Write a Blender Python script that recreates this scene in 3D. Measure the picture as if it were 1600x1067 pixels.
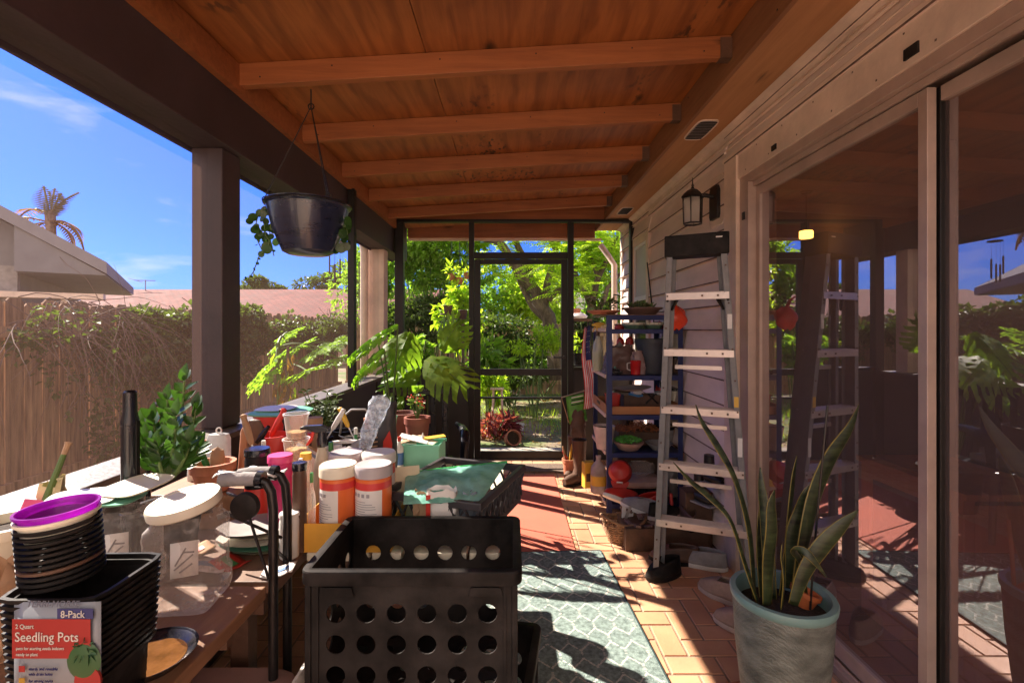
import bpy, bmesh, math, random
from mathutils import Vector, Matrix, Euler
R = math.radians
for o in list(bpy.data.objects): bpy.data.objects.remove(o)
scn = bpy.context.scene
COL = scn.collection
# ------------------------------------------------------------------ camera, sky, sun, exposure
CH = 1.30
cam = bpy.data.cameras.new('camera'); camo = bpy.data.objects.new('camera', cam); COL.objects.link(camo)
camo.location = (0, 0, CH); camo.rotation_euler = (R(90), 0, 0)
cam.sensor_width = 36; cam.lens = 36*750/1600; cam.shift_y = -20.5/1600
cam.clip_start = 0.02; cam.clip_end = 2000
scn.camera = camo
world = bpy.data.worlds.new('World'); scn.world = world; world.use_nodes = True
SUN = Vector((-1.0, 0.62, 0.98)).normalized()
EL = math.asin(SUN.z); AZ = math.atan2(SUN.x, SUN.y)
wn = world.node_tree; wn.nodes.clear()
def wnode(t, **k):
    n = wn.nodes.new(t)
    for a, b in k.items(): setattr(n, a, b)
    return n
sky = wnode('ShaderNodeTexSky', sky_type='NISHITA', sun_disc=False, sun_elevation=EL, sun_rotation=AZ, air_density=1.0, dust_density=0.6, ozone_density=2.5)
bg = wnode('ShaderNodeBackground'); bg.inputs[1].default_value = 0.135
wo = wnode('ShaderNodeOutputWorld')
tc = wnode('ShaderNodeTexCoord'); mp = wnode('ShaderNodeMapping'); mp.inputs['Scale'].default_value = (1.0, 1.0, 3.2)
mp.inputs['Location'].default_value = (0.3, 0.15, 0.1)
nz = wnode('ShaderNodeTexNoise'); nz.inputs['Scale'].default_value = 2.3; nz.inputs['Detail'].default_value = 9; nz.inputs['Roughness'].default_value = .55; nz.inputs['Distortion'].default_value = .25
rp = wnode('ShaderNodeValToRGB'); rp.color_ramp.elements[0].position = .555; rp.color_ramp.elements[1].position = .80
mx = wnode('ShaderNodeMixRGB'); mx.inputs[2].default_value = (3.9, 3.4, 3.05, 1)
ml = wnode('ShaderNodeMath', operation='MULTIPLY'); ml.inputs[1].default_value = .75
tint = wnode('ShaderNodeMixRGB', blend_type='MULTIPLY'); tint.inputs[0].default_value = 1; tint.inputs[2].default_value = (.075, .155, .50, 1)
L = wn.links.new
L(tc.outputs['Generated'], mp.inputs[0]); L(mp.outputs[0], nz.inputs['Vector']); L(nz.outputs['Fac'], rp.inputs[0]); L(rp.outputs[0], ml.inputs[0])
sx = wnode('ShaderNodeSeparateXYZ'); L(tc.outputs['Generated'], sx.inputs[0]); fill_bank = wnode('ShaderNodeMapRange'); fill_bank.inputs[1].default_value = -.05; fill_bank.inputs[2].default_value = -.5; fill_bank.inputs[3].default_value = 0; fill_bank.inputs[4].default_value = .95; L(sx.outputs['Y'], fill_bank.inputs[0])
maxm = wnode('ShaderNodeMath', operation='MAXIMUM'); L(ml.outputs[0], maxm.inputs[0]); L(fill_bank.outputs[0], maxm.inputs[1])      # cloud bank behind the viewer, unseen, added as fill light
L(sky.outputs[0], tint.inputs[1]); L(tint.outputs[0], mx.inputs[1]); L(maxm.outputs[0], mx.inputs[0]); L(mx.outputs[0], bg.inputs[0]); L(bg.outputs[0], wo.inputs[0])
sl = bpy.data.lights.new('sun', 'SUN'); sl.energy = 5.0; sl.angle = R(0.5); sl.color = (1, .88, .74)
so = bpy.data.objects.new('sun', sl); COL.objects.link(so); so.rotation_euler = SUN.to_track_quat('Z', 'Y').to_euler()
scn.view_settings.view_transform = 'Standard'; scn.view_settings.look = 'None'; scn.view_settings.gamma = 1
scn.view_settings.exposure = 1.87
scn.render.engine = 'CYCLES'
try:
    scn.cycles.max_bounces = 10; scn.cycles.diffuse_bounces = 6; scn.cycles.transparent_max_bounces = 24; scn.cycles.glossy_bounces = 4
    scn.cycles.sample_clamp_indirect = 6
except Exception: pass

# ------------------------------------------------------------------ helpers
def wp(px, py, d):                       # real point seen at px, py standing d metres ahead
    return Vector(((px-800)/750*d, d, CH-(py-513)/750*d))
def zof(py, d): return CH-(py-513)/750*d
def xof(px, d): return (px-800)/750*d
rnd = random.Random(7)
class MB:
    def __init__(s): s.v = []; s.f = []; s.m = []
    def add(s, vs, fs, m=0):
        b = len(s.v); s.v += [tuple(p) for p in vs]
        for f in fs: s.f.append(tuple(i+b for i in f)); s.m.append(m)
        return s
    def box(s, x0, x1, y0, y1, z0, z1, m=0):
        vs = [(x, y, z) for z in (z0, z1) for y in (y0, y1) for x in (x0, x1)]
        return s.add(vs, [(0,2,3,1),(4,5,7,6),(0,1,5,4),(2,6,7,3),(0,4,6,2),(1,3,7,5)], m)
    def obox(s, c, sz, rot=(0,0,0), m=0):
        M_ = Euler(rot).to_matrix(); c = Vector(c)
        vs = [c+M_ @ Vector((x*sz[0]/2, y*sz[1]/2, z*sz[2]/2)) for z in (-1,1) for y in (-1,1) for x in (-1,1)]
        return s.add(vs, [(0,2,3,1),(4,5,7,6),(0,1,5,4),(2,6,7,3),(0,4,6,2),(1,3,7,5)], m)
    def bar(s, a, b, w, h, up=(0,0,1), m=0):       # rectangular bar a -> b
        a = Vector(a); b = Vector(b); d = (b-a).normalized(); sd = d.cross(Vector(up))
        if sd.length < 1e-4: sd = d.cross(Vector((1,0,0)))
        sd.normalize(); u = sd.cross(d)
        vs = [p+sd*x*w/2+u*z*h/2 for p in (a, b) for z in (-1,1) for x in (-1,1)]
        return s.add(vs, [(0,1,3,2),(4,6,7,5),(0,4,5,1),(2,3,7,6),(0,2,6,4),(1,5,7,3)], m)
    def tube(s, pts, r, n=8, cap=True, m=0, closed=False):
        pts = [Vector(p) for p in pts]; k = len(pts)
        rs = r if isinstance(r, (list, tuple)) else [r]*k
        ref = None; vs = []
        for i, p in enumerate(pts):
            if closed: d = pts[(i+1) % k]-pts[i-1]
            else: d = pts[min(i+1, k-1)]-pts[max(i-1, 0)]
            if d.length < 1e-9: d = Vector((0,0,1))
            d.normalize()
            if ref is None: ref = Vector((0,0,1)) if abs(d.z) < .9 else Vector((1,0,0))
            a = d.cross(ref)
            if a.length < 1e-6: a = d.cross(Vector((0,1,0)))
            a.normalize(); b = a.cross(d); ref = b
            for j in range(n):
                t = 2*math.pi*j/n; vs.append(p+a*math.cos(t)*rs[i]+b*math.sin(t)*rs[i])
        fs = []
        for i in range(k if closed else k-1):
            i2 = (i+1) % k
            for j in range(n): fs.append((i*n+j, i*n+(j+1) % n, i2*n+(j+1) % n, i2*n+j))
        if cap and not closed: fs.append(tuple(range(n-1, -1, -1))); fs.append(tuple((k-1)*n+j for j in range(n)))
        return s.add(vs, fs, m)
    def lathe(s, prof, c=(0,0,0), n=28, sx=1, sy=1, m=0, sq=0, caps=False):
        vs = []; fs = []; k = len(prof)
        for r, z in prof:
            for j in range(n):
                t = 2*math.pi*j/n; cx, cy = math.cos(t), math.sin(t)
                if sq:
                    q = (abs(cx)**sq+abs(cy)**sq)**(-1/sq); cx *= q; cy *= q
                vs.append((c[0]+r*cx*sx, c[1]+r*cy*sy, c[2]+z))
        for i in range(k-1):
            for j in range(n): fs.append((i*n+j, i*n+(j+1) % n, (i+1)*n+(j+1) % n, (i+1)*n+j))
        if caps and prof[0][0] > 1e-6: fs.append(tuple(range(n-1, -1, -1)))
        if caps and prof[-1][0] > 1e-6: fs.append(tuple((k-1)*n+j for j in range(n)))
        return s.add(vs, fs, m)
    def prism(s, poly, axis, a0, a1, m=0):         # polygon in the other two axes
        def P(u, v, w): return {'x': (w, u, v), 'y': (u, w, v), 'z': (u, v, w)}[axis]
        n = len(poly); vs = [P(u, v, a0) for u, v in poly]+[P(u, v, a1) for u, v in poly]
        fs = [tuple(range(n)), tuple(range(2*n-1, n-1, -1))]+[(i, i+n, (i+1) % n+n, (i+1) % n) for i in range(n)]
        return s.add(vs, fs, m)
    def grid(s, fn, nu, nv, m=0):
        vs = [fn(u/nu, v/nv) for v in range(nv+1) for u in range(nu+1)]
        fs = [(v*(nu+1)+u, v*(nu+1)+u+1, (v+1)*(nu+1)+u+1, (v+1)*(nu+1)+u) for v in range(nv) for u in range(nu)]
        return s.add(vs, fs, m)
    def xf(s, M_, i0=0):
        s.v = s.v[:i0]+[tuple(M_ @ Vector(p)) for p in s.v[i0:]]; return s
    def build(s, name, mats, parent=None, loc=(0,0,0), rz=0, smooth=True, bevel=0, fix=True, ang=35, solid=0, rot=None):
        me = bpy.data.meshes.new(name); me.from_pydata(s.v, [], s.f)
        ms = mats if isinstance(mats, (list, tuple)) else [mats]
        for q in ms: me.materials.append(q)
        if len(ms) > 1: me.polygons.foreach_set('material_index', s.m)
        if fix:
            bm = bmesh.new(); bm.from_mesh(me); bmesh.ops.recalc_face_normals(bm, faces=bm.faces[:]); bm.to_mesh(me); bm.free()
        if smooth:
            me.polygons.foreach_set('use_smooth', [True]*len(me.polygons)); me.set_sharp_from_angle(angle=R(ang))
        me.update()
        o = bpy.data.objects.new(name, me); COL.objects.link(o); o.location = loc
        o.rotation_euler = rot if rot else (0, 0, rz)
        if parent: o.parent = parent
        if solid: q = o.modifiers.new('solid', 'SOLIDIFY'); q.thickness = solid; q.offset = 0
        if bevel: q = o.modifiers.new('bevel', 'BEVEL'); q.width = bevel; q.segments = 2; q.limit_method = 'ANGLE'; q.angle_limit = R(40)
        return o
def tag(o, label=None, cat=None, group=None, kind=None):
    if label: o['label'] = label
    if cat: o['category'] = cat
    if group: o['group'] = group
    if kind: o['kind'] = kind
    return o
def thing(name, label, cat, loc=(0,0,0), rz=0, group=None, rot=None):
    o = bpy.data.objects.new(name, None); COL.objects.link(o); o.location = loc
    o.rotation_euler = rot if rot else (0, 0, rz); o.empty_display_size = .05
    return tag(o, label, cat, group)
def dup(root, loc, rz, label, group=None, scale=None, drop=()):
    r = root.copy(); COL.objects.link(r); r.location = loc; r.rotation_euler = (0, 0, rz); r['label'] = label
    if group: r['group'] = group
    if scale: r.scale = scale
    for ch in list(root.children):
        if ch.name.split('.')[0] in drop: continue
        c = ch.copy(); COL.objects.link(c); c.parent = r
        for g in ch.children:
            d = g.copy(); COL.objects.link(d); d.parent = c
    return r
def txt(s, size, parent, loc, rot, mat_, depth=.0004, name='lettering', sx=1, shear=0, align='LEFT'):
    cu = bpy.data.curves.new('lettering', 'FONT'); cu.body = s; cu.size = size; cu.extrude = depth; cu.shear = shear; cu.align_x = align; cu.resolution_u = 3
    t = bpy.data.objects.new('tmp', cu); COL.objects.link(t); bpy.context.view_layer.update()
    me = bpy.data.meshes.new_from_object(t.evaluated_get(bpy.context.evaluated_depsgraph_get()))
    bpy.data.objects.remove(t); me.materials.clear(); me.materials.append(mat_)
    o = bpy.data.objects.new(name, me); COL.objects.link(o); o.parent = parent; o.location = loc; o.rotation_euler = rot; o.scale = (sx, 1, 1)
    return o
# ------------------------------------------------------------------ materials
def _mat(name):
    m = bpy.data.materials.new(name); m.use_nodes = True; nt = m.node_tree
    return m, nt, nt.nodes['Principled BSDF'], nt.nodes['Material Output']
def P(name, col, rough=.5, metal=0, var=.18, scale=12, bump=.0, bscale=60, stretch=(1,1,1), col2=None, coat=0, spec=.5, detail=6):
    m, nt, b, out = _mat(name); N = nt.nodes.new; K = nt.links.new
    b.inputs['Roughness'].default_value = rough; b.inputs['Metallic'].default_value = metal; b.inputs['Coat Weight'].default_value = coat
    b.inputs['Specular IOR Level'].default_value = spec
    c = N('ShaderNodeTexCoord'); q = N('ShaderNodeMapping'); q.inputs['Scale'].default_value = stretch
    n = N('ShaderNodeTexNoise'); n.inputs['Scale'].default_value = scale; n.inputs['Detail'].default_value = detail; n.inputs['Roughness'].default_value = .6
    r = N('ShaderNodeValToRGB'); lo = [max(0, x*(1-var)) for x in col]; hi = [min(1, x*(1+var)) for x in (col2 or col)]
    r.color_ramp.elements[0].position = .32; r.color_ramp.elements[1].position = .68
    r.color_ramp.elements[0].color = (*lo, 1); r.color_ramp.elements[1].color = (*hi, 1)
    K(c.outputs['Object'], q.inputs[0]); K(q.outputs[0], n.inputs['Vector']); K(n.outputs['Fac'], r.inputs[0]); K(r.outputs[0], b.inputs['Base Color'])
    mr = N('ShaderNodeMapRange'); mr.inputs[3].default_value = max(0, rough-.1); mr.inputs[4].default_value = min(1, rough+.12)
    K(n.outputs['Fac'], mr.inputs[0]); K(mr.outputs[0], b.inputs['Roughness'])
    if bump:
        n2 = N('ShaderNodeTexNoise'); n2.inputs['Scale'].default_value = bscale; n2.inputs['Detail'].default_value = 5
        bp = N('ShaderNodeBump'); bp.inputs['Strength'].default_value = bump; bp.inputs['Distance'].default_value = .01
        K(q.outputs[0], n2.inputs['Vector']); K(n2.outputs['Fac'], bp.inputs['Height']); K(bp.outputs[0], b.inputs['Normal'])
    return m
def leafmat(name, col, col2, trans=.45, rough=.45, scale=9, tt=None):
    m = P(name, col, rough, var=.2, scale=scale, col2=col2, spec=.4); nt = m.node_tree
    b = nt.nodes['Principled BSDF']; out = nt.nodes['Material Output']
    t = nt.nodes.new('ShaderNodeBsdfTranslucent'); mixn = nt.nodes.new('ShaderNodeMixShader'); mixn.inputs[0].default_value = trans
    src = b.inputs['Base Color'].links[0].from_socket
    g = nt.nodes.new('ShaderNodeMixRGB'); g.blend_type = 'MULTIPLY'; g.inputs[0].default_value = 1; g.inputs[2].default_value = (*(tt or ((2.0,2.1,.8) if 'leaf' in name else (1.15,1.15,1.15))), 1)
    nt.links.new(src, g.inputs[1]); nt.links.new(g.outputs[0], t.inputs[0])
    nt.links.new(b.outputs[0], mixn.inputs[1]); nt.links.new(t.outputs[0], mixn.inputs[2]); nt.links.new(mixn.outputs[0], out.inputs[0])
    return m
def facing(nt, a0, b0, pw):
    l = nt.nodes.new('ShaderNodeLayerWeight'); l.inputs[0].default_value = .5; p = nt.nodes.new('ShaderNodeMath'); p.operation = 'POWER'; p.inputs[1].default_value = pw
    q = nt.nodes.new('ShaderNodeMath'); q.operation = 'MULTIPLY_ADD'; q.inputs[1].default_value = b0; q.inputs[2].default_value = a0
    nt.links.new(l.outputs['Facing'], p.inputs[0]); nt.links.new(p.outputs[0], q.inputs[0]); return q.outputs[0]
def clear(name, col=(.9,.9,.9), haze=.12, rough=.12, ior=1.5, tint_=(1,1,1), spots=0):   # clear plastic / film / glass
    m, nt, b, out = _mat(name); N = nt.nodes.new; K = nt.links.new
    b.inputs['Base Color'].default_value = (*col, 1); b.inputs['Roughness'].default_value = rough
    t = N('ShaderNodeBsdfTransparent'); t.inputs[0].default_value = (*tint_, 1)
    f = facing(nt, .05, .7, 2.4)
    a = N('ShaderNodeMath'); a.operation = 'ADD'; a.use_clamp = True; K(f, a.inputs[0]); a.inputs[1].default_value = haze
    if spots:
        c = N('ShaderNodeTexCoord'); n = N('ShaderNodeTexNoise'); n.inputs['Scale'].default_value = spots; n.inputs['Detail'].default_value = 6
        mr = N('ShaderNodeMapRange'); mr.inputs[1].default_value = .48; mr.inputs[2].default_value = .72; mr.inputs[3].default_value = haze*.4; mr.inputs[4].default_value = min(1, haze*3.5)
        K(c.outputs['Object'], n.inputs['Vector']); K(n.outputs['Fac'], mr.inputs[0]); K(mr.outputs[0], a.inputs[1])
    x = N('ShaderNodeMixShader'); K(a.outputs[0], x.inputs[0]); K(t.outputs[0], x.inputs[1]); K(b.outputs[0], x.inputs[2]); K(x.outputs[0], out.inputs[0])
    return m
def wood(name, c1, c2, axis='y', scale=7, rough=.6, knots=False, bump=.25, fine=1.0, stains=False):
    m, nt, b, out = _mat(name); N = nt.nodes.new; K = nt.links.new
    c = N('ShaderNodeTexCoord'); q = N('ShaderNodeMapping'); s = {'x': (.07,1,1), 'y': (1,.07,1), 'z': (1,1,.07)}[axis]
    q.inputs['Scale'].default_value = [v*fine for v in s]
    n = N('ShaderNodeTexNoise'); n.inputs['Scale'].default_value = scale*6; n.inputs['Detail'].default_value = 8; n.inputs['Roughness'].default_value = .65; n.inputs['Distortion'].default_value = .6
    n3 = N('ShaderNodeTexNoise'); n3.inputs['Scale'].default_value = 1.9; n3.inputs['Detail'].default_value = 3
    r = N('ShaderNodeValToRGB'); r.color_ramp.elements[0].position = .3; r.color_ramp.elements[1].position = .7
    r.color_ramp.elements[0].color = (*c1, 1); r.color_ramp.elements[1].color = (*c2, 1)
    K(c.outputs['Object'], q.inputs[0]); K(q.outputs[0], n.inputs['Vector']); K(c.outputs['Object'], n3.inputs['Vector'])
    x = N('ShaderNodeMixRGB'); x.inputs[0].default_value = .38; K(n.outputs['Fac'], x.inputs[1]); K(n3.outputs['Fac'], x.inputs[2]); K(x.outputs[0], r.inputs[0])
    last = r.outputs[0]
    if knots:
        q2 = N('ShaderNodeMapping'); q2.inputs['Scale'].default_value = {'x': (.55,1.3,1.3), 'y': (1.3,.55,1.3), 'z': (1.3,1.3,.55)}[axis]
        v = N('ShaderNodeTexVoronoi'); v.inputs['Scale'].default_value = 2.6; v.inputs['Randomness'].default_value = 1
        nn = N('ShaderNodeTexNoise'); nn.inputs['Scale'].default_value = 14; nn.inputs['Detail'].default_value = 4
        mad = N('ShaderNodeMixRGB'); mad.inputs[0].default_value = .06; K(q2.outputs[0], mad.inputs[1]); K(nn.outputs['Color'], mad.inputs[2])
        K(c.outputs['Object'], q2.inputs[0]); K(mad.outputs[0], v.inputs['Vector'])
        r2 = N('ShaderNodeValToRGB'); r2.color_ramp.elements[0].position = .025; r2.color_ramp.elements[0].color = (.12,.1,.08,1)
        r2.color_ramp.elements[1].position = .10; r2.color_ramp.elements[1].color = (1,1,1,1)
        K(v.outputs['Distance'], r2.inputs[0]); x2 = N('ShaderNodeMixRGB'); x2.blend_type = 'MULTIPLY'; x2.inputs[0].default_value = 1
        K(last, x2.inputs[1]); K(r2.outputs[0], x2.inputs[2]); last = x2.outputs[0]
    if stains:
        q3 = N('ShaderNodeMapping'); q3.inputs['Scale'].default_value = (1, .45, 1); K(c.outputs['Object'], q3.inputs[0])
        na = N('ShaderNodeTexNoise'); na.inputs['Scale'].default_value = 34; na.inputs['Detail'].default_value = 3; nb = N('ShaderNodeTexNoise'); nb.inputs['Scale'].default_value = 2.3; nb.inputs['Detail'].default_value = 2; nb.inputs['Distortion'].default_value = .8
        K(q3.outputs[0], na.inputs['Vector']); K(q3.outputs[0], nb.inputs['Vector'])
        ra = N('ShaderNodeValToRGB'); ra.color_ramp.elements[0].position = .54; ra.color_ramp.elements[1].position = .64; rb = N('ShaderNodeValToRGB'); rb.color_ramp.elements[0].position = .57; rb.color_ramp.elements[1].position = .68
        K(na.outputs['Fac'], ra.inputs[0]); K(nb.outputs['Fac'], rb.inputs[0]); mu_ = N('ShaderNodeMath'); mu_.operation = 'MULTIPLY'; K(ra.outputs[0], mu_.inputs[0]); K(rb.outputs[0], mu_.inputs[1])
        x3 = N('ShaderNodeMixRGB'); x3.inputs[2].default_value = (.03,.015,.01,1); K(mu_.outputs[0], x3.inputs[0]); K(last, x3.inputs[1])
        nc = N('ShaderNodeTexWave'); nc.wave_type = 'BANDS'; nc.bands_direction = 'X'; nc.inputs['Scale'].default_value = 2.2; nc.inputs['Distortion'].default_value = 9; nc.inputs['Detail'].default_value = 3; nc.inputs['Detail Scale'].default_value = 1.2
        K(q3.outputs[0], nc.inputs['Vector']); rc = N('ShaderNodeValToRGB'); rc.color_ramp.elements[0].color = (.74,.70,.66,1); rc.color_ramp.elements[0].position = .0; rc.color_ramp.elements[1].position = .35; K(nc.outputs['Fac'], rc.inputs[0])
        x4 = N('ShaderNodeMixRGB'); x4.blend_type = 'MULTIPLY'; x4.inputs[0].default_value = 1; K(x3.outputs[0], x4.inputs[1]); K(rc.outputs[0], x4.inputs[2]); last = x4.outputs[0]
    K(last, b.inputs['Base Color']); b.inputs['Roughness'].default_value = rough
    bp = N('ShaderNodeBump'); bp.inputs['Strength'].default_value = bump; bp.inputs['Distance'].default_value = .004; K(n.outputs['Fac'], bp.inputs['Height']); K(bp.outputs[0], b.inputs['Normal'])
    return m
def tiles_mat(name, c1, c2, c3):                   # colour differs from tile to tile
    m = P(name, c1, .5, var=.1, scale=25, bump=.12, bscale=90); nt = m.node_tree; b = nt.nodes['Principled BSDF']; N = nt.nodes.new; K = nt.links.new
    g = N('ShaderNodeNewGeometry'); r = N('ShaderNodeValToRGB'); r.color_ramp.elements[0].color = (*c1, 1); r.color_ramp.elements[1].color = (*c3, 1)
    e = r.color_ramp.elements.new(.5); e.color = (*c2, 1)
    n = N('ShaderNodeTexNoise'); n.inputs['Scale'].default_value = 6; n.inputs['Detail'].default_value = 8; c = N('ShaderNodeTexCoord'); K(c.outputs['Object'], n.inputs['Vector'])
    x = N('ShaderNodeMixRGB'); x.blend_type = 'OVERLAY'; x.inputs[0].default_value = .35
    K(g.outputs['Random Per Island'], r.inputs[0]); K(r.outputs[0], x.inputs[1]); K(n.outputs['Fac'], x.inputs[2]); K(x.outputs[0], b.inputs['Base Color'])
    return m
def emis(name, col, s):
    m, nt, b, out = _mat(name); b.inputs['Emission Color'].default_value = (*col, 1); b.inputs['Emission Strength'].default_value = s; b.inputs['Base Color'].default_value = (*col, 1); return m
W = {}
W['ply'] = wood('plywood', (.165,.045,.009), (.46,.15,.036), 'y', 4, .5, True, .15, stains=True)
W['rafter'] = wood('rafter_wood', (.20,.06,.017), (.42,.14,.042), 'x', 6, .6, True, .2)
W['soffit'] = wood('soffit_board', (.34,.15,.06), (.52,.26,.115), 'y', 5, .6, True, .1)
W['paintbrown'] = P('dark_paint', (.052,.034,.037), .55, var=.22, scale=5, bump=.15, bscale=40)
W['siding'] = P('lap_siding_paint', (.74,.60,.53), .6, var=.12, scale=6, bump=.12, bscale=45, stretch=(1,.4,1))
W['trim'] = P('trim_paint', (.68,.52,.42), .55, var=.17, scale=5, bump=.14, bscale=35)
W['alum'] = P('door_aluminium', (.50,.37,.31), .42, .3, .12, 8)
W['bronze'] = P('bronze_frame', (.018,.015,.013), .45, .3, .2, 20)
W['black'] = P('black_plastic', (.010,.0095,.010), .5, spec=.10, var=.6, scale=9, bump=.12, bscale=60, col2=(.022,.019,.018))
W['blackg'] = P('black_gloss', (.012,.012,.016), .22, var=.2, scale=6)
W['blackm'] = P('black_metal', (.03,.026,.026), .35, .5, .25, 20)
W['white'] = P('white_plastic', (.72,.70,.66), .4, var=.05, scale=8)
W['cream'] = P('cream_plastic', (.74,.68,.54), .42, var=.06, scale=10)
W['mint'] = P('mint_plastic', (.18,.48,.34), .4, var=.1, scale=9)
W['terra'] = P('terracotta', (.42,.14,.07), .75, var=.2, scale=14, bump=.15, bscale=70, col2=(.5,.2,.11))
W['soil'] = P('potting_soil', (.04,.026,.018), .95, var=.5, scale=60, bump=.8, bscale=120)
W['red'] = P('red_plastic', (.50,.03,.02), .4, var=.12, scale=9)
W['pink'] = P('pink_plastic', (.75,.06,.22), .4, var=.08, scale=9)
W['yellow'] = P('yellow_plastic', (.72,.42,.05), .45, var=.1, scale=9)
W['blue'] = P('blue_steel', (.016,.026,.115), .45, .1, .2, 15, .05)
W['blackt'] = P('dark_navy_glaze', (.012,.016,.04), .28, var=.3, scale=7, stretch=(1,1,4), bump=.12, bscale=25, coat=.4)
W['paper'] = P('white_paper', (.74,.71,.68), .7, var=.06, scale=14, bump=.15, bscale=30)
W['kraft'] = P('kraft_paper', (.40,.24,.14), .8, var=.15, scale=14, bump=.25, bscale=30)
W['brown'] = P('brown_leather', (.10,.05,.03), .55, var=.3, scale=14, bump=.2)
W['grey'] = P('grey_cloth', (.26,.24,.24), .85, var=.2, scale=20, bump=.3, bscale=90)
W['leafz'] = leafmat('zz_leaf', (.02,.055,.012), (.045,.11,.02), .25, .28)
W['leafb'] = leafmat('bright_leaf', (.08,.17,.02), (.20,.32,.04), .5)
W['leafd'] = leafmat('dark_leaf', (.035,.06,.018), (.08,.12,.03), .35)
W['leafl'] = leafmat('lime_leaf', (.16,.26,.02), (.36,.46,.05), .6)
W['leafp'] = leafmat('purple_leaf', (.16,.03,.05), (.30,.07,.09), .4)
W['leafbrown'] = leafmat('dry_leaf', (.12,.06,.02), (.3,.16,.04), .3)
W['bark'] = P('bark', (.09,.06,.04), .9, var=.4, scale=14, bump=.8, bscale=18, stretch=(1,1,.3), col2=(.15,.11,.08))
W['twig'] = P('dry_twig', (.16,.11,.09), .85, var=.3, scale=20)
W['stem'] = P('green_stem', (.10,.16,.04), .6, var=.2, scale=20)
W['steel'] = P('worn_steel', (.5,.48,.46), .35, .8, .15, 25)
W['screen'] = None
def screen_mat(name, col, dens):
    m, nt, b, out = _mat(name); N = nt.nodes.new; K = nt.links.new
    b.inputs['Base Color'].default_value = (*col, 1); b.inputs['Roughness'].default_value = .8; b.inputs['Specular IOR Level'].default_value = .1
    t = N('ShaderNodeBsdfTransparent'); x = N('ShaderNodeMixShader'); x.inputs[0].default_value = dens
    K(t.outputs[0], x.inputs[1]); K(b.outputs[0], x.inputs[2]); K(x.outputs[0], out.inputs[0]); return m
W['screen'] = screen_mat('fly_screen', (.10,.09,.09), .13)
def lit_mesh(name, col, tcol, dens):       # dusty fly screen: thin threads that scatter the sun shining through them
    m = screen_mat(name, col, dens); nt = m.node_tree; N = nt.nodes.new; K = nt.links.new; b = nt.nodes['Principled BSDF']; x = [n for n in nt.nodes if n.type == 'MIX_SHADER'][0]
    t = N('ShaderNodeBsdfTranslucent'); t.inputs[0].default_value = (*tcol, 1); y = N('ShaderNodeMixShader'); y.inputs[0].default_value = .6; K(b.outputs[0], y.inputs[1]); K(t.outputs[0], y.inputs[2]); K(y.outputs[0], x.inputs[2]); return m
W['dusty'] = lit_mesh('dusty_fly_screen', (.16,.12,.11), (.22,.128,.10), .15)
# ------------------------------------------------------------------ ground, paths, patio floor
def ground_mat():
    m = P('garden_ground', (.15,.11,.07), .95, var=.5, scale=2.2, bump=.8, bscale=30, col2=(.26,.19,.13)); nt = m.node_tree; N = nt.nodes.new; K = nt.links.new; b = nt.nodes['Principled BSDF']
    src = b.inputs['Base Color'].links[0].from_socket
    c = N('ShaderNodeTexCoord'); n = N('ShaderNodeTexNoise'); n.inputs['Scale'].default_value = .8; n.inputs['Detail'].default_value = 9
    r = N('ShaderNodeValToRGB'); r.color_ramp.elements[0].position = .45; r.color_ramp.elements[1].position = .56
    x = N('ShaderNodeMixRGB'); x.inputs[2].default_value = (.10,.14,.035,1)
    K(c.outputs['Object'], n.inputs['Vector']); K(n.outputs['Fac'], r.inputs[0]); K(r.outputs[0], x.inputs[0]); K(src, x.inputs[1]); K(x.outputs[0], b.inputs['Base Color']); return m
g = MB(); S = 400
g.add([(-S,-S,0),(S,-S,0),(S,S,0),(-S,S,0)], [(0,1,2,3)])
tag(g.build('ground', ground_mat(), loc=(0,0,-.12), smooth=False, fix=False), kind='structure')
g = MB().box(-1.34, 1.28, -1.7, 4.84, -.13, 0)
tag(g.build('patio_slab', P('grout', (.30,.21,.15), .9, var=.2, scale=30, bump=.3), smooth=False), kind='structure')
# herringbone brick tiles 0.2 x 0.1
g = MB(); u = .1; gp = .0035
def tile(x, y, w, h):
    x0, x1, y0, y1 = x+gp, x+w-gp, y+gp, y+h-gp
    x0 = max(x0, -1.15); x1 = min(x1, 1.2); y0 = max(y0, -1.5); y1 = min(y1, 4.72)
    if x1-x0 < .01 or y1-y0 < .01: return
    z = .004+rnd.uniform(-.0008, .0008); e = .003
    g.add([(x0,y0,-.001),(x1,y0,-.001),(x1,y1,-.001),(x0,y1,-.001),(x0+e,y0+e,z),(x1-e,y0+e,z),(x1-e,y1-e,z),(x0+e,y1-e,z)],
          [(4,5,6,7),(0,1,5,4),(1,2,6,5),(2,3,7,6),(3,0,4,7)])
for i in range(-30, 70):
    for j in range(-20, 40):
        # classic 90 degree herringbone: step (1,1) within a zigzag, (2,-2) between zigzags (units of u)
        bx = i+j*2; by = i-j*2
        if -14 < bx < 15 and -18 < by < 50:
            tile(bx*u, by*u, 2*u, u)
            tile(bx*u, (by+1)*u, u, 2*u) if False else tile((bx+2)*u-2*u, (by+1)*u, u, 2*u)
ft = g.build('patio_floor', tiles_mat('brick_tiles', (.55,.28,.155), (.62,.34,.20), (.48,.23,.13)), smooth=False, fix=False); tag(ft, kind='structure')
g = MB().box(-20, 1.2, -16, -1.72, -.13, -.03)
tag(g.build('bounce_yard', P('bounce_concrete', (.70,.54,.40), .85, var=.12, scale=3, bump=.2), smooth=False), kind='structure')  # unseen pale yard added behind the camera to bounce sunlight in
g = MB().box(-1.1, 1.3, 4.85, 5.4, -.13, -.04)
tag(g.build('threshold_path', P('garden_concrete', (.34,.30,.25), .9, var=.3, scale=9, bump=.4), smooth=False), kind='structure')

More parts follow.
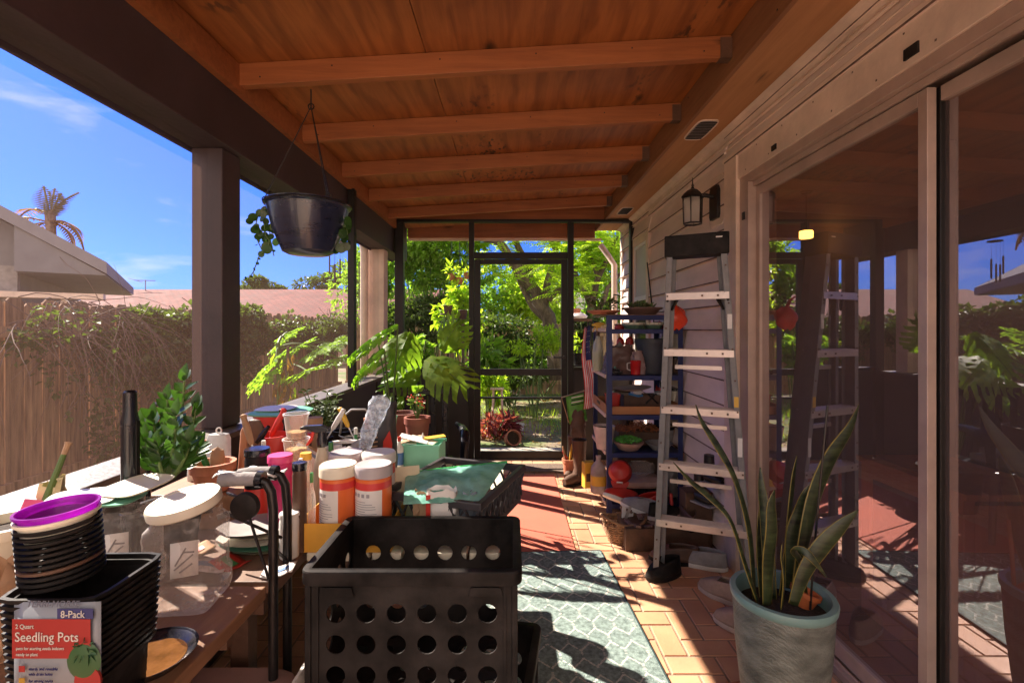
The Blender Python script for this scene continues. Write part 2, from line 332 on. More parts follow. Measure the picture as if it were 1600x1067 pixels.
# ------------------------------------------------------------------ the screened porch
po = thing('screened_porch', 'timber lean-to porch with orange plywood ceiling, dark header beam, posts and fly screens', 'porch')
def rz_at(x): return 2.31+(x+1.16)*.058         # underside of rafters
ys = [-.8+.6*k for k in range(0)]
RY = [-.4, .2, .8, 1.4, 2.0, 2.6, 3.2, 3.8, 4.4]
RF = MB
for y in RY:
    g = MB(); xa, xb = -1.18, .915
    za, zb = rz_at(xa), rz_at(xb); h = .092
    g.add([(xa,y,za),(xb,y,zb),(xb,y,zb+h),(xa,y,za+h),(xa,y+.04,za),(xb,y+.04,zb),(xb,y+.04,zb+h),(xa,y+.04,za+h)], [(0,1,2,3),(4,7,6,5),(0,4,5,1),(3,2,6,7),(0,3,7,4),(1,5,6,2)])
    r_ = g.build('rafter', W['rafter'], po, smooth=False, bevel=.003)
    g = MB().box(.868, .917, y-.003, y+.043, rz_at(.9)-.004, rz_at(.9)-.0015).box(.868,.917,y-.004,y-.0015,rz_at(.9)-.003,rz_at(.9)+.08).box(.868,.917,y+.0415,y+.044,rz_at(.9)-.003,rz_at(.9)+.08)
    g.build('joist_hanger', W['brown'], r_, smooth=False)
def deck(x0, x1, y0, y1):
    g = MB(); h = .092+.001
    g.add([(x0,y0,rz_at(x0)+h),(x1,y0,rz_at(x1)+h),(x1,y1,rz_at(x1)+h),(x0,y1,rz_at(x0)+h),(x0,y0,rz_at(x0)+h+.015),(x1,y0,rz_at(x1)+h+.015),(x1,y1,rz_at(x1)+h+.015),(x0,y1,rz_at(x0)+h+.015)],
          [(0,3,2,1),(4,5,6,7),(0,1,5,4),(1,2,6,5),(2,3,7,6),(3,0,4,7)])
    g.build('plywood_sheet', W['ply'], po, smooth=False)
for y0, y1 in ((-.45,.218),(.222,2.618),(2.622,5.02),(5.024,5.34)):
    deck(-1.16, -.362, y0, y1); deck(-.358, .915, y0, y1)
g = MB(); h = .112
for (x0, x1) in ((-1.52, 1.6),):
    g.add([(x0,-.5,rz_at(x0)+h),(x1,-.5,rz_at(x1)+h),(x1,5.36,rz_at(x1)+h),(x0,5.36,rz_at(x0)+h),(x0,-.5,rz_at(x0)+h+.03),(x1,-.5,rz_at(x1)+h+.03),(x1,5.36,rz_at(x1)+h+.03),(x0,5.36,rz_at(x0)+h+.03)],
          [(0,3,2,1),(4,5,6,7),(0,1,5,4),(1,2,6,5),(2,3,7,6),(3,0,4,7)])
g.build('roof_covering', W['paintbrown'], po, smooth=False)
MB().box(-1.32, -1.165, -.45, 5.33, 2.045, 2.415).build('header_beam', W['paintbrown'], po, smooth=False, bevel=.004)
MB().box(-1.335, -1.322, -.45, 5.33, 2.03, 2.40).build('fascia_board', W['paintbrown'], po, smooth=False)
MB().box(-1.164, -1.135, -.45, 4.72, 2.285, 2.40).build('ledger_strip', W['rafter'], po, smooth=False)
# boxed soffit along the house
MB().box(.918, .938, -.45, 5.33, 2.372, 2.535).build('soffit_face', wood('soffit_face_wood', (.17,.07,.03), (.33,.15,.065), 'y', 6), po, smooth=False, bevel=.002)
MB().box(.938, 1.218, -.45, 5.33, 2.382, 2.397).build('soffit_board', W['soffit'], po, smooth=False)
def vent(cx, cy):
    g = MB(); w, l = .055, .13
    pts = [(cx+w*math.copysign(min(1,abs(math.cos(t))**.45), math.cos(t)), cy+l*math.copysign(abs(math.sin(t))**.45, math.sin(t))) for t in [2*math.pi*k/28 for k in range(28)]]
    g.tube([(x, y, 2.380) for x, y in pts], .005, 6, closed=True)
    v = g.build('soffit_vent', W['trim'], po)
    q = MB().prism([(cx+(x-cx)*.95, cy+(y-cy)*.95) for x, y in pts], 'z', 2.3775, 2.3815); q.build('vent_mesh', W['grey'], v, smooth=False)
    q = MB()
    for k in range(-5, 6): q.box(cx-.045, cx+.045, cy+k*.021-.003, cy+k*.021+.003, 2.374, 2.3785)
    q.build('vent_louvre', W['blackm'], v, smooth=False)
vent(1.03, 2.62); vent(1.04, 4.42); vent(1.03, .8)
# posts and knee walls
def post(x0, x1, y0, y1, z0, z1, m=W['paintbrown'], n='post', b=.006): return MB().box(x0, x1, y0, y1, z0, z1).build(n, m, po, smooth=False, bevel=b)
post(-1.318, -1.19, 1.972, 2.105, .886, 2.043); post(-1.318, -1.19, -.44, -.31, -.1, 2.043)
post(-1.36, -1.2, 4.5, 4.64, -.1, 2.043, W['trim'])
for y in (.72, 3.40): post(-1.165, -1.118, y, y+.055, .886, 2.29, W['bronze'], 'screen_post', .003)
post(-1.155, -1.07, 4.722, 4.80, .02, 2.345, W['bronze'], 'corner_post', .003)
MB().box(-1.32, -1.162, -.45, 4.84, -.1, .858).build('knee_wall', P('knee_wall_paint', (.06,.045,.042), .6, var=.2, scale=4), po, smooth=False)
MB().box(-1.275, -1.118, -.45, 4.72, .86, .884).build('sill', P('sill_paint', (.11,.088,.072), .5, var=.2, scale=8, bump=.2), po, smooth=False, bevel=.004)
for y in (-.3, 1.25, 2.85, 4.1): MB().box(-1.161,-1.148,y,y+.09,.01,.857).build('wall_batten', W['paintbrown'], po, smooth=False)
g = MB().add([(-1.25,-.4,.886),(-1.25,4.7,.886),(-1.25,4.7,2.043),(-1.25,-.4,2.043)], [(0,1,2,3)]); g.build('screen_panel', W['dusty'], po, smooth=False, fix=False)
# end wall
dkw = P('end_wall_panel', (.030,.028,.027), .5, var=.2, scale=6)
MB().box(-1.068, -.428, 4.76, 4.80, 0, .878).build('end_wall_panel', dkw, po, smooth=False); MB().box(.612, 1.2, 4.76, 4.80, 0, .878).build('end_wall_panel', dkw, po, smooth=False)
MB().box(-1.068, -.428, 4.745, 4.815, .88, .915).build('end_rail', W['bronze'], po, smooth=False, bevel=.002); MB().box(.612, 1.17, 4.745, 4.815, .88, .915).build('end_rail', W['bronze'], po, smooth=False, bevel=.002)
MB().box(-.426, -.376, 4.735, 4.80, 0, 2.345).build('screen_post', W['bronze'], po, smooth=False, bevel=.002)
MB().box(.553, .61, 4.735, 4.80, 0, 2.345).build('screen_post', W['bronze'], po, smooth=False, bevel=.002)
MB().box(1.168, 1.212, 4.735, 4.80, 0, 2.37).build('screen_post', W['bronze'], po, smooth=False, bevel=.002)
MB().box(-1.15, 1.212, 4.73, 4.80, 2.347, 2.375).build('top_rail', W['bronze'], po, smooth=False, bevel=.002)
MB().box(-.374, .551, 4.737, 4.798, 1.99, 2.05).build('door_head', W['bronze'], po, smooth=False, bevel=.002)
MB().box(-1.164, .917, 4.755, 4.795, 2.377, 2.50).build('end_beam', W['rafter'], po, smooth=False)
MB().box(-1.15, .917, 5.30, 5.338, 2.30, 2.52).build('end_fascia', W['rafter'], po, smooth=False)
MB().box(-1.15, 1.0, 5.34, 5.365, 2.275, 2.30).build('drip_edge', W['trim'], po, smooth=False)
for (a, b, c, d) in ((-1.07,-.426,.915,2.346),(-.376,.553,2.05,2.346),(.61,1.168,.915,2.37)):
    MB().add([(a,4.77,c),(b,4.77,c),(b,4.77,d),(a,4.77,d)], [(0,1,2,3)]).build('screen_panel', W['screen'], po, smooth=False, fix=False)
# screen door, closed, as a part of the porch
dr = MB().box(-.372,-.312,4.742,4.775,.01,1.982).box(.488,.548,4.742,4.775,.01,1.982).box(-.311,.487,4.742,4.775,1.935,1.982).box(-.311,.487,4.742,4.775,.835,.90).box(-.311,.487,4.742,4.775,.605,.622).box(-.311,.487,4.742,4.775,.01,.085).build('screen_door', W['bronze'], po, smooth=False, bevel=.002)
MB().add([(-.312,4.76,.085),(.488,4.76,.085),(.488,4.76,1.935),(-.312,4.76,1.935)], [(0,1,2,3)]).build('door_screen', screen_mat('door_fly_screen', (.1,.1,.09), .06), dr, smooth=False, fix=False)
MB().box(.505,.525,4.70,4.742,1.0,1.03).obox((.46,4.70,1.015),(.11,.012,.018)).build('door_handle', W['blackm'], dr, smooth=False, bevel=.002)
MB().box(-.374,.551,4.70,4.84,.001,.009).build('door_sill', W['steel'], po, smooth=False)

# ------------------------------------------------------------------ the house
ho = thing('house', 'pinkish beige lap-sided house wall with a big sliding glass door and small window', 'house', (1.22, 2, 0))
def hb(g, name, m, parent=ho, **k): return g.xf(Matrix.Translation((-1.22,-2,0))).build(name, m, parent, **k)
e = .14; W['shade_brown'] = P('lap_shade_brown', (.16,.10,.08), .9, var=.5, scale=18)  # dark brown for the painted lap shade, shared by the screw heads
def siding(y0, y1, z0, z1, name='siding'):
    g = MB(); z = z0
    while z < z1-.02:
        t = min(z+e, z1); g.prism([(1.2205,z+.003),(1.214,z+.003),(1.214,z-.002),(1.180,z-.004),(1.212,t+.001),(1.2205,t+.001)], 'y', y0, y1); z += e
    q = hb(g, name, W['siding'], smooth=False); z = z0; g = MB()
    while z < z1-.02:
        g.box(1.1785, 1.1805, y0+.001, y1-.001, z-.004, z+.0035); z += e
    hb(g, 'lap_shadow_line', W['shade_brown'], smooth=False); return q  # thin dark strips paint the shade line under each siding board
siding(2.672, 4.15, .03, 2.39); siding(4.80, 5.25, .03, 2.39); siding(4.15, 4.80, .03, 1.02); siding(4.15,4.80,2.17,2.39); siding(-.5, 2.67, 2.215, 2.39); siding(-9,-.52,.03,2.39)  # the run behind the camera is unseen, lengthened to bounce sunlight
g = MB().box(1.221, 1.34, 2.53, 5.26, .0, 2.5).box(1.221,1.34,-9,-.5,0,2.5).box(1.221,1.34,-.5,2.53,2.12,2.5)
hb(g, 'wall_core', W['trim'], smooth=False)
hb(MB().box(1.185,1.206,5.17,5.26,-.1,2.38), 'corner_trim', W['trim'], smooth=False, bevel=.003)
hb(MB().box(1.18,1.2065,2.53,2.672,.0,2.214), 'door_casing', W['trim'], smooth=False, bevel=.003)
hb(MB().box(1.192,1.2065,-.52,2.529,2.085,2.214), 'door_head_board', W['trim'], smooth=False, bevel=.003)
hb(MB().box(1.178,1.2065,-.52,2.69,2.216,2.238), 'drip_cap', W['trim'], smooth=False, bevel=.004)
g = MB().prism([(1.206,2.381),(1.15,2.381),(1.158,2.365),(1.185,2.352),(1.19,2.335),(1.206,2.325)], 'y', -.45, 5.25)
hb(g, 'crown_moulding', W['trim'], smooth=False)
g = MB().tube([(1.185,-.4,2.315),(1.187,.6,2.31),(1.186,2.2,2.312),(1.19,4.7,2.315)], .008, 8).tube([(1.19,-.4,2.295),(1.192,1.6,2.275),(1.19,2.9,2.285),(1.19,4.72,2.29)], .005, 6)
hb(g, 'conduit', W['trim'])
for y, s in ((1.43,.042),(2.18,.03),(2.58,.026),(.75,.04)):
    hb(MB().box(1.186,1.193,y-s*.62,y+s*.62,2.108,2.108+s*.8), 'cover_clip', W['black'], smooth=False, bevel=.001)
# sliding door
sd = hb(MB().box(1.20,1.345,2.44,2.528,.0,2.084).box(1.20,1.345,-.5,2.439,2.045,2.084).box(1.20,1.345,-.5,-.44,0,2.044).box(1.215,1.345,-.439,2.439,.0,.03)
    .box(1.226,1.234,-.439,2.439,.03,.045).box(1.2695,1.2725,-.439,2.439,.03,.045).box(1.225,1.238,-.439,2.439,2.021,2.044), 'sliding_door', W['alum'], smooth=False, bevel=.002)
def pane_mat():
    m, nt, b, out = _mat('tinted_glass'); N = nt.nodes.new; K = nt.links.new
    t = N('ShaderNodeBsdfTransparent'); t.inputs[0].default_value = (.72,.6,.57,1); gl = N('ShaderNodeBsdfGlossy'); gl.inputs['Roughness'].default_value = .0; gl.inputs[0].default_value = (.95,.9,.95,1)
    f = facing(nt, .24, .8, 2.4); x = N('ShaderNodeMixShader'); K(f, x.inputs[0]); K(t.outputs[0], x.inputs[1]); K(gl.outputs[0], x.inputs[2])
    df = N('ShaderNodeBsdfDiffuse'); df.inputs[0].default_value = (.5,.36,.33,1); y = N('ShaderNodeMixShader'); y.inputs[0].default_value = .13; K(x.outputs[0], y.inputs[1]); K(df.outputs[0], y.inputs[2]); K(y.outputs[0], out.inputs[0]); return m
W['pane'] = pane_mat()
def panel(x, y0, y1, st, m, m2=None):
    hb(MB().box(x-.014,x+.014,y1-st,y1,.047,2.02), 'stile', m2 or m, sd, smooth=False, bevel=.002)
    g = MB().box(x-.014,x+.014,y0,y0+st,.047,2.02).box(x-.014,x+.014,y0+st,y1-st,.047,.105).box(x-.014,x+.014,y0+st,y1-st,1.975,2.02)
    f = hb(g, 'sash', m, sd, smooth=False, bevel=.002)
    hb(MB().add([(x,y0+st,.105),(x,y1-st,.105),(x,y1-st,1.975),(x,y0+st,1.975)], [(0,1,2,3)]), 'glass_pane', W['pane'], sd, smooth=False, fix=False)
panel(1.254, 1.433, 2.438, .034, W['alum']); panel(1.287, .42, 1.46, .034, W['alum'], W['bronze']); panel(1.254,-.438,.45,.048,W['alum'])
hb(MB().box(1.193,1.1995,2.47,2.495,1.86,1.9), 'latch_plate', W['blackm'], sd, smooth=False, bevel=.002)
# window
wi = hb(MB().box(1.178,1.206,4.15,4.23,1.02,2.17).box(1.19,1.206,4.72,4.80,1.02,2.17).box(1.19,1.206,4.23,4.72,2.09,2.17).box(1.17,1.206,4.15,4.80,1.0,1.06), 'window', W['trim'], smooth=False, bevel=.002)
hb(MB().box(1.199,1.212,4.23,4.255,1.06,2.09).box(1.199,1.212,4.695,4.72,1.06,2.09).box(1.199,1.212,4.255,4.695,1.56,1.60).box(1.199,1.212,4.255,4.695,2.06,2.09), 'sash', W['white'], wi, smooth=False)
hb(MB().box(1.2125,1.2165,4.255,4.695,1.60,2.06), 'blind', P('frosted_blind', (.5,.47,.43), .4, var=.05), wi, smooth=False)
hb(MB().box(1.2125,1.2165,4.255,4.695,1.06,1.56), 'pane', W['blackg'], wi, smooth=False)
# room behind the glass
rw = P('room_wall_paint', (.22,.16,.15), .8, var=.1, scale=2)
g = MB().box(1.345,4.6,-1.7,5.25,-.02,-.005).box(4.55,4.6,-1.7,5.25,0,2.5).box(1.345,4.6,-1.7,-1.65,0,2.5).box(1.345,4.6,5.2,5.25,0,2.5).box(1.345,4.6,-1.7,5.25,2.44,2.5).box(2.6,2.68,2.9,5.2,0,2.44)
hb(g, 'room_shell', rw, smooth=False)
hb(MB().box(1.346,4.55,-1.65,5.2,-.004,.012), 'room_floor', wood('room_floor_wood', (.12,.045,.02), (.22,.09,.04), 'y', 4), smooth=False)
hb(MB().box(-.3+1.22,1.22,2,2.01,-5,-4.9) if False else MB().prism([(1.345,2.50),(3.6,3.3),(6.5,2.5)], 'y', -1.7, 5.26), 'house_gable', W['siding'], smooth=False)
# interior pieces seen through the glass
lp = thing('ceiling_lamp', 'small glowing yellow drum lamp inside the dark room behind the glass', 'lamp', (2.39, 3.9, 2.03))
MB().lathe([(0,0),(.045,0),(.05,.005),(.05,.055),(.045,.06),(0,.06)], n=24).build('lamp_shade', emis('lamp_glow', (1,.55,.10), 3.2), lp)
MB().tube([(0,0,.06),(0,0,.38)], .0025).lathe([(.04,.37),(.045,.38)], n=20).build('lamp_stem', W['blackm'], lp)
wf = thing('wooden_cabinet', 'low orange wood framed cabinet just inside the sliding glass door', 'cabinet', (1.62, 1.95, .012))
ow = wood('cabinet_wood', (.42,.13,.04), (.62,.24,.08), 'z', 5)
MB().box(-.02,.02,-.25,-.2,0,.68).box(-.02,.02,.2,.25,0,.68).box(-.02,.02,-.2,.2,.62,.68).box(-.02,.02,-.2,.2,0,.07).build('door_frame', ow, wf, smooth=False, bevel=.003)
MB().box(.02,.36,-.25,.25,.0,.66).build('carcass', ow, wf, smooth=False); MB().box(-.004,.004,-.199,.199,.071,.619).build('door_panel', P('smoky_panel', (.09,.05,.04), .25), wf, smooth=False)
MB().box(-.03,.38,-.27,.27,.681,.705).build('top', ow, wf, smooth=False, bevel=.003)
# wall lantern
la = thing('wall_lantern', 'small black carriage lantern on the beige siding above the step ladder', 'wall lamp', (1.206, 2.78, 2.02))
MB().prism([(-.075,-.13),(.075,-.13),(.105,-.1),(.105,.13),(.075,.16),(-.075,.16),(-.105,.13),(-.105,-.1)], 'x', -.022, .0).build('mounting_block', W['trim'], la, smooth=False, bevel=.005)
MB().prism([(-.045,-.09),(.045,-.09),(.055,-.07),(.055,.07),(.04,.1),(-.04,.1),(-.055,.07),(-.055,-.07)], 'x', -.042, -.0225).tube([(-.04,0,.04),(-.09,0,.05),(-.15,0,.045)], .012, 10).build('bracket', W['blackm'], la, bevel=.002)
g = MB()
rr, zt, zb = .052, .035, -.115; cx = -.16
for k in range(6):
    a = math.pi/3*k; b = math.pi/3*(k+1)
    p = lambda t, r, z: (cx+r*math.cos(t), r*math.sin(t), z)
    g.bar(p(a,rr,zb), p(a,rr+.004,zt), .006, .006); g.bar(p(a,rr,zb), p(b,rr,zb), .006, .008); g.bar(p(a,rr+.004,zt), p(b,rr+.004,zt), .006, .008)
g.lathe([(.066,.035),(.064,.043),(.05,.06),(.03,.078),(.012,.086),(.006,.10),(.009,.106),(.004,.115),(.002,.15),(0,.152)], (cx,0,0), 6)
g.build('cage', W['blackm'], la, smooth=False)
MB().lathe([(rr-.003,zb+.004),(rr-.0015,zt-.004)], (cx,0,0), 6).build('glass', clear('lantern_glass', (.6,.55,.5), .35, .2), la, smooth=False)
# downspouts
ds = MB().tube([(-1.45,4.15,2.3),(-1.45,4.25,2.24),(-1.37,4.40,2.12),(-1.365,4.44,2.0),(-1.365,4.44,-.08)], .036, 12).build('downspout', W['trim']); tag(ds, 'pale downspout with an elbow beside the left corner post, outside the screen', 'downspout')
ds = MB().tube([(1.0,5.42,2.24),(1.08,5.40,2.12),(1.135,5.32,2.0),(1.135,5.3,-.1)], .032, 12).build('downspout', W['trim']); tag(ds, 'cream downspout at the far right corner of the siding', 'downspout')
g = MB().box(-1.5,-1.345,-.45,5.36,2.25,2.255).box(-1.505,-1.5,-.45,5.36,2.25,2.345).box(-1.345,-1.34,-.45,5.36,2.25,2.345)
tag(g.build('gutter', W['trim'], smooth=False), 'long rain gutter along the left edge of the porch roof', 'gutter')
# ------------------------------------------------------------------ foliage helpers
def rvec(r=rnd):
    while 1:
        v = Vector((r.uniform(-1,1), r.uniform(-1,1), r.uniform(-1,1)))
        if .05 < v.length < 1: return v
def leaf4(g, p, d, up, L, Wd, m=0):               # folded diamond leaf
    d = Vector(d).normalized(); s = d.cross(up)
    if s.length < 1e-4: s = Vector((1,0,0))
    s.normalize(); n = s.cross(d); p = Vector(p); mid = p+d*L*.45+n*(-.0)
    g.add([p, mid+s*Wd/2+n*Wd*.18, p+d*L-n*L*.12, mid-s*Wd/2+n*Wd*.18], [(0,1,2),(0,2,3)], m)
def clump(g, c, rad, n, L, Wr=.5, up=.5, m=0, shell=.5):
    c = Vector(c)
    for _ in range(n):
        v = rvec(); v = v.normalized()*(v.length**shell)
        p = c+Vector((v.x*rad[0], v.y*rad[1], v.z*rad[2]))
        d = (v*.7+rvec()*.9); d.z -= .15
        u = Vector((rnd.uniform(-.6,.6), rnd.uniform(-.6,.6), up+.4)); l = L*rnd.uniform(.6,1.25)
        leaf4(g, p, d, u, l, l*Wr, m)
def mass(g, c, rad, k, n, L, Wr=.5, m=0, sub=.42):  # clumps spread through a volume, gaps between them
    for _ in range(k):
        v = rvec(); v = v.normalized()*(v.length**.55); s = sub*rnd.uniform(.6,1.3)
        clump(g, (c[0]+v.x*rad[0], c[1]+v.y*rad[1], c[2]+v.z*rad[2]), (rad[0]*s, rad[1]*s, rad[2]*s*.8), n, L, Wr, m=m)
def frond(g, p, d, L, n, pl, pw, droop=.6, m=0, up=(0,0,1)):   # pinnate leaf
    p = Vector(p); d = Vector(d).normalized(); st = L/n; s = d.cross(Vector(up)); s = s.normalized() if s.length > 1e-3 else Vector((1,0,0)); pts = [p.copy()]
    for i in range(n):
        d = (d+Vector((0,0,-droop/n))).normalized(); p = p+d*st; pts.append(p.copy()); t = (i+1)/n
        l = pl*math.sin(math.pi*min(.97, .18+t*.8)); nn = s.cross(d)
        for sg in (-1, 1):
            q = d*.45+s*sg; q.normalize(); q.z -= .15; leaf4(g, p, q, nn, l, pw, m)
    return pts
def curve(p0, p1, sag=0, n=8, side=(0,0,0)):
    p0 = Vector(p0); p1 = Vector(p1); side = Vector(side)
    return [p0.lerp(p1, i/n)+Vector((0,0,-sag*4*(i/n)*(1-i/n)))+side*4*(i/n)*(1-i/n) for i in range(n+1)]
# ------------------------------------------------------------------ fences
def fence(name, label, a, b, top, z0, w=.14, mat_=None):
    a = Vector((*a,0)); b = Vector((*b,0)); Ln = (b-a).length; d = (b-a)/Ln; nrm = Vector((-d.y, d.x, 0)); n = int(Ln/w)
    t = thing(name, label, 'fence', (a.x, a.y, z0)); g = MB()
    for i in range(n):
        h = top-z0+rnd.uniform(-.025,.02); o0 = d*(i*w+.003); o1 = d*((i+1)*w-.004); cc = .028; j = nrm*rnd.uniform(-.006,.006)
        prof = [(0,0),(1,0),(1,h-.03),(1-.2,h),(.2,h),(0,h-.03)]
        vs = [o0+(o1-o0)*u_+Vector((0,0,v_))+j for u_, v_ in prof]; vs += [p+nrm*.016 for p in vs]; k = 6
        g.add(vs, [tuple(range(k)), tuple(range(2*k-1,k-1,-1))]+[(q,q+k,(q+1)%k+k,(q+1)%k) for q in range(k)])
    g.build('boards', mat_, t, smooth=False)
    g = MB()
    for z in (.25, (top-z0)*.85): g.bar(Vector((0,0,z))-nrm*.03, d*Ln+Vector((0,0,z))-nrm*.03, .04, .08)
    g.build('rail', mat_, t, smooth=False)
    return t
fw = P('fence_boards', (.27,.155,.09), .85, var=.4, scale=7, bump=.3, stretch=(5,5,.35), col2=(.38,.24,.15)); 
g_ = fw.node_tree
nt = fw.node_tree; b_ = nt.nodes['Principled BSDF']; gm = nt.nodes.new('ShaderNodeNewGeometry'); mr_ = nt.nodes.new('ShaderNodeMapRange'); mr_.inputs[3].default_value = .7; mr_.inputs[4].default_value = 1.25
mm_ = nt.nodes.new('ShaderNodeMixRGB'); mm_.blend_type = 'MULTIPLY'; mm_.inputs[0].default_value = 1; nt.links.new(gm.outputs['Random Per Island'], mr_.inputs[0]); nt.links.new(b_.inputs['Base Color'].links[0].from_socket, mm_.inputs[1]); nt.links.new(mr_.outputs[0], mm_.inputs[2]); nt.links.new(mm_.outputs[0], b_.inputs['Base Color'])
fence('wooden_fence', 'tall brown board fence with scalloped top running along the left of the porch', (-3.7,-3.5), (-3.7,10.3), 1.52, -.12, mat_=fw)
fence('wooden_fence', 'weathered board fence across the far end of the garden behind the leaning tree', (-3.6,10.4), (5.5,10.4), 1.40, -.12, mat_=fw)
# vines hanging over the left fence
def vine(label, pts, Lf=.07, n=260, deep=.5):
    t = thing('fence_vine', label, 'vine', (-3.6, pts[0][0], 0), group='vines over the left fence'); g = MB(); s = MB()
    y0 = pts[0][0]
    for (y, z, ry, rz_) in pts:
        mass(g, (.12, y-y0, z), (.16, ry, rz_), 6, n//6, Lf, .8, sub=.5)
        clump(g, (.13, y-y0, z-.1), (.1, ry, rz_), n//3, Lf, .8)
        for k in range(5): s.tube(curve((.05,y-y0+rnd.uniform(-ry,ry),z+rz_),(.12,y-y0+rnd.uniform(-ry,ry),z-rz_*rnd.uniform(.6,1.8)),0,6,(.03,rnd.uniform(-.1,.1),0)), .004, 5)
    g.build('foliage', W['leafd'], t, fix=False, smooth=False); s.build('stem', W['twig'], t)
vine('dense dark ivy mass over the fence between the bare twigs and the big post', [(5.0,1.34,.5,.2),(5.5,1.38,.55,.25),(6.1,1.35,.5,.25),(6.5,1.30,.5,.25),(5.4,1.05,.6,.3),(6.1,1.0,.5,.3),(4.5,1.15,.45,.3),(5.0,.9,.5,.3),(5.8,1.25,.8,.3)], n=900)
vine('leafy vine over the fence behind the hanging planter', [(7.4,1.28,.45,.22),(8.4,1.25,.5,.22),(9.3,1.38,.5,.3),(9.9,1.3,.4,.25),(8.8,1.0,.6,.25)], n=520)
vine('sparse weedy creeper low on the fence at the left edge', [(3.9,.95,.25,.35),(4.15,.5,.2,.3),(4.5,.25,.25,.15),(3.6,1.3,.3,.2)], n=150, Lf=.055)
t = thing('bare_vine', 'tangle of bare dead twigs hanging over the fence at the left edge', 'vine', (-3.5, 4.15, 1.30)); g = MB()
for k in range(85):
    y = rnd.uniform(-.9,.35); p = Vector((rnd.uniform(0,.15), y, rnd.uniform(-.1,.22))); d = Vector((rnd.uniform(.0,.7), rnd.uniform(-1,1), rnd.uniform(-.3,.45))).normalized(); pts = [p.copy()]
    cv = rvec()*.25
    for i in range(11):
        d = (d+Vector((0,0,-.26))+cv+rvec()*.18).normalized(); p = p+d*rnd.uniform(.05,.1); p.x = max(p.x,-.02); pts.append(p.copy())
    g.tube(pts, [.0038*(1-i/14) for i in range(len(pts))], 4)
g.build('twigs', W['twig'], t)
# ------------------------------------------------------------------ neighbouring houses
def shingles(name, c1, c2, c3, sc=1.0):
    m = P(name, c1, .9, var=.2, scale=3, bump=.3, bscale=14); nt = m.node_tree; b = nt.nodes['Principled BSDF']; N = nt.nodes.new; K = nt.links.new
    c = N('ShaderNodeTexCoord'); k = N('ShaderNodeTexBrick'); k.inputs['Scale'].default_value = sc; k.inputs['Color1'].default_value = (*c1,1); k.inputs['Color2'].default_value = (*c2,1); k.inputs['Mortar'].default_value = (*c3,1)
    k.inputs['Brick Width'].default_value = .3; k.inputs['Row Height'].default_value = .17; k.inputs['Mortar Size'].default_value = .02; K(c.outputs['Object'], k.inputs['Vector'])
    n = N('ShaderNodeTexNoise'); n.inputs['Scale'].default_value = 1.5; n.inputs['Detail'].default_value = 6; x = N('ShaderNodeMixRGB'); x.blend_type = 'OVERLAY'; x.inputs[0].default_value = .5
    K(c.outputs['Object'], n.inputs['Vector']); K(k.outputs['Color'], x.inputs[1]); K(n.outputs['Fac'], x.inputs[2]); K(x.outputs[0], b.inputs['Base Color']); return m
shing = shingles('red_shingles', (.14,.036,.028), (.185,.052,.04), (.07,.024,.02))
t = thing('neighbour_house', 'long low house with a brick red shingle roof beyond the left fence', 'house', (-9, 21, -.1))
g = MB(); xa, xb = -9.5, 6.9; zr, ze = 3.2, 1.75
g.add([(xa,-2.8,ze),(xb+.3,-2.8,ze),(xb-.1,1.2,zr),(xa,1.2,zr),(xa,5.2,ze),(xb+.3,5.2,ze),(xa,-2.8,ze-.08),(xb+.3,-2.8,ze-.08),(xa,5.2,ze-.08),(xb+.3,5.2,ze-.08),(xb-.1,1.2,zr-.08),(xa,1.2,zr-.08)],
      [(0,1,2,3),(3,2,5,4),(6,7,1,0),(4,5,9,8),(6,11,10,7),(11,8,9,10),(1,7,10,2),(2,10,9,5)])
g.build('roof', shing, t, smooth=False)
wl = MB().box(xa,xb-.4,-2.2,4.6,0,1.72).build('wall', P('pink_wall', (.45,.30,.25), .8, var=.1), t, smooth=False)
for k in range(4): MB().box(-7+k*4,-6+k*4,-2.23,-2.21,.8,1.6).build('window', W['blackg'], t, smooth=False)
an = thing('tv_antenna', 'small tv antenna above the red roof', 'antenna', (-16.8, 22, 3.1))
MB().tube([(0,0,-.1),(0,0,.42)], .02, 6).tube([(-.5,0,.4),(.45,0,.38)], .02, 6).tube([(-.1,0,.3),(-.8,.0,.5)], .012, 5).build('mast', W['grey'], an)
t = thing('neighbour_house', 'grey gabled house with a sloping roof edge at the far left', 'house', (-7.6-1.55*math.cos(R(35)), 9.0-1.55*math.sin(R(35)), .12), R(35))
gw = P('grey_stucco', (.19,.185,.20), .85, var=.1, scale=3, bump=.1); rf = P('grey_roof_edge', (.22,.21,.23), .8, var=.1, scale=3)
sl_ = .62; xe = 1.55; ze = 2.42
g = MB().add([(xe,0,ze),(-5,0,ze+(xe+5)*sl_),(-5,7,ze+(xe+5)*sl_),(xe,7,ze),(xe,0,ze-.22),(-5,0,ze-.22+(xe+5)*sl_),(-5,7,ze-.22+(xe+5)*sl_),(xe,7,ze-.22)], [(0,3,2,1),(4,5,6,7),(0,1,5,4),(3,7,6,2),(0,4,7,3),(1,2,6,5)])
g.build('roof', rf, t, smooth=False)
g = MB().prism([(.3,0),(.3,ze-.2),(.3+.01,ze-.22+(xe-.3)*sl_-.02),(-4.9,ze-.24+(xe+4.9)*sl_),(-4.9,0)], 'y', .5, 6.9); g.build('wall', gw, t, smooth=False)
MB().prism([(.315,ze-.245),(xe-.02,ze-.245),(xe-.02,ze-.23),(.315,ze-.23+(xe-.3)*sl_)], 'y', .04, 6.9).build('eave_box', gw, t, smooth=False)
MB().box(-.62,.28,.44,.498,1.55,2.3).build('vent_panel', P('grey_panel', (.26,.24,.24), .8), t, smooth=False)
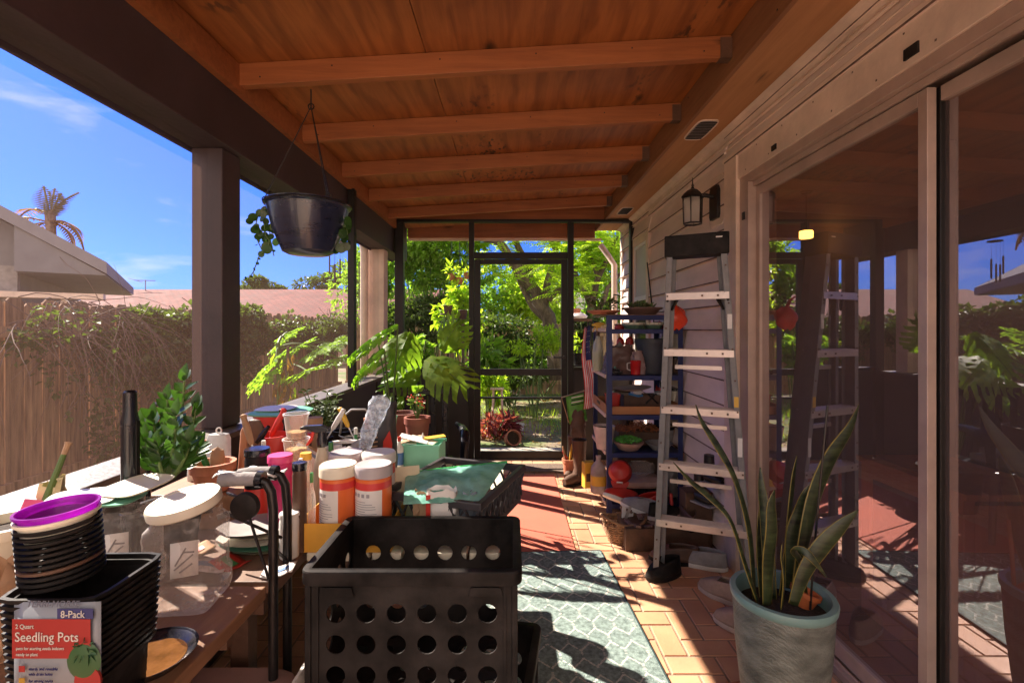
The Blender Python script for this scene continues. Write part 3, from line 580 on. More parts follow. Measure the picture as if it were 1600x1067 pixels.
MB().box(-.6,1.5,.0,.4,1.72,1.82).box(.9,.98,.1,.18,0,1.72).build('side_canopy', W['trim'], t, smooth=False)
t = thing('neighbour_house', 'white gabled house glimpsed beyond the garden tree', 'house', (3.2, 21, -.1))
wh = P('white_wall', (.62,.6,.58), .7, var=.06)
MB().prism([(-3,0),(4,0),(4,1.8),(.5,3.6),(-3,1.8)], 'y', 0, 6).build('wall', wh, t, smooth=False)
MB().prism([(-3.4,1.62),(.5,3.65),(4.4,1.62),(4.4,1.8),(.5,3.83),(-3.4,1.8)], 'y', -.4, 6.4).build('roof', P('pale_roof', (.5,.47,.45), .6), t, smooth=False)
for x in (-1.4,1.2): MB().box(x,x+.9,-.03,-.01,.9,1.7).build('window', W['blackg'], t, smooth=False)
# ------------------------------------------------------------------ far trees
def far_tree(x, y, z, r, h, label, m, n=7):
    t = thing('tree', label, 'tree', (x, y, -.1), group='trees beyond the houses'); g = MB()
    MB().tube([(0,0,0),(.1,0,z*.5),(0,0,z)], [.25,.18,.1], 8).build('trunk', W['bark'], t)
    mass(g, (0,0,z), (r,r*.7,h), n, 420 if y < 20 else 300, .16 if y < 20 else .38, .5, sub=.45); g.build('crown', m, t, fix=False, smooth=False)
far_tree(-20.5, 40, 4.3, 2.0, 1.3, 'round grey-green tree far beyond the red roof, left of the group', W['leafd'])
far_tree(-17.0, 41, 4.5, 2.6, 1.4, 'broad grey-green tree far beyond the red roof, middle of the group', W['leafd'])
far_tree(-13.5, 40, 4.9, 2.3, 1.7, 'tallest grey-green tree beyond the red roof, behind the wind chime', W['leafd'])
far_tree(-25.0, 42, 4.0, 2.6, 1.2, 'low grey-green tree far beyond the red roof behind the big post', W['leafd'])
far_tree(-5.3, 18, 3.3, .9, 1.5, 'yellow-green tree beyond the left corner post', W['leafb'], 10)
# palm behind the grey house
t = thing('palm_tree', 'half-dead palm with drooping fronds behind the grey house roof', 'palm', (-15.3, 16, -.1))
MB().tube([(0,0,0),(.1,0,2.5),(-.05,0,4.4),(-.1,0,5.3)], [.2,.16,.13,.15], 10).build('trunk', P('palm_bark', (.2,.13,.1), .9, var=.4, scale=9, bump=.8), t)
for k, (dx, dz, L_, dr_) in enumerate([(-1,.55,2.6,1.6),(-.8,.8,2.2,1.7),(.15,1,1.0,.2),(.5,1,.9,.3),(.8,.5,1.5,2.2),(.55,.3,1.4,2.6),(-.6,.2,1.2,2.2),(-.1,.9,1.1,.4),(.9,.2,1.2,2.6),(.3,.9,1.2,.9)]):
    g = MB(); p = frond(g, (-.1,0,4.9 if dz<.6 else 5.1), (dx,rnd.uniform(-.4,.4),dz), L_, 16, .42, .05, dr_*1.1); g.tube(p, .03, 5, m=0); g.build('frond', W['leafbrown'] if k not in (2,3,7,9) else P('palm_spear', (.2,.17,.1), .8), t, fix=False, smooth=False)
# ------------------------------------------------------------------ the leaning garden tree
def tree(label, d, branches, crown, matl, base_m=W['bark'], fr=0, name='garden_tree', loc=None):
    b0 = wp(*branches[0][0][:2], d); t = thing(name, label, 'tree', (b0.x, d, -.12)); o = Vector((b0.x, d, -.12))
    tr = MB(); lm = MB()
    for k, br in enumerate(branches):
        pts = [wp(px, py, d+dd)-o for px, py, dd, r in br]; rs = [r for *_, r in br]
        # subdivide and wobble
        P2, R2 = [], []
        for i in range(len(pts)-1):
            for q in range(4):
                f = q/4; P2.append(pts[i].lerp(pts[i+1], f)+(rvec()*rs[i]*.35 if (i or q) else Vector())); R2.append(rs[i]*(1-f)+rs[i+1]*f)
        P2.append(pts[-1]); R2.append(rs[-1]); (tr if k == 0 else lm).tube(P2, R2, 9)
    tr.build('trunk', base_m, t)
    if lm.v: lm.build('limb', base_m, t)
    g = MB()
    for (px, py, dd, r, n) in crown:
        c = wp(px, py, d+dd)-o
        if fr:
            for _ in range(int(n*1.9)):
                v = rvec(); p = c+Vector((v.x*r, v.y*r, v.z*r*.6)); dr_ = Vector((v.x+rnd.uniform(-.6,.6), v.y+rnd.uniform(-.6,.6), rnd.uniform(-.1,.5)))
                frond(g, p, dr_, rnd.uniform(.28,.5), 10, .10, .032, .6)
        else: mass(g, c, (r, r, r*.7), 5, n, .075, .55)
    g.build('crown', matl, t, fix=False, smooth=False)
    return t
tree('big leaning tree with a forked trunk and feathery lime crown seen through the screen door', 8.4,
 [[(872,590,0,.17),(862,510,0,.13),(836,455,0,.105),(806,418,-.1,.085),(780,380,-.2,.07),(760,335,-.3,.055)],
  [(850,485,0,.09),(858,430,.1,.06),(868,390,.2,.05),(885,330,.3,.05)],
  [(835,455,0,.10),(822,410,.2,.07),(800,372,.3,.05),(790,330,.3,.04)],
  [(856,500,0,.08),(830,478,.1,.06),(812,440,.3,.06),(818,400,.4,.035)],
  [(868,390,.2,.05),(850,360,.4,.04),(838,325,.5,.03)],
  [(858,470,0,.08),(890,440,-.1,.05),(905,410,-.2,.03)],
  [(780,380,-.2,.05),(745,372,-.1,.035),(715,352,0,.02)]],
 [(770,362,0,.62,30),(815,355,.4,.6,28),(860,352,.5,.65,30),(715,360,0,.5,28),(900,365,-.3,.5,26),(765,395,.6,.4,18),(872,425,-.8,.5,30),(800,330,0,.7,30),(740,330,0,.6,26),(880,330,.2,.8,30),(850,440,1.0,.35,16),(770,425,-.3,.35,14),(700,335,.2,.6,22)], W['leafl'], fr=1)
tree('slender many-stemmed tree with bright yellow-green crown to the right of the screen door', 7.6,
 [[(925,545,0,.08),(925,470,0,.07),(935,435,0,.05),(952,395,.1,.03),(965,370,.1,.02)],
  [(925,480,0,.05),(905,440,.1,.04),(890,400,.2,.03),(900,370,.2,.02)],
  [(930,500,0,.05),(950,450,-.1,.035),(975,420,-.1,.03)],
  [(935,435,0,.04),(925,405,.1,.025),(912,380,.1,.02)]],
 [(920,385,0,.4,26),(950,392,.1,.36,24),(905,405,.2,.32,20),(940,420,.3,.3,16),(895,380,.4,.4,22),(935,365,0,.45,26),(960,372,0,.4,22),(890,450,-.5,.3,18)], W['leafl'], fr=1)
# ------------------------------------------------------------------ shrubs outside
def shrub(name, label, cx, cy, d, rx, rz_, k, n, L_, m, Wr=.5, cat='shrub', stems=5, loc_z=-.12, ry=None, sub=.42):
    c = wp(cx, cy, d); t = thing(name, label, cat, (c.x, d, loc_z)); g = MB(); o = Vector((c.x, d, loc_z)); c = c-o
    mass(g, c, (rx, ry or rx*.6, rz_), k, n, L_, Wr, sub=sub); g.build('foliage', m, t, fix=False, smooth=False)
    s = MB()
    for q in range(stems): s.tube(curve((rnd.uniform(-.05,.05),rnd.uniform(-.05,.05),0),(c.x+rnd.uniform(-rx,rx)*.7,rnd.uniform(-.2,.2),c.z+rnd.uniform(-.2,.6)*rz_),0,5,(rnd.uniform(-.06,.06),0,0)), .012, 5)
    s.build('stem', W['stem'], t); return t
shrub('tall_shrub', 'tall bright green shrub filling the end screen left of the door', 668, 405, 8.5, .72, .49, 16, 260, .11, W['leafb'])
shrub('tall_shrub', 'upper lime green foliage tree behind the tall shrub, against the porch roof edge', 680, 365, 8.6, .8, .5, 12, 230, .12, W['leafl'])
shrub('tall_shrub', 'dark green bush under the clay orchid pots left of the door', 665, 500, 8.2, .64, .41, 12, 240, .11, W['leafd'])
shrub('climbing_plant', 'trailing light green creeper below the hanging clay pots', 718, 500, 6.3, .22, .42, 8, 80, .11, W['leafl'], .8, 'climber')
shrub('garden_shrub', 'small leafy shrub with yellow-green leaves low outside the left corner', 645, 545, 6.3, .3, .25, 8, 120, .12, W['leafb'])
shrub('fence_shrub', 'dark shrub growing along the back fence behind the screen door', 790, 535, 9.2, .8, .42, 12, 200, .13, W['leafd'])
shrub('fence_shrub', 'long low dark hedge plant at the foot of the back fence', 850, 560, 9.4, .8, .25, 10, 150, .13, W['leafb'])
shrub('bird_of_paradise', 'broad-leaved bright plant inside the door view, beside the mid rail', 770, 570, 7.2, .25, .25, 6, 40, .26, W['leafb'], .35, 'plant')
shrub('garden_shrub', 'sunlit bright green bush low at the left of the door opening', 766, 608, 6.6, .18, .22, 8, 90, .09, W['leafl'])
shrub('cordyline', 'purple-red leaved plant low at the left of the door opening', 776, 668, 6.2, .22, .22, 10, 60, .14, W['leafp'], .28, 'plant')
shrub('garden_shrub', 'dark fern clump behind the purple plant', 800, 600, 8.4, .55, .3, 8, 120, .14, W['leafd'], .3)
shrub('garden_shrub', 'tall yellow-green bush beyond the downspout outside the left screen', 583, 425, 8.5, .3, .5, 8, 130, .13, W['leafb'])
shrub('garden_shrub', 'leafy green bush on the right beyond the screen by the siding', 905, 520, 6.6, .2, .25, 6, 70, .12, W['leafd'])
far_tree(-.6, 13.5, 2.0, 1.3, 1.3, 'yellow-green tree standing beyond the back fence behind the leaning trunk', W['leafb'], 16)
far_tree(1.1, 13.0, 2.2, 1.1, 1.2, 'feathery pale tree beyond the back fence, right of the leaning trunk', W['leafl'], 12)
far_tree(2.8, 14.0, 2.6, 1.2, 1.5, 'lime tree beyond the back fence at the right edge of the end screen', W['leafb'], 12)
far_tree(-3.0, 13.0, 2.6, 1.3, 1.7, 'dense green tree beyond the back fence left of the screen door', W['leafb'], 16)
shrub('garden_shrub', 'lacy lime shrub low in front of the back fence between door jamb and trunk', 835, 530, 7.6, .45, .22, 9, 110, .09, W['leafl'], .35)
# papaya-like plant outside the left screen
t = thing('papaya_plant', 'big deeply cut light green leaves of a young papaya outside the left screen', 'plant', (-1.95, 4.0, -.12))
MB().tube([(0,0,0),(.02,0,.6),(.0,0,1.3)], [.03,.026,.018], 8).build('trunk', W['stem'], t)
def palmate(g, c, nrm, dirv, Rr, lobes=7, m=0):
    nrm = Vector(nrm).normalized(); d = Vector(dirv); d = (d-nrm*d.dot(nrm)).normalized(); s = nrm.cross(d); c = Vector(c)
    for k in range(lobes):
        a = (k-(lobes-1)/2)*2*math.pi*.82/lobes; v = d*math.cos(a)+s*math.sin(a); w = nrm.cross(v); Ln = Rr*(1-.25*abs(k-(lobes-1)/2)/(lobes/2))
        for i, (u_, sp) in enumerate(((.42,.17),(.64,.2),(.84,.14))):
            p = c+v*Ln*u_-nrm*Ln*.1*u_*u_
            for sg in (-1,1): leaf4(g, p-v*Ln*.12, v*.8+w*sg*.75, nrm, Ln*(.42-.1*i), Ln*.14, m)
        leaf4(g, c, v-nrm*.12, nrm, Ln, Ln*.3, m)
g = MB(); st = MB()
for (px, py, dd, rr_, nx_) in [(432,560,0,.27,-.3),(470,540,.2,.24,-.1),(500,545,.1,.25,.1),(520,535,.3,.24,.3),(445,530,.3,.22,-.2),(415,585,-.2,.22,-.5),(480,580,-.1,.24,.1),(530,560,.2,.2,.4),(455,520,.5,.2,0),(505,570,.4,.2,.3)]:
    c = wp(px, py, 3.9+dd)-Vector((-1.95,4.0,-.12)); n_ = (nx_-.5, rnd.uniform(-.5,.1), .9); palmate(g, c, n_, (nx_*2-.1, -.4, -.5), rr_)
    st.tube(curve((0,0,1.1+rnd.uniform(0,.2)), c, -.04, 6), .008, 5)
g.build('foliage', W['leafb'], t, fix=False, smooth=False); st.build('leaf_stalk', W['stem'], t)
t = thing('croton_plant', 'drooping red and yellow dry leaved plant in front of the papaya', 'plant', (-1.75, 3.75, -.12)); g = MB(); g2 = MB()
for k in range(60):
    p = Vector((rnd.uniform(-.07,.07), rnd.uniform(-.1,.1), rnd.uniform(.72,1.25))); leaf4(g if k%3 else g2, p, (rnd.uniform(-.5,.5), rnd.uniform(-.5,.5), -1), (rnd.uniform(-1,1),-1,.2), rnd.uniform(.07,.13), .035)
g.build('dry_leaves', W['leafbrown'], t, fix=False, smooth=False); g2.build('yellow_leaves', W['leafl'], t, fix=False, smooth=False); MB().tube([(0,0,0),(0,.0,1.28)], .012, 6).build('stem', W['bark'], t)
# orchid pots hung outside and small shelf pots
for (px, py, lab) in [(706,432,'leftmost of the three small clay orchid pots hanging outside the end screen'),(718,438,'middle of the three small clay orchid pots hanging outside the end screen'),(730,430,'rightmost of the three small clay orchid pots hanging outside the end screen')]:
    p = wp(px, py, 6.2); t = thing('hanging_clay_pot', lab, 'plant pot', p, group='hanging clay orchid pots')
    MB().lathe([(.02,-.05),(.035,-.05),(.05,.03),(.055,.035),(.05,.035),(.04,-.02)], n=16).build('pot', W['terra'], t)
    MB().tube([(0,0,.03),(0,0,1.1)], .003, 4).build('hanger', W['blackm'], t)
    g = MB(); clump(g, (0,0,.08), (.09,.09,.07), 34, .1, .3); g.build('foliage', W['leafl'], t, fix=False, smooth=False)
for (px, py, lab, m) in [(700,482,'fern in a small dark pot on the post left of the door outside','leafl'),(723,490,'dark round pot on the post left of the door outside','leafb')]:
    p = wp(px, py, 5.9); t = thing('garden_pot', lab, 'plant pot', p)
    MB().lathe([(.03,-.06),(.045,-.06),(.06,.04),(.055,.045),(.05,-.02)], n=16).build('pot', W['brown'], t)
    MB().tube([(0,0,-.06),(0,0,-1.5)], .015, 6).lathe([(.1,-.06),(.1,-.075),(0,-.075)], n=16).build('stand', W['bark'], t)
    g = MB()
    for k in range(14 if px==700 else 5): a = k*.7; frond(g, (0,0,.03), (math.cos(a),math.sin(a),.7), .16, 9, .045, .014, 1.3)
    g.build('foliage', W[m], t, fix=False, smooth=False)
# pots, seat and stones on the garden ground outside the door
for (px, py, d, s, lab) in [(795,688,5.9,.09,'small clay pot tipped on the ground by the purple plant'),(812,690,6.6,.06,'pale little pot in the grass outside the door')]:
    p = wp(px, py, d); t = thing('garden_pot', lab, 'plant pot', (p.x, d, -.12+(s*.6 if s > .08 else 0)), rot=(R(70) if s > .08 else 0, 0, .4))
    MB().lathe([(s*.65,0),(s,s*1.6),(s*1.1,s*1.6),(s*1.1,s*1.9),(s*.95,s*1.9),(s*.85,s*.3)], n=18).build('pot', W['terra'] if s > .08 else W['white'], t)
    MB().lathe([(0,s*1.4),(s*.9,s*1.4)], n=18).build('soil', W['soil'], t)
t = thing('garden_stand', 'pale wooden plant stand with thin legs beside the purple plant', 'plant stand', (-.17, 6.5, -.12))
MB().box(-.12,.06,-.1,.1,.60,.62).build('top', W['trim'], t, smooth=False)
for x, y in ((-.1,-.08),(.04,-.08),(-.1,.08),(.04,.08)): MB().bar((x,y,0),(x*.8,y*.8,.6),.02,.02).build('leg', W['trim'], t, smooth=False)
# ground cover outside the door
g = MB()
for k in range(5200):
    x = rnd.uniform(-2.6,2.6); y = rnd.uniform(5.5,10.2)
    if math.sin(x*2.1+1)*math.cos(y*1.7) < -.1+ (0.35 if y < 6.3 else 0): continue
    h = rnd.uniform(.05,.16); a = rnd.uniform(0,6.3); dx, dy = math.cos(a), math.sin(a)
    g.add([(x-dy*.004,y+dx*.004,0),(x+dy*.004,y-dx*.004,0),(x+dx*h*.5,y+dy*h*.5,h)], [(0,1,2)])
tag(g.build('grass', W['leafl'], loc=(0,0,-.12), fix=False, smooth=False), 'uneven tufts of green grass on the garden ground outside the door', 'grass', kind='stuff')
g = MB()
for k in range(3800):
    x = rnd.uniform(-2.8,2.8); y = rnd.uniform(5.35,9.5); leaf4(g, (x,y,rnd.uniform(.002,.03)), (rnd.uniform(-1,1),rnd.uniform(-1,1),rnd.uniform(-.2,.3)), (0,0,1), rnd.uniform(.03,.08), rnd.uniform(.012,.03))
tag(g.build('leaf_litter', W['leafbrown'], loc=(0,0,-.12), fix=False, smooth=False), 'brown leaf litter and bark scattered outside the door', 'leaf litter', kind='stuff')
g = MB()
for k in range(2600):
    x = rnd.uniform(-3.6,-1.5); y = rnd.uniform(-1,10); h = rnd.uniform(.06,.2); a = rnd.uniform(0,6.3); dx, dy = math.cos(a), math.sin(a)
    g.add([(x-dy*.005,y+dx*.005,0),(x+dy*.005,y-dx*.005,0),(x+dx*h*.4,y+dy*h*.4,h)], [(0,1,2)])
tag(g.build('weeds', W['leafb'], loc=(0,0,-.12), fix=False, smooth=False), 'weedy grass between the porch and the left fence', 'grass', kind='stuff')
# wind chime
p = wp(528, 392, 4.0); t = thing('wind_chime', 'dark wind chime with thin tubes hanging outside behind the planter bowl', 'wind chime', (p.x, 4.0, 2.02)); o = Vector((p.x,4.0,2.02))
MB().lathe([(0,0),(.05,.0),(.05,.01),(0,.01)], n=18).build('top_disc', W['blackm'], t)
MB().tube([(0,0,.01),(0,0,.2)], .002, 4).build('cord', W['blackm'], t)
for (px, y0, y1, dy) in [(515,400,428,0),(520.5,412,441,.03),(525.5,414,441,-.03),(530,404,435,.02)]:
    x = xof(px, 4)-p.x; MB().tube([(x,dy,zof(y0,4)-2.02),(x,dy,zof(y1,4)-2.02)], .0065, 8).tube([(x,dy,zof(y0,4)-2.02),(x,dy,0)], .001, 4).build('chime_tube', W['blackm'], t)
# hanging planter
d = 1.95; c = wp(482, 322, d)
t = thing('hanging_planter', 'large glossy dark blue bowl hanging from the ceiling with a trailing plant', 'hanging planter', (c.x, d, c.z)); S_ = d/750
MB().lathe([(0,-77*S_),(30*S_,-76*S_),(38*S_,-72*S_),(52*S_,-38*S_),(60*S_,-4*S_),(63*S_,-2*S_),(63*S_,3*S_),(60*S_,4*S_),(57*S_,-4*S_),(50*S_,-20*S_),(0,-22*S_)], n=40).build('bowl', W['blackt'], t)
MB().lathe([(0,-19*S_),(52*S_,-18*S_)], n=30).build('soil', W['soil'], t)
top = wp(486, 140, d)-Vector((c.x,d,c.z)); hk = Vector((top.x,top.y,top.z-.07))
for a in (200, 320, 80): 
    e_ = Vector((math.cos(R(a))*61*S_, math.sin(R(a))*61*S_, 0)); MB().tube([hk, e_+Vector((0,0,.02)), e_], .0022, 5).tube([e_+Vector((.012*math.cos(q),0,.012+.012*math.sin(q))) for q in [k*math.pi/5 for k in range(10)]], .002, 5, closed=True).build('hanger_wire', W['blackm'], t)
MB().tube([top, hk], .003, 6).tube([hk+Vector((.012*math.cos(q),0,.012*math.sin(q))) for q in [k*math.pi/5 for k in range(10)]], .0025, 5, closed=True).build('hook', W['blackm'], t)
MB().tube([Vector((63*S_*math.cos(q)*1.0,63*S_*math.sin(q),0))*1.0 for q in [k*math.pi/16 for k in range(32)]], .005, 6, closed=True).build('rim', W['blackg'], t)
g = MB(); st = MB()
def disc(g, c, nrm, r, m=0):
    nrm = Vector(nrm).normalized(); a = nrm.cross(Vector((.3,.2,1))).normalized(); b = a.cross(nrm); c = Vector(c)
    vs = [c-nrm*r*.12]+[c+a*r*math.cos(k*math.pi/5)+b*r*math.sin(k*math.pi/5) for k in range(10)]; g.add(vs, [(0,k+1,(k+1)%10+1) for k in range(10)], m)
for sx, pts in ((-1,[(418,325),(405,330),(400,350),(402,375),(410,392)]),(-1,[(420,330),(412,345),(415,368),(424,380),(428,400)]),(-1,[(424,335),(422,360),(420,385),(405,400),(396,425),(385,440)]),(1,[(540,345),(543,365),(538,385),(530,395)])):
    pp = [wp(px, py, d-.02+.02*k)-Vector((c.x,d,c.z)) for k, (px, py) in enumerate(pts)]; st.tube(pp, .0022, 5)
    for i in range(len(pp)-1):
        for q in range(3):
            p = pp[i].lerp(pp[i+1], q/3+rnd.uniform(0,.2)); 
            if py > 420 and i > 2: disc(g, p+rvec()*.012, rvec(), .007)
            else: disc(g, p+Vector((rnd.uniform(-.022,.022), rnd.uniform(-.03,.03), 0)), (rnd.uniform(-.5,.5),-1,rnd.uniform(-.3,.4)), rnd.uniform(.013,.022))
g.build('trailing_leaves', W['leafz'], t, fix=False); st.build('stem', W['stem'], t)
# ------------------------------------------------------------------ tables and the clutter on the left
def potp(r0, r1, h, rim=.012, wall=.003, lip=.004):
    return [(r0*.9,0),(r0,.002),(r1-.0,h-rim),(r1+lip,h-rim),(r1+lip+.001,h),(r1-wall,h),(r0-wall,.008),(0,.008)]
def soil(t, r, z, m=None): return MB().lathe([(0,z+.004),(r*.6,z+.003),(r,z)], n=24).build('soil', m or W['soil'], t)
def pot(name, label, loc, r0, r1, h, m, cat='plant pot', rim=.02, lip=.006, sl=None, group=None, rot=None):
    t = thing(name, label, cat, loc, group=group, rot=rot); MB().lathe(potp(r0, r1, h, rim, .004, lip), n=32).build('pot', m, t); soil(t, r1-.006, sl if sl else h-.02); return t
TW = wood('table_wood', (.16,.075,.04), (.36,.19,.10), 'y', 5, .55, True, .4)
TZ = .72
def table(name, label, x0, x1, y0, y1, z, m, planks=0, legs=True):
    t = thing(name, label, 'table', ((x0+x1)/2, (y0+y1)/2, 0)); hx, hy = (x1-x0)/2, (y1-y0)/2
    g = MB()
    if planks:
        n = planks; w = 2*hx/n
        for k in range(n): g.box(-hx+k*w+.004, -hx+(k+1)*w-.004, -hy, hy, z-.022, z)
    else: g.box(-hx, hx, -hy, hy, z-.028, z)
    g.build('tabletop', m, t, smooth=False, bevel=.003)
    for s2 in (-1,1): MB().box(-hx+.05,hx-.05,s2*(hy-.05)-.01,s2*(hy-.05)+.01,z-.1,z-.029).build('apron', W['brown'], t, smooth=False)
    if legs:
        for sx in (-1,1):
            for sy in (-1,1): MB().box(sx*(hx-.13)-.022, sx*(hx-.13)+.022, sy*(hy-.1)-.022, sy*(hy-.1)+.022, .004, z-.0285).build('leg', W['brown'], t, smooth=False, bevel=.002)
    return t
table('work_table', 'old stained wooden table at the bottom left with a worn edge', -1.09, -.535, .28, 1.045, .74, TW)
table('potting_table', 'dark cluttered table along the left knee wall carrying pots and jars', -1.10, -.54, 1.10, 2.62, TZ, wood('dark_table_wood', (.09,.045,.03), (.2,.11,.07), 'y', 5))
table('slatted_table', 'white slatted plastic table under the canisters and the far black crate', -.535, -.03, 1.24, 2.1, TZ, W['cream'], 6)
# 1 nested square pots with the printed card
t = thing('square_pot_stack', 'tall nested stack of black square seedling pots with a printed card on its front', 'plant pots', (-.628, .71, .741)); n = 13
for k in range(n):
    z = .0+k*.0098; a = .057+k*.0004; g = MB()
    b = a+.006
    g.lathe([(a*.93*1.0,z),(a*.93,z+.09*.8),(b,z+.0905*.8),(b+.001,z+.0905*.8+.006),(b-.004,z+.0905*.8+.006),(a*.9,z+.06),(a*.86,z+.004),(0,z+.004)], n=32, sq=9)
    g.build('square_pot', W['black'], t, ang=25, rz=R(rnd.uniform(-1.2,1.2)))
cd = MB().grid(lambda u, v: ((u-.5)*.132, -.0675-.003*math.sin(u*math.pi), -.02+v*.158), 8, 1).build('printed_card', P('card_grey', (.22,.24,.27), .35, var=.04), t, fix=False, solid=.0008); cd.location = (.020, 0, .056); cd.scale = (.88, 1, 1)
ink = {k: P(k, c, .45, var=.04) for k, c in dict(card_red=(.30,.02,.018), card_navy=(.03,.035,.13), card_yellow=(.38,.22,.03), card_green=(.03,.09,.03), card_white=(.55,.52,.48), card_grey_ink=(.12,.13,.17)).items()}
cy = -.0735
def patch(x0, x1, z0, z1, m, dy=0, nm='print_block'): MB().box(x0, x1, cy-.0004-dy, cy-dy, z0, z1).build(nm, m, cd, smooth=False)
patch(-.062,.056,.066,.118, ink['card_red']); patch(.006,.060,.1185,.132, ink['card_navy'])
rr_ = (R(90), 0, 0)
txt('8-Pack', .0135, cd, (.012, cy-.0012, .1205), rr_, ink['card_white'])
txt('2 Quart', .0085, cd, (-.056, cy-.0012, .106), rr_, ink['card_white'])
txt('Seedling Pots', .0180, cd, (-.057, cy-.0012, .089), rr_, ink['card_white'], .0004)
txt('pots for starting seeds indoors', .0058, cd, (-.055, cy-.0012, .078), rr_, ink['card_white'])
txt('ready to plant', .0058, cd, (-.055, cy-.0012, .070), rr_, ink['card_white'])
txt('TERRI-MORSE', .0125, cd, (-.040, cy-.0012, .1345), rr_, ink['card_grey_ink'], .0002, 'handwriting', 1.05, .25)
for k, z in enumerate((.050,.034,.018)):
    patch(-.052,-.043,z-.002,z+.006, ink['card_red'] if k != 1 else ink['card_yellow']); txt('for strong roots' if k else 'sturdy and reusable', .0055, cd, (-.036, cy-.0012, z+.001), rr_, ink['card_navy']); txt('easy to label' if k else 'with drain holes', .0055, cd, (-.036, cy-.0012, z-.006), rr_, ink['card_navy'])
patch(-.056,.01,-.002,.008, ink['card_yellow']); txt('BONUS', .006, cd, (-.038, cy-.0012, .0008), rr_, ink['card_red'])
MB().lathe([(0,0),(.021,0),(.026,.006),(.021,.012),(0,.012)], n=20).xf(Matrix.Translation((.045,cy+.003,.062)) @ Matrix.Rotation(R(90),4,'X') @ Matrix.Scale(.35,4,(0,0,1))).build('picture_pot', ink['card_green'], cd)
MB().lathe([(0,0),(.019,0),(.02,.004),(0,.004)], n=20).xf(Matrix.Translation((.052,cy+.003,.036)) @ Matrix.Rotation(R(90),4,'X')).build('picture_disc', ink['card_red'], cd)
g = MB(); clump(g, (.047,cy-.002,.078), (.014,.001,.012), 26, .012, .4); g.build('picture_leaves', ink['card_green'], cd, fix=False, smooth=False)
def last_thing(lab): return [o for o in bpy.data.objects if o.get('label') and lab in o['label']][0]
# 2 nested round pots, purple one on top
t = thing('round_pot_stack', 'leaning stack of ribbed brown-black round nursery pots topped by a purple pot', 'plant pots', (-.672, .72, .925), rot=(R(2), R(-3), 0)); t.scale = (.88,.88,.88)
for k in range(11):
    z = k*.0092; MB().lathe([(.046,z),(.053,z+.006),(.0565,z+.0062),(.0565,z+.0105),(.053,z+.011),(.05,z+.004),(.04,z+.002)], n=36).build('round_pot', W['black'] if k != 3 else W['brown'], t)
MB().lathe([(.043,.075),(.052,.108),(.056,.109),(.056,.114),(.052,.114),(.047,.085),(0,.083)], n=36).build('beige_pot', W['cream'], t)
pur = leafmat('purple_translucent_plastic', (.36,.02,.42), (.48,.05,.52), .6, .25)
MB().lathe([(.040,.085),(.0525,.120),(.0565,.121),(.0565,.1255),(.0525,.1255),(.047,.10),(0,.097)], n=36).build('purple_pot', pur, t)
# 3 big clear jars
CP = clear('clear_plastic', (.85,.80,.76), .045, .1, 1.4, (.97,.95,.94), 70)
def clearjar(label, loc, r, h, lid, tilt, cap=True):
    t = thing('clear_jar', label, 'jar', loc, rz=.12, group='big clear plastic jars')
    MB().lathe([(0,.002),(r*.86,0),(r*.98,.004),(r*1.04,.02),(r*1.04,.05),(r*.97,.062),(r*.965,h*.5),(r*.97,h*.76),(r*.99,h*.8),(r*.96,h*.87),(r*.84,h*.92),(r*.80,h*.93),(r*.80,h)], n=64, sq=9).build('jar_body', CP, t)
    MB().grid(lambda u, v: (-.018+u*.046, -r*1.0, h*.42+v*.068), 2, 1).build('label_sticker', W['paper'], t, rz=.30, fix=False, solid=.0006)
    g = MB()
    for k, (a, b) in enumerate([((-.022,.02),(.022,.052)),((-.01,.012),(.02,.03)),((-.02,.03),(.005,.07)),((.0,.06),(.025,.058))]): g.bar((a[0]*.7+.004,-r*1.01,h*.42+a[1]*.8),(b[0]*.7+.004,-r*1.01,h*.42+b[1]*.8),.002,.003)
    g.build('label_drawing', W['grey'], t, rz=.30, smooth=False)
    if cap:
        l = MB().lathe([(0,.0),(r*1.02,0),(r*1.08,.003),(r*1.08,.017),(r*1.04,.021),(r*.93,.021),(r*.91,.0195),(0,.0195)], n=44).build('lid', lid, t); l.location = (-.004,0,h+.006); l.rotation_euler = tilt
    return t
clearjar('big clear plastic jar with a cream screw lid sitting askew, nearest the camera', (-.665, .985, .741), .062, .185, W['cream'], (R(8), R(-8), 0))
clearjar('lidless big clear plastic jar behind and left of the cream-lidded one', (-.83, 1.02, .741), .060, .185, W['cream'], (0,0,0), False)
t = thing('flat_lids', 'loose flat mint and clear food lids lying on the rear clear jar', 'lids', (-.86, 1.02, .936))
for k, (x, y, a, m) in enumerate([(0,0,.2,W['mint']),(-.035,-.02,.5,W['white']),(.03,.04,-.3,W['cream'])]):
    MB().lathe([(.0,.0),(.052,.0),(.058,.003),(.06,.006),(.054,.005),(0,.004)], n=36, sq=4).build('lid', m, t, loc=(x, y, k*.007), rot=(R(5*k-4), R(6-4*k), a))
# 4 saucer
t = thing('black_saucer', 'small round black saucer with dirty amber water on the wooden table', 'saucer', (-.605, .80, .7405))
MB().lathe([(0,.0),(.05,.0),(.066,.018),(.07,.02),(.062,.016),(.05,.006),(0,.005)], n=36).build('dish', W['blackg'], t)
MB().lathe([(0,.0095),(.0535,.0095)], n=30).build('water', P('amber_water', (.12,.05,.015), .08, var=.4, scale=30), t)
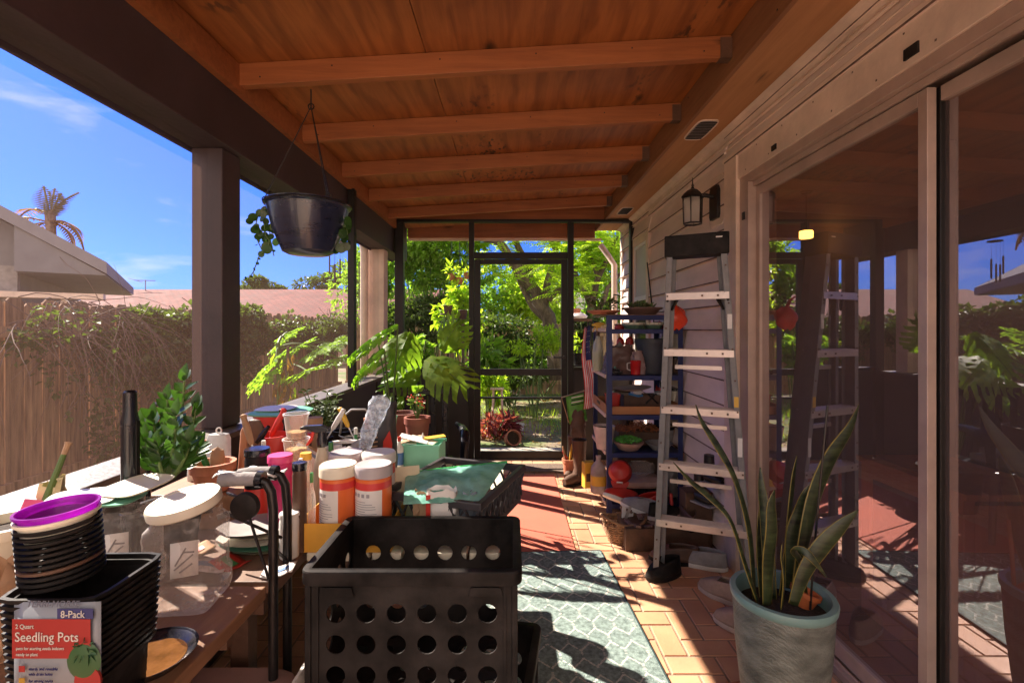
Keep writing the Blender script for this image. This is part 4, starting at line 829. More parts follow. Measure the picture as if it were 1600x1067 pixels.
# 5 edge items
t = pot('white_pot', 'white round pot cut by the left edge of the picture', (-1.02, .97, .741), .05, .066, .17, W['cream'], rim=.02, sl=.15)
t = thing('paper_sack', 'crumpled brown-white paper sack at the left edge in front of the white pot', 'bag', (-.90, .83, .741)); rr = random.Random(5)
def crumple(w, d_, h, n=7, j=.012, seed=1, open_=True, taper=.85):
    r = random.Random(seed); g = MB(); k = 16
    def fn(u, v):
        a = u*2*math.pi; x, y = math.cos(a), math.sin(a); q = (abs(x)**4+abs(y)**4)**-.25; s = 1-(1-taper)*v
        jj = 0 if v == 0 else j
        return (x*q*w/2*s+r.uniform(-jj,jj), y*q*d_/2*s+r.uniform(-jj,jj), h*v+(r.uniform(-jj,jj)*1.5 if v > .9 else 0))
    g.grid(fn, k, n)
    # weld the seam
    for row in range(n+1): g.v[row*(k+1)+k] = g.v[row*(k+1)]
    g.add([g.v[i] for i in range(k)], [tuple(range(k))]); return g
crumple(.11,.08,.15,seed=3).build('sack', W['kraft'], t, fix=False, ang=60)
MB().grid(lambda u,v: (-.04+.08*u,-.0425,.03+.09*v),1,1).build('label', W['paper'], t, fix=False)
t = thing('seed_packet', 'pink seed packet with a black and white checker corner by the left edge', 'seed packet', (-1.03, 1.04, .88), rot=(R(-20),R(15),.5))
MB().box(-.035,.035,-.002,.002,-.14,.045).build('packet', W['pink'], t, smooth=False); g = MB()
for i in range(5):
    for j in range(4):
        if (i+j) % 2: g.box(.0+i*.007,.007+i*.007,-.0032,-.0021,-.03+j*.008,-.022+j*.008)
g.build('checker', W['blackm'], t, smooth=False)
t = thing('cream_bag', 'crumpled cream paper bag standing by the sill at the left', 'bag', (-1.03, 1.08, .741)); crumple(.07,.05,.215,seed=9,j=.009,taper=.55).build('bag', P('cream_paper', (.62,.52,.30), .7, var=.12, bump=.3), t, fix=False, ang=60)
a = wp(70,785,1.06); b = wp(106,694,1.10); t = thing('bamboo_stake', 'thin green bamboo stake with a pale tip leaning in front of the left opening', 'stake', a)
MB().tube([(0,0,-.12),(0,0,0),b-a], [.0075,.0075,.005], 8).build('stake', W['stem'], t); MB().tube([(b-a)*.82, (b-a)*.97, (b-a)*1.04], [.0055,.006,.0075], 8).build('tip', W['kraft'], t)
# 6 black folded umbrella and hook
t = thing('folded_umbrella', 'upright black plastic tube with ridged collar beside the leafy plant', 'umbrella', (xof(203,1.12), 1.12, TZ)); h = zof(610,1.12)-TZ
MB().lathe([(.013,0),(.0165,.01),(.0175,.12),(.0195,.121),(.0195,.15),(.0175,.152),(.0175,h-.08),(.0185,h-.079),(.0185,h-.07),(.014,h-.05),(.0135,h-.004),(.01,h)], n=20).build('tube', W['blackg'], t)
MB().lathe([(.0182,.125),(.0182,.146)], n=20).build('collar_band', W['steel'], t); MB().box(.013,.020,-.005,.005,.16,h-.07).build('spine', W['black'], t, smooth=False)
t = thing('black_hook', 'thin black bent cane handle behind the leafy plant', 'hook', (xof(232,1.3), 1.3, TZ)); 
MB().tube([(0,0,0),(0,0,.33),(.004,0,.36),(.02,0,.375),(.035,0,.372),(.04,0,.355)], .006, 8).build('rod', W['blackg'], t)
# 7 ZZ plant
t = pot('zz_plant', 'glossy zz plant with thick upright leafy stems in a dark pot on the left', (xof(262,1.2), 1.2, TZ), .055, .075, .14, W['black'], 'house plant')
def oval(g, p, d, nrm, L, Wd, m=0, droop=.12):
    d = Vector(d).normalized(); s = d.cross(Vector(nrm)); s = s.normalized() if s.length > 1e-3 else Vector((1,0,0)); n = s.cross(d); p = Vector(p); vs = []; k = 5
    for i in range(k+1):
        u = i/k; w = Wd/2*math.sin(math.pi*min(1, u**.85))*(1 if 0 < u < 1 else 0)+(.0004); c = p+d*L*u-n*L*droop*u*u
        vs += [c-s*w+n*w*.35, c, c+s*w+n*w*.35]
    fs = [(i*3+j, i*3+j+1, i*3+j+4, i*3+j+3) for i in range(k) for j in (0,1)]; g.add(vs, fs, m)
g = MB(); st = MB(); o = Vector((xof(262,1.2),1.2,TZ))
for (bx, tx, ty, dy) in [(255,240,655,.02),(262,288,595,0),(268,305,640,-.02),(258,262,625,.04),(250,228,690,-.03),(270,296,690,-.06),(262,275,650,-.05),(256,246,700,-.07),(266,310,700,.03),(260,222,665,.05)]:
    p0 = wp(bx,745,1.2+dy)-o; p1 = wp(tx,ty,1.2+dy)-o; pts = curve(p0,p1,0,9,((tx-bx)*.0003,0,0)); st.tube(pts, [.006-.0004*i for i in range(len(pts))], 7)
    for i in range(2, len(pts)):
        d_ = (pts[i]-pts[i-1]).normalized(); a = rnd.uniform(0,6)
        for sg in (0, math.pi): 
            v = Vector((math.cos(a*.3+sg), math.sin(a*.3+sg)*.7, 0)); oval(g, pts[i], d_*.75+v*.8, (rnd.uniform(-.4,.4)-v.x*.3,-.7,.6), rnd.uniform(.030,.046), rnd.uniform(.017,.024))
    oval(g, pts[-1], pts[-1]-pts[-2], (0,-1,.3), .045, .022)
g.build('foliage', W['leafz'], t, fix=False, ang=180); st.build('stem', W['stem'], t)
# 8 terracotta pot with tools
bx = thing('wooden_box', 'low dark wooden box holding up the clay pot by the sill', 'box', (-.90, 1.45, TZ)); MB().box(-.16,.13,-.07,.16,.001,.10).build('box', TW, bx, smooth=False, bevel=.003); MB().box(-.02,.04,-.073,-.0705,.05,.07).build('handle_slot', W['blackm'], bx, smooth=False)
t = pot('clay_pot', 'round terracotta pot with a green-handled tool stuck in it, on the low wooden box', (xof(333,1.42),1.42,TZ+.101), .040, .054, .085, W['terra'], rim=.026, sl=.06)
s_ = thing('garden_trowel', 'green-handled trowel standing in the clay pot', 'trowel', (xof(326,1.42),1.42,TZ+.16), rot=(0,R(-22),0)); MB().lathe([(.006,0),(.009,.02),(.008,.05),(.0115,.085),(.008,.098),(0,.10)], n=12).build('handle', P('green_rubber', (.02,.22,.05), .4), s_); MB().box(-.012,.012,-.001,.001,-.06,.0).build('blade', W['steel'], s_)
s_ = thing('wooden_brush', 'round brown wooden brush head standing in the clay pot', 'brush', (xof(340,1.43),1.43,TZ+.16)); MB().lathe([(0,-.005),(.02,0),(.023,.03),(.018,.058),(0,.068)], n=20, sy=.45).build('head', W['kraft'], s_)
s_ = thing('white_jug', 'flat white plastic jug with a ring tab behind the clay pot', 'jug', (xof(342,1.62),1.62,TZ)); z0 = zof(715,1.62)-TZ-.05; z1 = zof(676,1.62)-TZ
MB().lathe([(.03,0),(.034,.004),(.036,.02),(.036,z1-.02),(.03,z1-.004),(.012,z1),(0,z1)], n=32, sq=4, sy=.5).build('body', leafmat('milky_plastic', (.5,.5,.5), (.6,.6,.6), .4, .35), s_)
MB().tube([(.009*math.cos(q),0,z1+.008+.009*math.sin(q)) for q in [k*math.pi/6 for k in range(12)]], .0025, 6, closed=True).build('ring_tab', W['white'], s_)
# flowers near the pot
s_ = thing('orange_flower', 'small orange and white artificial flower beside the clay pot', 'flower', (xof(293,1.38), 1.38, TZ+.06)); MB().tube([(0,0,-.06),(0,0,.04)], .002, 5).build('stem', W['stem'], s_); g = MB()
for k in range(7): a = k*.9; oval(g, (0,0,.04), (math.cos(a),-.6,math.sin(a)), (0,-1,.2), .028, .02)
g.build('petals', leafmat('orange_petal', (.8,.25,.02), (.85,.4,.05), .4), s_, fix=False)
# 9 walker-like folding frame
t = thing('folding_frame', 'black tubular folding frame with grey foam grips standing between the tables', 'walker', (-.53, 1.12, .004)); o = Vector((-.53,1.12,.004))
def pl(lst): return [wp(*q)-o for q in lst]
for k, (dx, dd) in enumerate(((0,0),(22,.09))):
    pts = pl([(345+dx*1.3,750-dx*.35,1.10+dd),(372+dx,748-dx*.4,1.10+dd),(402+dx,748-dx*.45,1.10+dd),(416+dx,754-dx*.5,1.10+dd),(424+dx,768-dx*.5,1.10+dd),(427+dx,795,1.10+dd)]); e0 = pts[-1]; pts += [Vector((e0.x,e0.y,e0.z*.5)), Vector((e0.x,e0.y,.012))]
    MB().tube(pts, .0105, 12).build('tube_leg', W['blackm'], t); MB().tube(pts[:3], [.0155,.0165,.0155], 12).build('grip', W['grey'], t)
    MB().tube([pts[2]+Vector((.0,0,0)), pts[2]+Vector((.014,0,-.001))], .0185, 12).build('clamp', W['blackg'], t)
    MB().lathe([(.017,0),(.017,.02),(.013,.045)], (e0.x,e0.y,-.003), 12).build('rubber_foot', W['black'], t)
c = wp(384,790,1.08)-o
MB().lathe([(0,-.012),(.024,-.012),(.031,-.004),(.03,.01),(.018,.016),(0,.016)], n=24).xf(Matrix.Translation(c) @ Matrix.Rotation(R(90),4,'X')).build('hub', W['black'], t)
for a_, b_ in (((384,790,1.10),(420,905,1.05)),((350,800,1.14),(440,840,1.12)),((420,850,1.12),(455,880,1.2)),((355,770,1.2),(395,785,1.1))): MB().tube(pl([a_,b_]), .0035, 6).build('cable', W['blackm'], t)
MB().bar(*pl([(340,808,1.2),(400,790,1.16)]), .004, .012).build('steel_strap', W['steel'], t, smooth=False)
MB().bar(*pl([(424,905,1.10),(448,905,1.19)]), .01, .02).bar(Vector((e0.x-.05,e0.y-.09,.25)),Vector((e0.x,e0.y,.25)),.012,.02).build('cross_bar', W['blackm'], t, smooth=False)
# 10 trays behind the frame
t = thing('plate_stack', 'stack of oval cream plastic plates behind the black frame', 'plates', (xof(410,1.27), 1.27, TZ+.002))
for k in range(5): MB().lathe([(0,0),(.075,0),(.10,.010),(.103,.011),(.075,.004),(0,.003)], n=40, sy=.72).build('plate', (W['cream'], W['mint'], W['white'], W['cream'], P('grey_plate', (.3,.28,.27), .5))[k], t, loc=(.01*math.sin(k*3),.01*math.cos(k*2),k*.013), rz=.1*k)
# 11 jars, cups and bottles on the potting table
def jar(name, label, px, d, wpx, top, m, lidm=None, base=TZ, cat='jar', lidh=.02, band=None, group=None, taper=1):
    r = wpx/2/750*d; z = base+.001; h = zof(top, d)-z; t = thing(name, label, cat, (xof(px,d), d, z), group=group)
    MB().lathe([(0,0),(r*.9*taper,0),(r*.96*taper,.004),(r*.96,h-lidh-.012),(r*.85,h-lidh)], n=28).build('body', m, t)
    if lidm: MB().lathe([(r*.86,h-lidh+.0005),(r,h-lidh+.001),(r,h-.003),(r*.95,h),(0,h-.001)], n=32).build('lid', lidm, t)
    if band: MB().lathe([(r*.968,h*band[0]),(r*.968,h*band[1])], n=28).build('label_band', band[2], t)
    return t
jar('black_canister', 'short black lidded canister left of the pink jar', 402, 1.36, 37, 700, W['black'], W['blackg'], band=(.2,.55,W['red']))
jar('pink_jar', 'bright pink jar with a pink screw lid', 438, 1.32, 37, 710, leafmat('pink_translucent', (.65,.04,.2), (.75,.08,.28), .4), W['pink'])
jar('dark_bottle', 'slim dark brown squared bottle right of the pink jar', 468, 1.25, 22, 722, W['brown'], W['blackg'])
jar('white_canister_lid', 'low white tub behind the frame, left of the yellow box', 452, 1.22, 30, 800, W['white'], W['white'], lidh=.01, cat='tub')
t = thing('red_pail', 'red plastic pail covered with mint and white lids', 'pail', (xof(440,1.85), 1.85, TZ+.001)); h = zof(645,1.85)-TZ
MB().lathe([(.07,0),(.09,h-.02),(.096,h-.02),(.098,h),(.088,h),(.065,.01),(0,.01)], n=32).build('pail', W['red'], t)
MB().lathe([(0,h+.001),(.10,h+.001),(.105,h+.006),(.09,h+.012),(0,h+.012)], n=36, sq=3).build('lid', W['mint'], t); MB().lathe([(0,h+.013),(.06,h+.013),(.07,h+.018),(0,h+.022)], n=30, sq=3).build('top_lid', W['white'], t, loc=(-.02,0,0)); MB().lathe([(0,h+.0),(.06,h+.0),(.065,h+.004),(0,h+.006)], n=30).build('side_lid', W['cream'], t, loc=(-.055,-.03,.0))
t = thing('red_bucket', 'tall red plastic container standing under the clear cups', 'bucket', (xof(425,1.62), 1.62, TZ+.001)); MB().lathe([(.045,0),(.058,.21),(.061,.21),(.061,.222),(.055,.222),(.04,.01),(0,.01)], n=30).build('body', W['red'], t); MB().lathe([(.059,.08),(.0595,.15)], n=30).build('label_band', W['paper'], t)
DC = clear('deli_cup_plastic', (.9,.85,.8), .22, .2, 1.45, (1,.97,.92))
for k, (py1, py0, lab, fill) in enumerate([(645,684,'upper clear deli cup with crumbs in the bottom','kraft'),(684,722,'middle clear deli cup with tan seeds','kraft'),(722,768,'lowest clear deli cup half full of tan seeds','yellow')]):
    d = 1.5+.004*k; z1, z0 = zof(py1,d), zof(py0,d); 
    if k == 2: z0 = TZ+.002
    t = thing('deli_cup', lab, 'cup', (xof(463,d), d, z0+.001), group='stacked clear cups'); r = .036+.002*k
    MB().lathe([(0,.0),(r*.75,0),(r,z1-z0-.008),(r*1.08,z1-z0-.007),(r*1.08,z1-z0-.002),(r*.96,z1-z0-.002)], n=28).build('cup', DC, t)
    MB().lathe([(0,.003),(r*.72,.003),(r*.8,(z1-z0)*(.25 if k == 0 else .55)),(0,(z1-z0)*(.3 if k == 0 else .6))], n=20).build('seeds', P('tan_seeds', (.48,.30,.14), .9, var=.35, scale=90, bump=.5), t)
jar('tan_jar', 'small tan round lidded jar right of the clear cups', 491, 1.75, 25, 652, W['kraft'], W['kraft'], lidh=.03)
jar('spice_bottle', 'small clear bottle with a yellow cap under the spray bottle', 478, 1.38, 17, 707, DC, W['yellow'])
# spray bottle
t = thing('spray_bottle', 'pale translucent spray bottle with a black and red trigger head', 'spray bottle', (xof(503,1.42), 1.42, TZ+.001)); h = zof(698,1.42)-TZ
MB().lathe([(.022,0),(.026,.005),(.026,h*.6),(.022,h*.78),(.013,h*.95),(.012,h)], n=28, sy=.8).build('bottle', leafmat('milky_bottle', (.45,.40,.33), (.55,.5,.42), .45, .35), t)
MB().lathe([(.014,h),(.015,h+.02),(.012,h+.03),(.012,h+.045)], n=16).build('collar', W['blackg'], t)
MB().prism([(-.062,h+.058),(-.05,h+.062),(.0,h+.064),(.022,h+.055),(.024,h+.045),(-.012,h+.040),(-.04,h+.05),(-.062,h+.05)], 'y', -.010, .010).build('trigger_head', W['blackg'], t, smooth=False, bevel=.003)
MB().prism([(-.028,h+.047),(-.020,h+.045),(-.026,h+.02),(-.042,h+.002),(-.046,h+.006),(-.034,h+.024)], 'y', -.006, .006).build('trigger', W['red'], t, smooth=False, bevel=.002)
# canisters of wipes
RG = P('canister_red', (.62,.05,.05), .35, var=.06); OR = P('canister_orange', (.75,.16,.04), .35, var=.12, scale=5)
t = thing('wipes_canister', 'front left wipes canister with a cream lid, in the yellow box', 'canister', (xof(529,1.3), 1.3, TZ+.006), group='wipes canisters'); R0 = .049
MB().lathe([(0,0),(R0*.9,0),(R0*.97,.005),(R0*.97,.176),(R0*.93,.178)], n=40).build('body', OR, t)
MB().lathe([(R0*.975,.168),(R0*.975,.150)], n=40).build('red_band', RG, t)
lb = MB().grid(lambda u,v: (R0*.978*math.cos(R(185+u*115)), R0*.978*math.sin(R(185+u*115)), .012+v*.137), 14, 1).build('label', W['paper'], t, fix=False)
g = MB(); gi = MB()
for k in range(13):
    z = .045+k*.0062; a0, a1 = 195, 195+(80 if k % 4 else 50)+rnd.uniform(-8,8); rr = R0*.985
    g.tube([(rr*math.cos(R(a0+(a1-a0)*q/6)), rr*math.sin(R(a0+(a1-a0)*q/6)), z) for q in range(7)], .0006, 4)
for k in range(4):
    a = R(205+k*17); gi.obox((R0*.985*math.cos(a), R0*.985*math.sin(a), .136), (.008,.0012,.009), (0,0,a+R(90)))
g.build('fine_print', ink['card_grey_ink'], lb); gi.build('pictograms', P('grey_ink', (.35,.33,.35), .5), lb, smooth=False)
MB().lathe([(R0*.95,.1785),(R0*1.02,.179),(R0*1.02,.200),(R0*1.0,.205),(R0*.94,.209),(R0*.9,.2085),(0,.2085)], n=44).build('lid', W['cream'], t)
MB().lathe([(0,.2095),(.012,.2095),(.014,.209)], (0,.012,0), 16).build('lid_tab', W['white'], t)
t.rotation_euler[2] = R(-12)
gl_ = P('greyed_lid', (.42,.37,.38), .45, var=.08)
for (px, d, lab, rz) in [(584,1.3,'front right wipes canister with a grey lid',R(12)),(541,1.425,'back left wipes canister, its grey lid showing behind the front pair',R(30)),(592,1.425,'back right wipes canister with a bright white lid',R(60))]:
    c2 = dup(t, (xof(px,d), d, TZ+.006), rz, lab)
    for ch in c2.children:
        if ch.name.startswith('lid.') : 
            ch.data = ch.data.copy(); ch.data.materials[0] = W['white'] if 'white' in lab else gl_
t = thing('yellow_box', 'low open yellow cardboard box holding the wipes canisters', 'box', (-.432, 1.38, TZ)); yb = P('yellow_card', (.72,.36,.04), .6, var=.1)
MB().box(-.125,.115,-.135,.135,.001,.004).box(-.125,.115,-.138,-.135,.001,.075).box(-.125,.115,.135,.138,.001,.075).box(-.128,-.125,-.138,.138,.001,.075).box(.115,.118,-.138,.138,.001,.075).build('box', yb, t, smooth=False)
MB().lathe([(0,0),(.006,.0),(.006,.002),(0,.002)], n=14).xf(Matrix.Translation((.05,-.138,.055)) @ Matrix.Rotation(R(90),4,'X')).build('round_mark', W['blue'], t)
# glove bundle, bag, scoop
t = thing('glove_bundle', 'grey and white work gloves and wrapped rolls heaped left of the black bag', 'gloves', (xof(535,1.75), 1.75, TZ+.001)); g = MB(); 
MB().box(-.09,.08,-.04,.05,.0,.105).build('carton', W['brown'], t, smooth=False, bevel=.003)
for k, (x0, z0, x1, z1, r, m) in enumerate([(-.075,.115,.02,.145,.012,'paper'),(-.08,.135,.0,.15,.011,'white'),(.0,.12,.055,.14,.018,'grey'),(.02,.125,.07,.165,.016,'grey'),(-.05,.155,.045,.16,.008,'paper')]):
    MB().tube([(x0,-.02+k*.012,z0),((x0+x1)/2,-.025+k*.012,(z0+z1)/2+.004),(x1,-.02+k*.012,z1)], [r*.8,r,r*.85], 10).build('roll', W[m], t)
pot('clay_pot', 'small clay pot wedged between the gloves and the black bag', (xof(565,1.68),1.68,TZ+.001), .03, .042, .12, W['terra'], rim=.015, sl=.1)
t = thing('black_bag', 'black printed bag with a red panel standing behind the canisters', 'bag', (xof(598,1.82), 1.82, TZ+.001)); bh = zof(628,1.82)-TZ
crumple(.115,.06,bh,seed=21,j=.005,taper=.82).build('bag', P('black_film', (.035,.03,.03), .3, var=.3, bump=.3, bscale=20), t, fix=False, ang=70)
MB().prism([(.0,.03),(.04,.04),(.045,.15),(.035,.2),(.012,.16)], 'y', -.0355, -.034).build('red_panel', W['red'], t, smooth=False)
g = MB()
for k in range(8): g.bar((-.035,-.0345,.09+k*.016),(-.01,-.0345,.094+k*.016),.004,.004)
g.build('printed_lines', W['kraft'], t, smooth=False)
for k in range(3): MB().bar((-.01+.014*k,-.036,.04),(.0+.014*k,-.036,.075),.003,.003).build('red_mark', W['red'], t, smooth=False)
t = thing('clear_bag', 'twisted frosted clear plastic bag rising in front of the black bag', 'plastic bag', (xof(575,1.70), 1.70, TZ+.001)); o = Vector((xof(575,1.70),1.70,TZ+.001)); r = random.Random(4)
cl = [(568,705,.02),(573,690,.025),(577,672,.03),(584,655,.032),(590,640,.036),(594,628,.036),(592,618,.02)]
def fn(u, v):
    i = min(int(v*6), 5); f = v*6-i; a, b = cl[i], cl[i+1]; p = wp(a[0]+(b[0]-a[0])*f, a[1]+(b[1]-a[1])*f, 1.70)-o; w = (a[2]+(b[2]-a[2])*f); t_ = u*2*math.pi
    return (p.x+w*math.cos(t_)*(1+r.uniform(-.12,.12)), p.y+w*.5*math.sin(t_), p.z+r.uniform(-.003,.003))
g = MB().grid(fn, 14, 12); g.build('film', clear('frosted_film', (.72,.78,.85), .5, .3, 1.5, (.9,.92,.95), 60), t, fix=False, ang=30)
pot('small_red_pot', 'tiny red clay pot left of the clear bag tip', (xof(578,2.2),2.2,TZ+.12), .02, .024, .05, W['terra'], rim=.012, lip=.003, sl=.04)
t = thing('wire_basket', 'dark wire basket with an arched handle behind the gloves', 'basket', (xof(560,2.1), 2.1, TZ)); g = MB()
for k in range(12): a = k*math.pi/6; g.tube([(.06*math.cos(a),.06*math.sin(a),.002),(.08*math.cos(a),.08*math.sin(a),.12)], .0025, 5)
for z, r in ((.004,.06),(.06,.07),(.12,.08)): g.tube([(r*math.cos(q),r*math.sin(q),z) for q in [k*math.pi/12 for k in range(24)]], .003, 5, closed=True)
g.build('basket_frame', W['blackm'], t); MB().tube([(-.08,0,.12),(-.07,0,.19),(-.03,0,.225),(.03,0,.225),(.07,0,.19),(.08,0,.12)], .005, 8).build('handle', W['steel'], t)
MB().lathe([(0,.005),(.058,.005),(.075,.11),(.0,.115)], n=20).build('liner', W['soil'], t)
# mint tray
t = thing('mint_tray', 'mint green plastic tray box full of paper and packets', 'tray', (xof(650,2.05), 2.05, TZ+.001), rz=R(-5)); 
MB().box(-.11,.11,-.06,.06,.0,.003).box(-.113,.113,-.0635,-.06,.0,.095).box(-.113,.113,.06,.0635,.0,.095).box(-.1135,-.11,-.06,.06,.0,.095).box(.11,.1135,-.06,.06,.0,.095).box(-.118,.118,-.068,-.0635,.085,.098).box(-.118,.118,.0635,.068,.085,.098).build('tray', W['mint'], t, smooth=False, bevel=.001)
for k, (x, y, a, b_, m) in enumerate([(-.06,0,8,.3,'paper'),(-.03,.02,-6,.8,'kraft'),(.03,-.01,10,-.2,'cream'),(.06,.02,-4,.4,'yellow'),(.0,-.03,14,.1,'paper')]): MB().box(-.06,.06,-.025,.025,0,.004).build('packet', W[m], t, loc=(x,y,.093+k*.005), rot=(R(a*.5),R(a),b_), smooth=False)
MB().lathe([(.008,.10),(.006,.12),(.001,.135)], (.03,0,0), 10).build('nozzle', W['white'], t)
t = thing('newspaper', 'crumpled coloured newspaper lying in front of the mint tray', 'paper', (xof(640,1.84), 1.84, TZ+.002)); r = random.Random(2)
MB().grid(lambda u,v: ((u-.5)*.2,(v-.5)*.14,.006+r.uniform(0,.012)), 8, 6).build('sheet', P('printed_paper', (.5,.36,.33), .7, var=.4, scale=30, col2=(.6,.5,.45)), t, fix=False, smooth=False, rz=.3)
# potted plants further back
t = pot('flowering_plant', 'dark red-brown pot with a small flowering plant, right of the black bag', (xof(652,2.3),2.3,TZ+.001), .045, .056, .155, P('dark_terracotta', (.25,.07,.045), .7), 'house plant', rim=.03)
g = MB(); g2 = MB(); st = MB()
for k in range(12):
    a = rnd.uniform(0,6); tp = Vector((.035*math.cos(a),.03*math.sin(a),.155+rnd.uniform(.04,.13))); st.tube([(0,0,.14),tp*.6+Vector((0,0,.06)),tp], .0018, 4)
    for q in range(3): oval(g, tp, (math.cos(a+q*2),math.sin(a+q*2),.3), (0,-.5,1), .02, .015)
    if k % 2: clump(g2, tp+Vector((0,0,.01)), (.012,.012,.01), 10, .012, .6)
for q in range(6): oval(g, (.0,0,.28), (math.cos(q),math.sin(q),.8), (0,-1,.3), .04, .032)
st.tube([(0,0,.14),(0,0,.28)], .003, 5); g.build('foliage', W['leafb'], t, fix=False); g2.build('flowers', leafmat('red_petals', (.5,.03,.03), (.7,.1,.06), .4), t, fix=False, smooth=False); st.build('stem', W['stem'], t)
pot('dark_pot', 'plain dark clay pot behind the black bag', (xof(628,2.45),2.45,TZ+.001), .05, .065, .15, P('brown_clay', (.2,.07,.05), .7), rim=.03)
t = pot('jade_plant', 'small bushy green plant in a dark pot beside the red pail', (xof(503,2.2), 2.2, TZ+.001), .05, .06, .09, W['black'], 'house plant'); g = MB(); st = MB()
for k in range(26):
    a = rnd.uniform(0,6.3); rr = rnd.uniform(.02,.1); tp = Vector((rr*math.cos(a), rr*.6*math.sin(a), .09+rnd.uniform(.06,.21))); pts = curve((0,0,.08), tp, -.01, 4); st.tube(pts, .002, 4)
    for i in (1,2,3,4):
        for q in (0,3.1): oval(g, pts[i], (math.cos(a+q+i),math.sin(a+q+i)*.6,.3), (0,-.6,1), rnd.uniform(.022,.034), .014)
g.build('foliage', W['leafd'], t, fix=False); st.build('stem', W['stem'], t)
t = thing('wooden_mallet', 'smooth brown wooden tool handle leaning left of the black canister', 'mallet', (xof(374,1.5), 1.5, TZ)); t_ = wp(382,668,1.5)-Vector((xof(374,1.5),1.5,TZ)); MB().tube([(0,0,0),t_*.5,t_*.96,t_], [.013,.012,.010,.006], 12).build('handle', wood('handle_wood', (.3,.12,.06), (.45,.2,.1), 'z', 4), t); MB().lathe([(.013,0),(.02,.002),(.022,.04),(.013,.045)], n=14).build('head', W['kraft'], t)
t = thing('round_brush', 'dark round-headed hairbrush shape standing behind the black canister', 'brush', (xof(398,1.55), 1.55, TZ)); MB().lathe([(0,.0),(.02,.003),(.032,.04),(.032,.085),(.018,.11),(0,.115)], (0,0,zof(700,1.55)-TZ-.02), n=24, sy=.35).tube([(0,0,0),(0,0,.2)], .008, 8).build('brush_body', W['brown'], t); MB().tube([(.01,0,zof(690,1.55)-TZ),(.05,-.01,zof(665,1.55)-TZ+.0)], [.012,.006], 8).build('wing', W['blackg'], t)
t = thing('magazine_stack', 'glossy folded magazines and packets leaning against the red bucket', 'magazines', (xof(432,1.5), 1.5, TZ))
for k in range(4): MB().box(-.05,.05,-.0015,.0015,0,.15).build('magazine', (W['paper'], P('blue_page', (.25,.35,.5), .3), W['paper'], W['kraft'])[k], t, loc=(-.0+.006*k,.012*k,.06), rot=(R(-14),R(36-3*k),0), smooth=False)
MB().box(-.05,.045,-.03,.05,.0,.08).build('carton', W['red'], t, smooth=False, bevel=.002)
t = thing('folded_cloth', 'crumpled whitish rag draped over the frame grips', 'cloth', (xof(392,1.2), 1.2, zof(746,1.2))); r = random.Random(8)
MB().grid(lambda u,v: ((u-.5)*.15,(v-.5)*.07,.008+.008*math.sin(u*9+v*4)+r.uniform(0,.005)), 16, 7).build('rag', W['paper'], t, fix=False, ang=60, solid=.003)
# ------------------------------------------------------------------ crates
def holed(g, p0, u, v, nu, nv, r, th, mu=0, mt=0, mb=0, seg=16):   # panel with a grid of round holes
    p0, u, v = Vector(p0), Vector(u), Vector(v); Lu, Lv = u.length, v.length; u = u.normalized(); v = v.normalized(); n = u.cross(v)*th
    cu = (Lu-2*mu)/nu; cv = (Lv-mt-mb)/nv
    for i in range(nu):
        for j in range(nv):
            c = p0+u*(mu+cu*(i+.5))+v*(mb+cv*(j+.5)); hu, hv = cu/2, cv/2; vs = []
            for k in range(seg):
                a = 2*math.pi*(k+.5)/seg; x, y = math.cos(a), math.sin(a); q = 1/max(abs(x),abs(y)); vs.append(c+u*hu*x*q+v*hv*y*q)
            vs += [c+u*r*math.cos(2*math.pi*(k+.5)/seg)+v*r*math.sin(2*math.pi*(k+.5)/seg) for k in range(seg)]
            # the four real corners keep the panel closed
            cs = [c+u*hu*sx+v*hv*sy for sx, sy in ((1,1),(-1,1),(-1,-1),(1,-1))]
            vs2 = [p+n for p in vs+cs]; al = vs+cs+vs2; K_ = 2*seg+4; fs = []
            for k in range(seg):
                k2 = (k+1) % seg; fs += [(k,k2,seg+k2,seg+k),(K_+k,K_+seg+k,K_+seg+k2,K_+k2),(seg+k,seg+k2,K_+seg+k2,K_+seg+k)]
            for q, k in ((0,seg//8-1),(1,3*seg//8-1),(2,5*seg//8-1),(3,7*seg//8-1)):
                fs += [(k,2*seg+q,(k+1)%seg),(K_+k,K_+(k+1)%seg,K_+2*seg+q)]
            g.add(al, fs)
    for (a0, a1, b0, b1) in ((0,mu,0,Lv),(Lu-mu,Lu,0,Lv),(mu,Lu-mu,0,mb),(mu,Lu-mu,Lv-mt,Lv)):
        if a1-a0 > 1e-5 and b1-b0 > 1e-5:
            q = [p0+u*a0+v*b0, p0+u*a1+v*b0, p0+u*a1+v*b1, p0+u*a0+v*b1]; g.add(q+[p+n for p in q], [(0,1,2,3),(7,6,5,4),(0,4,5,1),(1,5,6,2),(2,6,7,3),(3,7,4,0)])
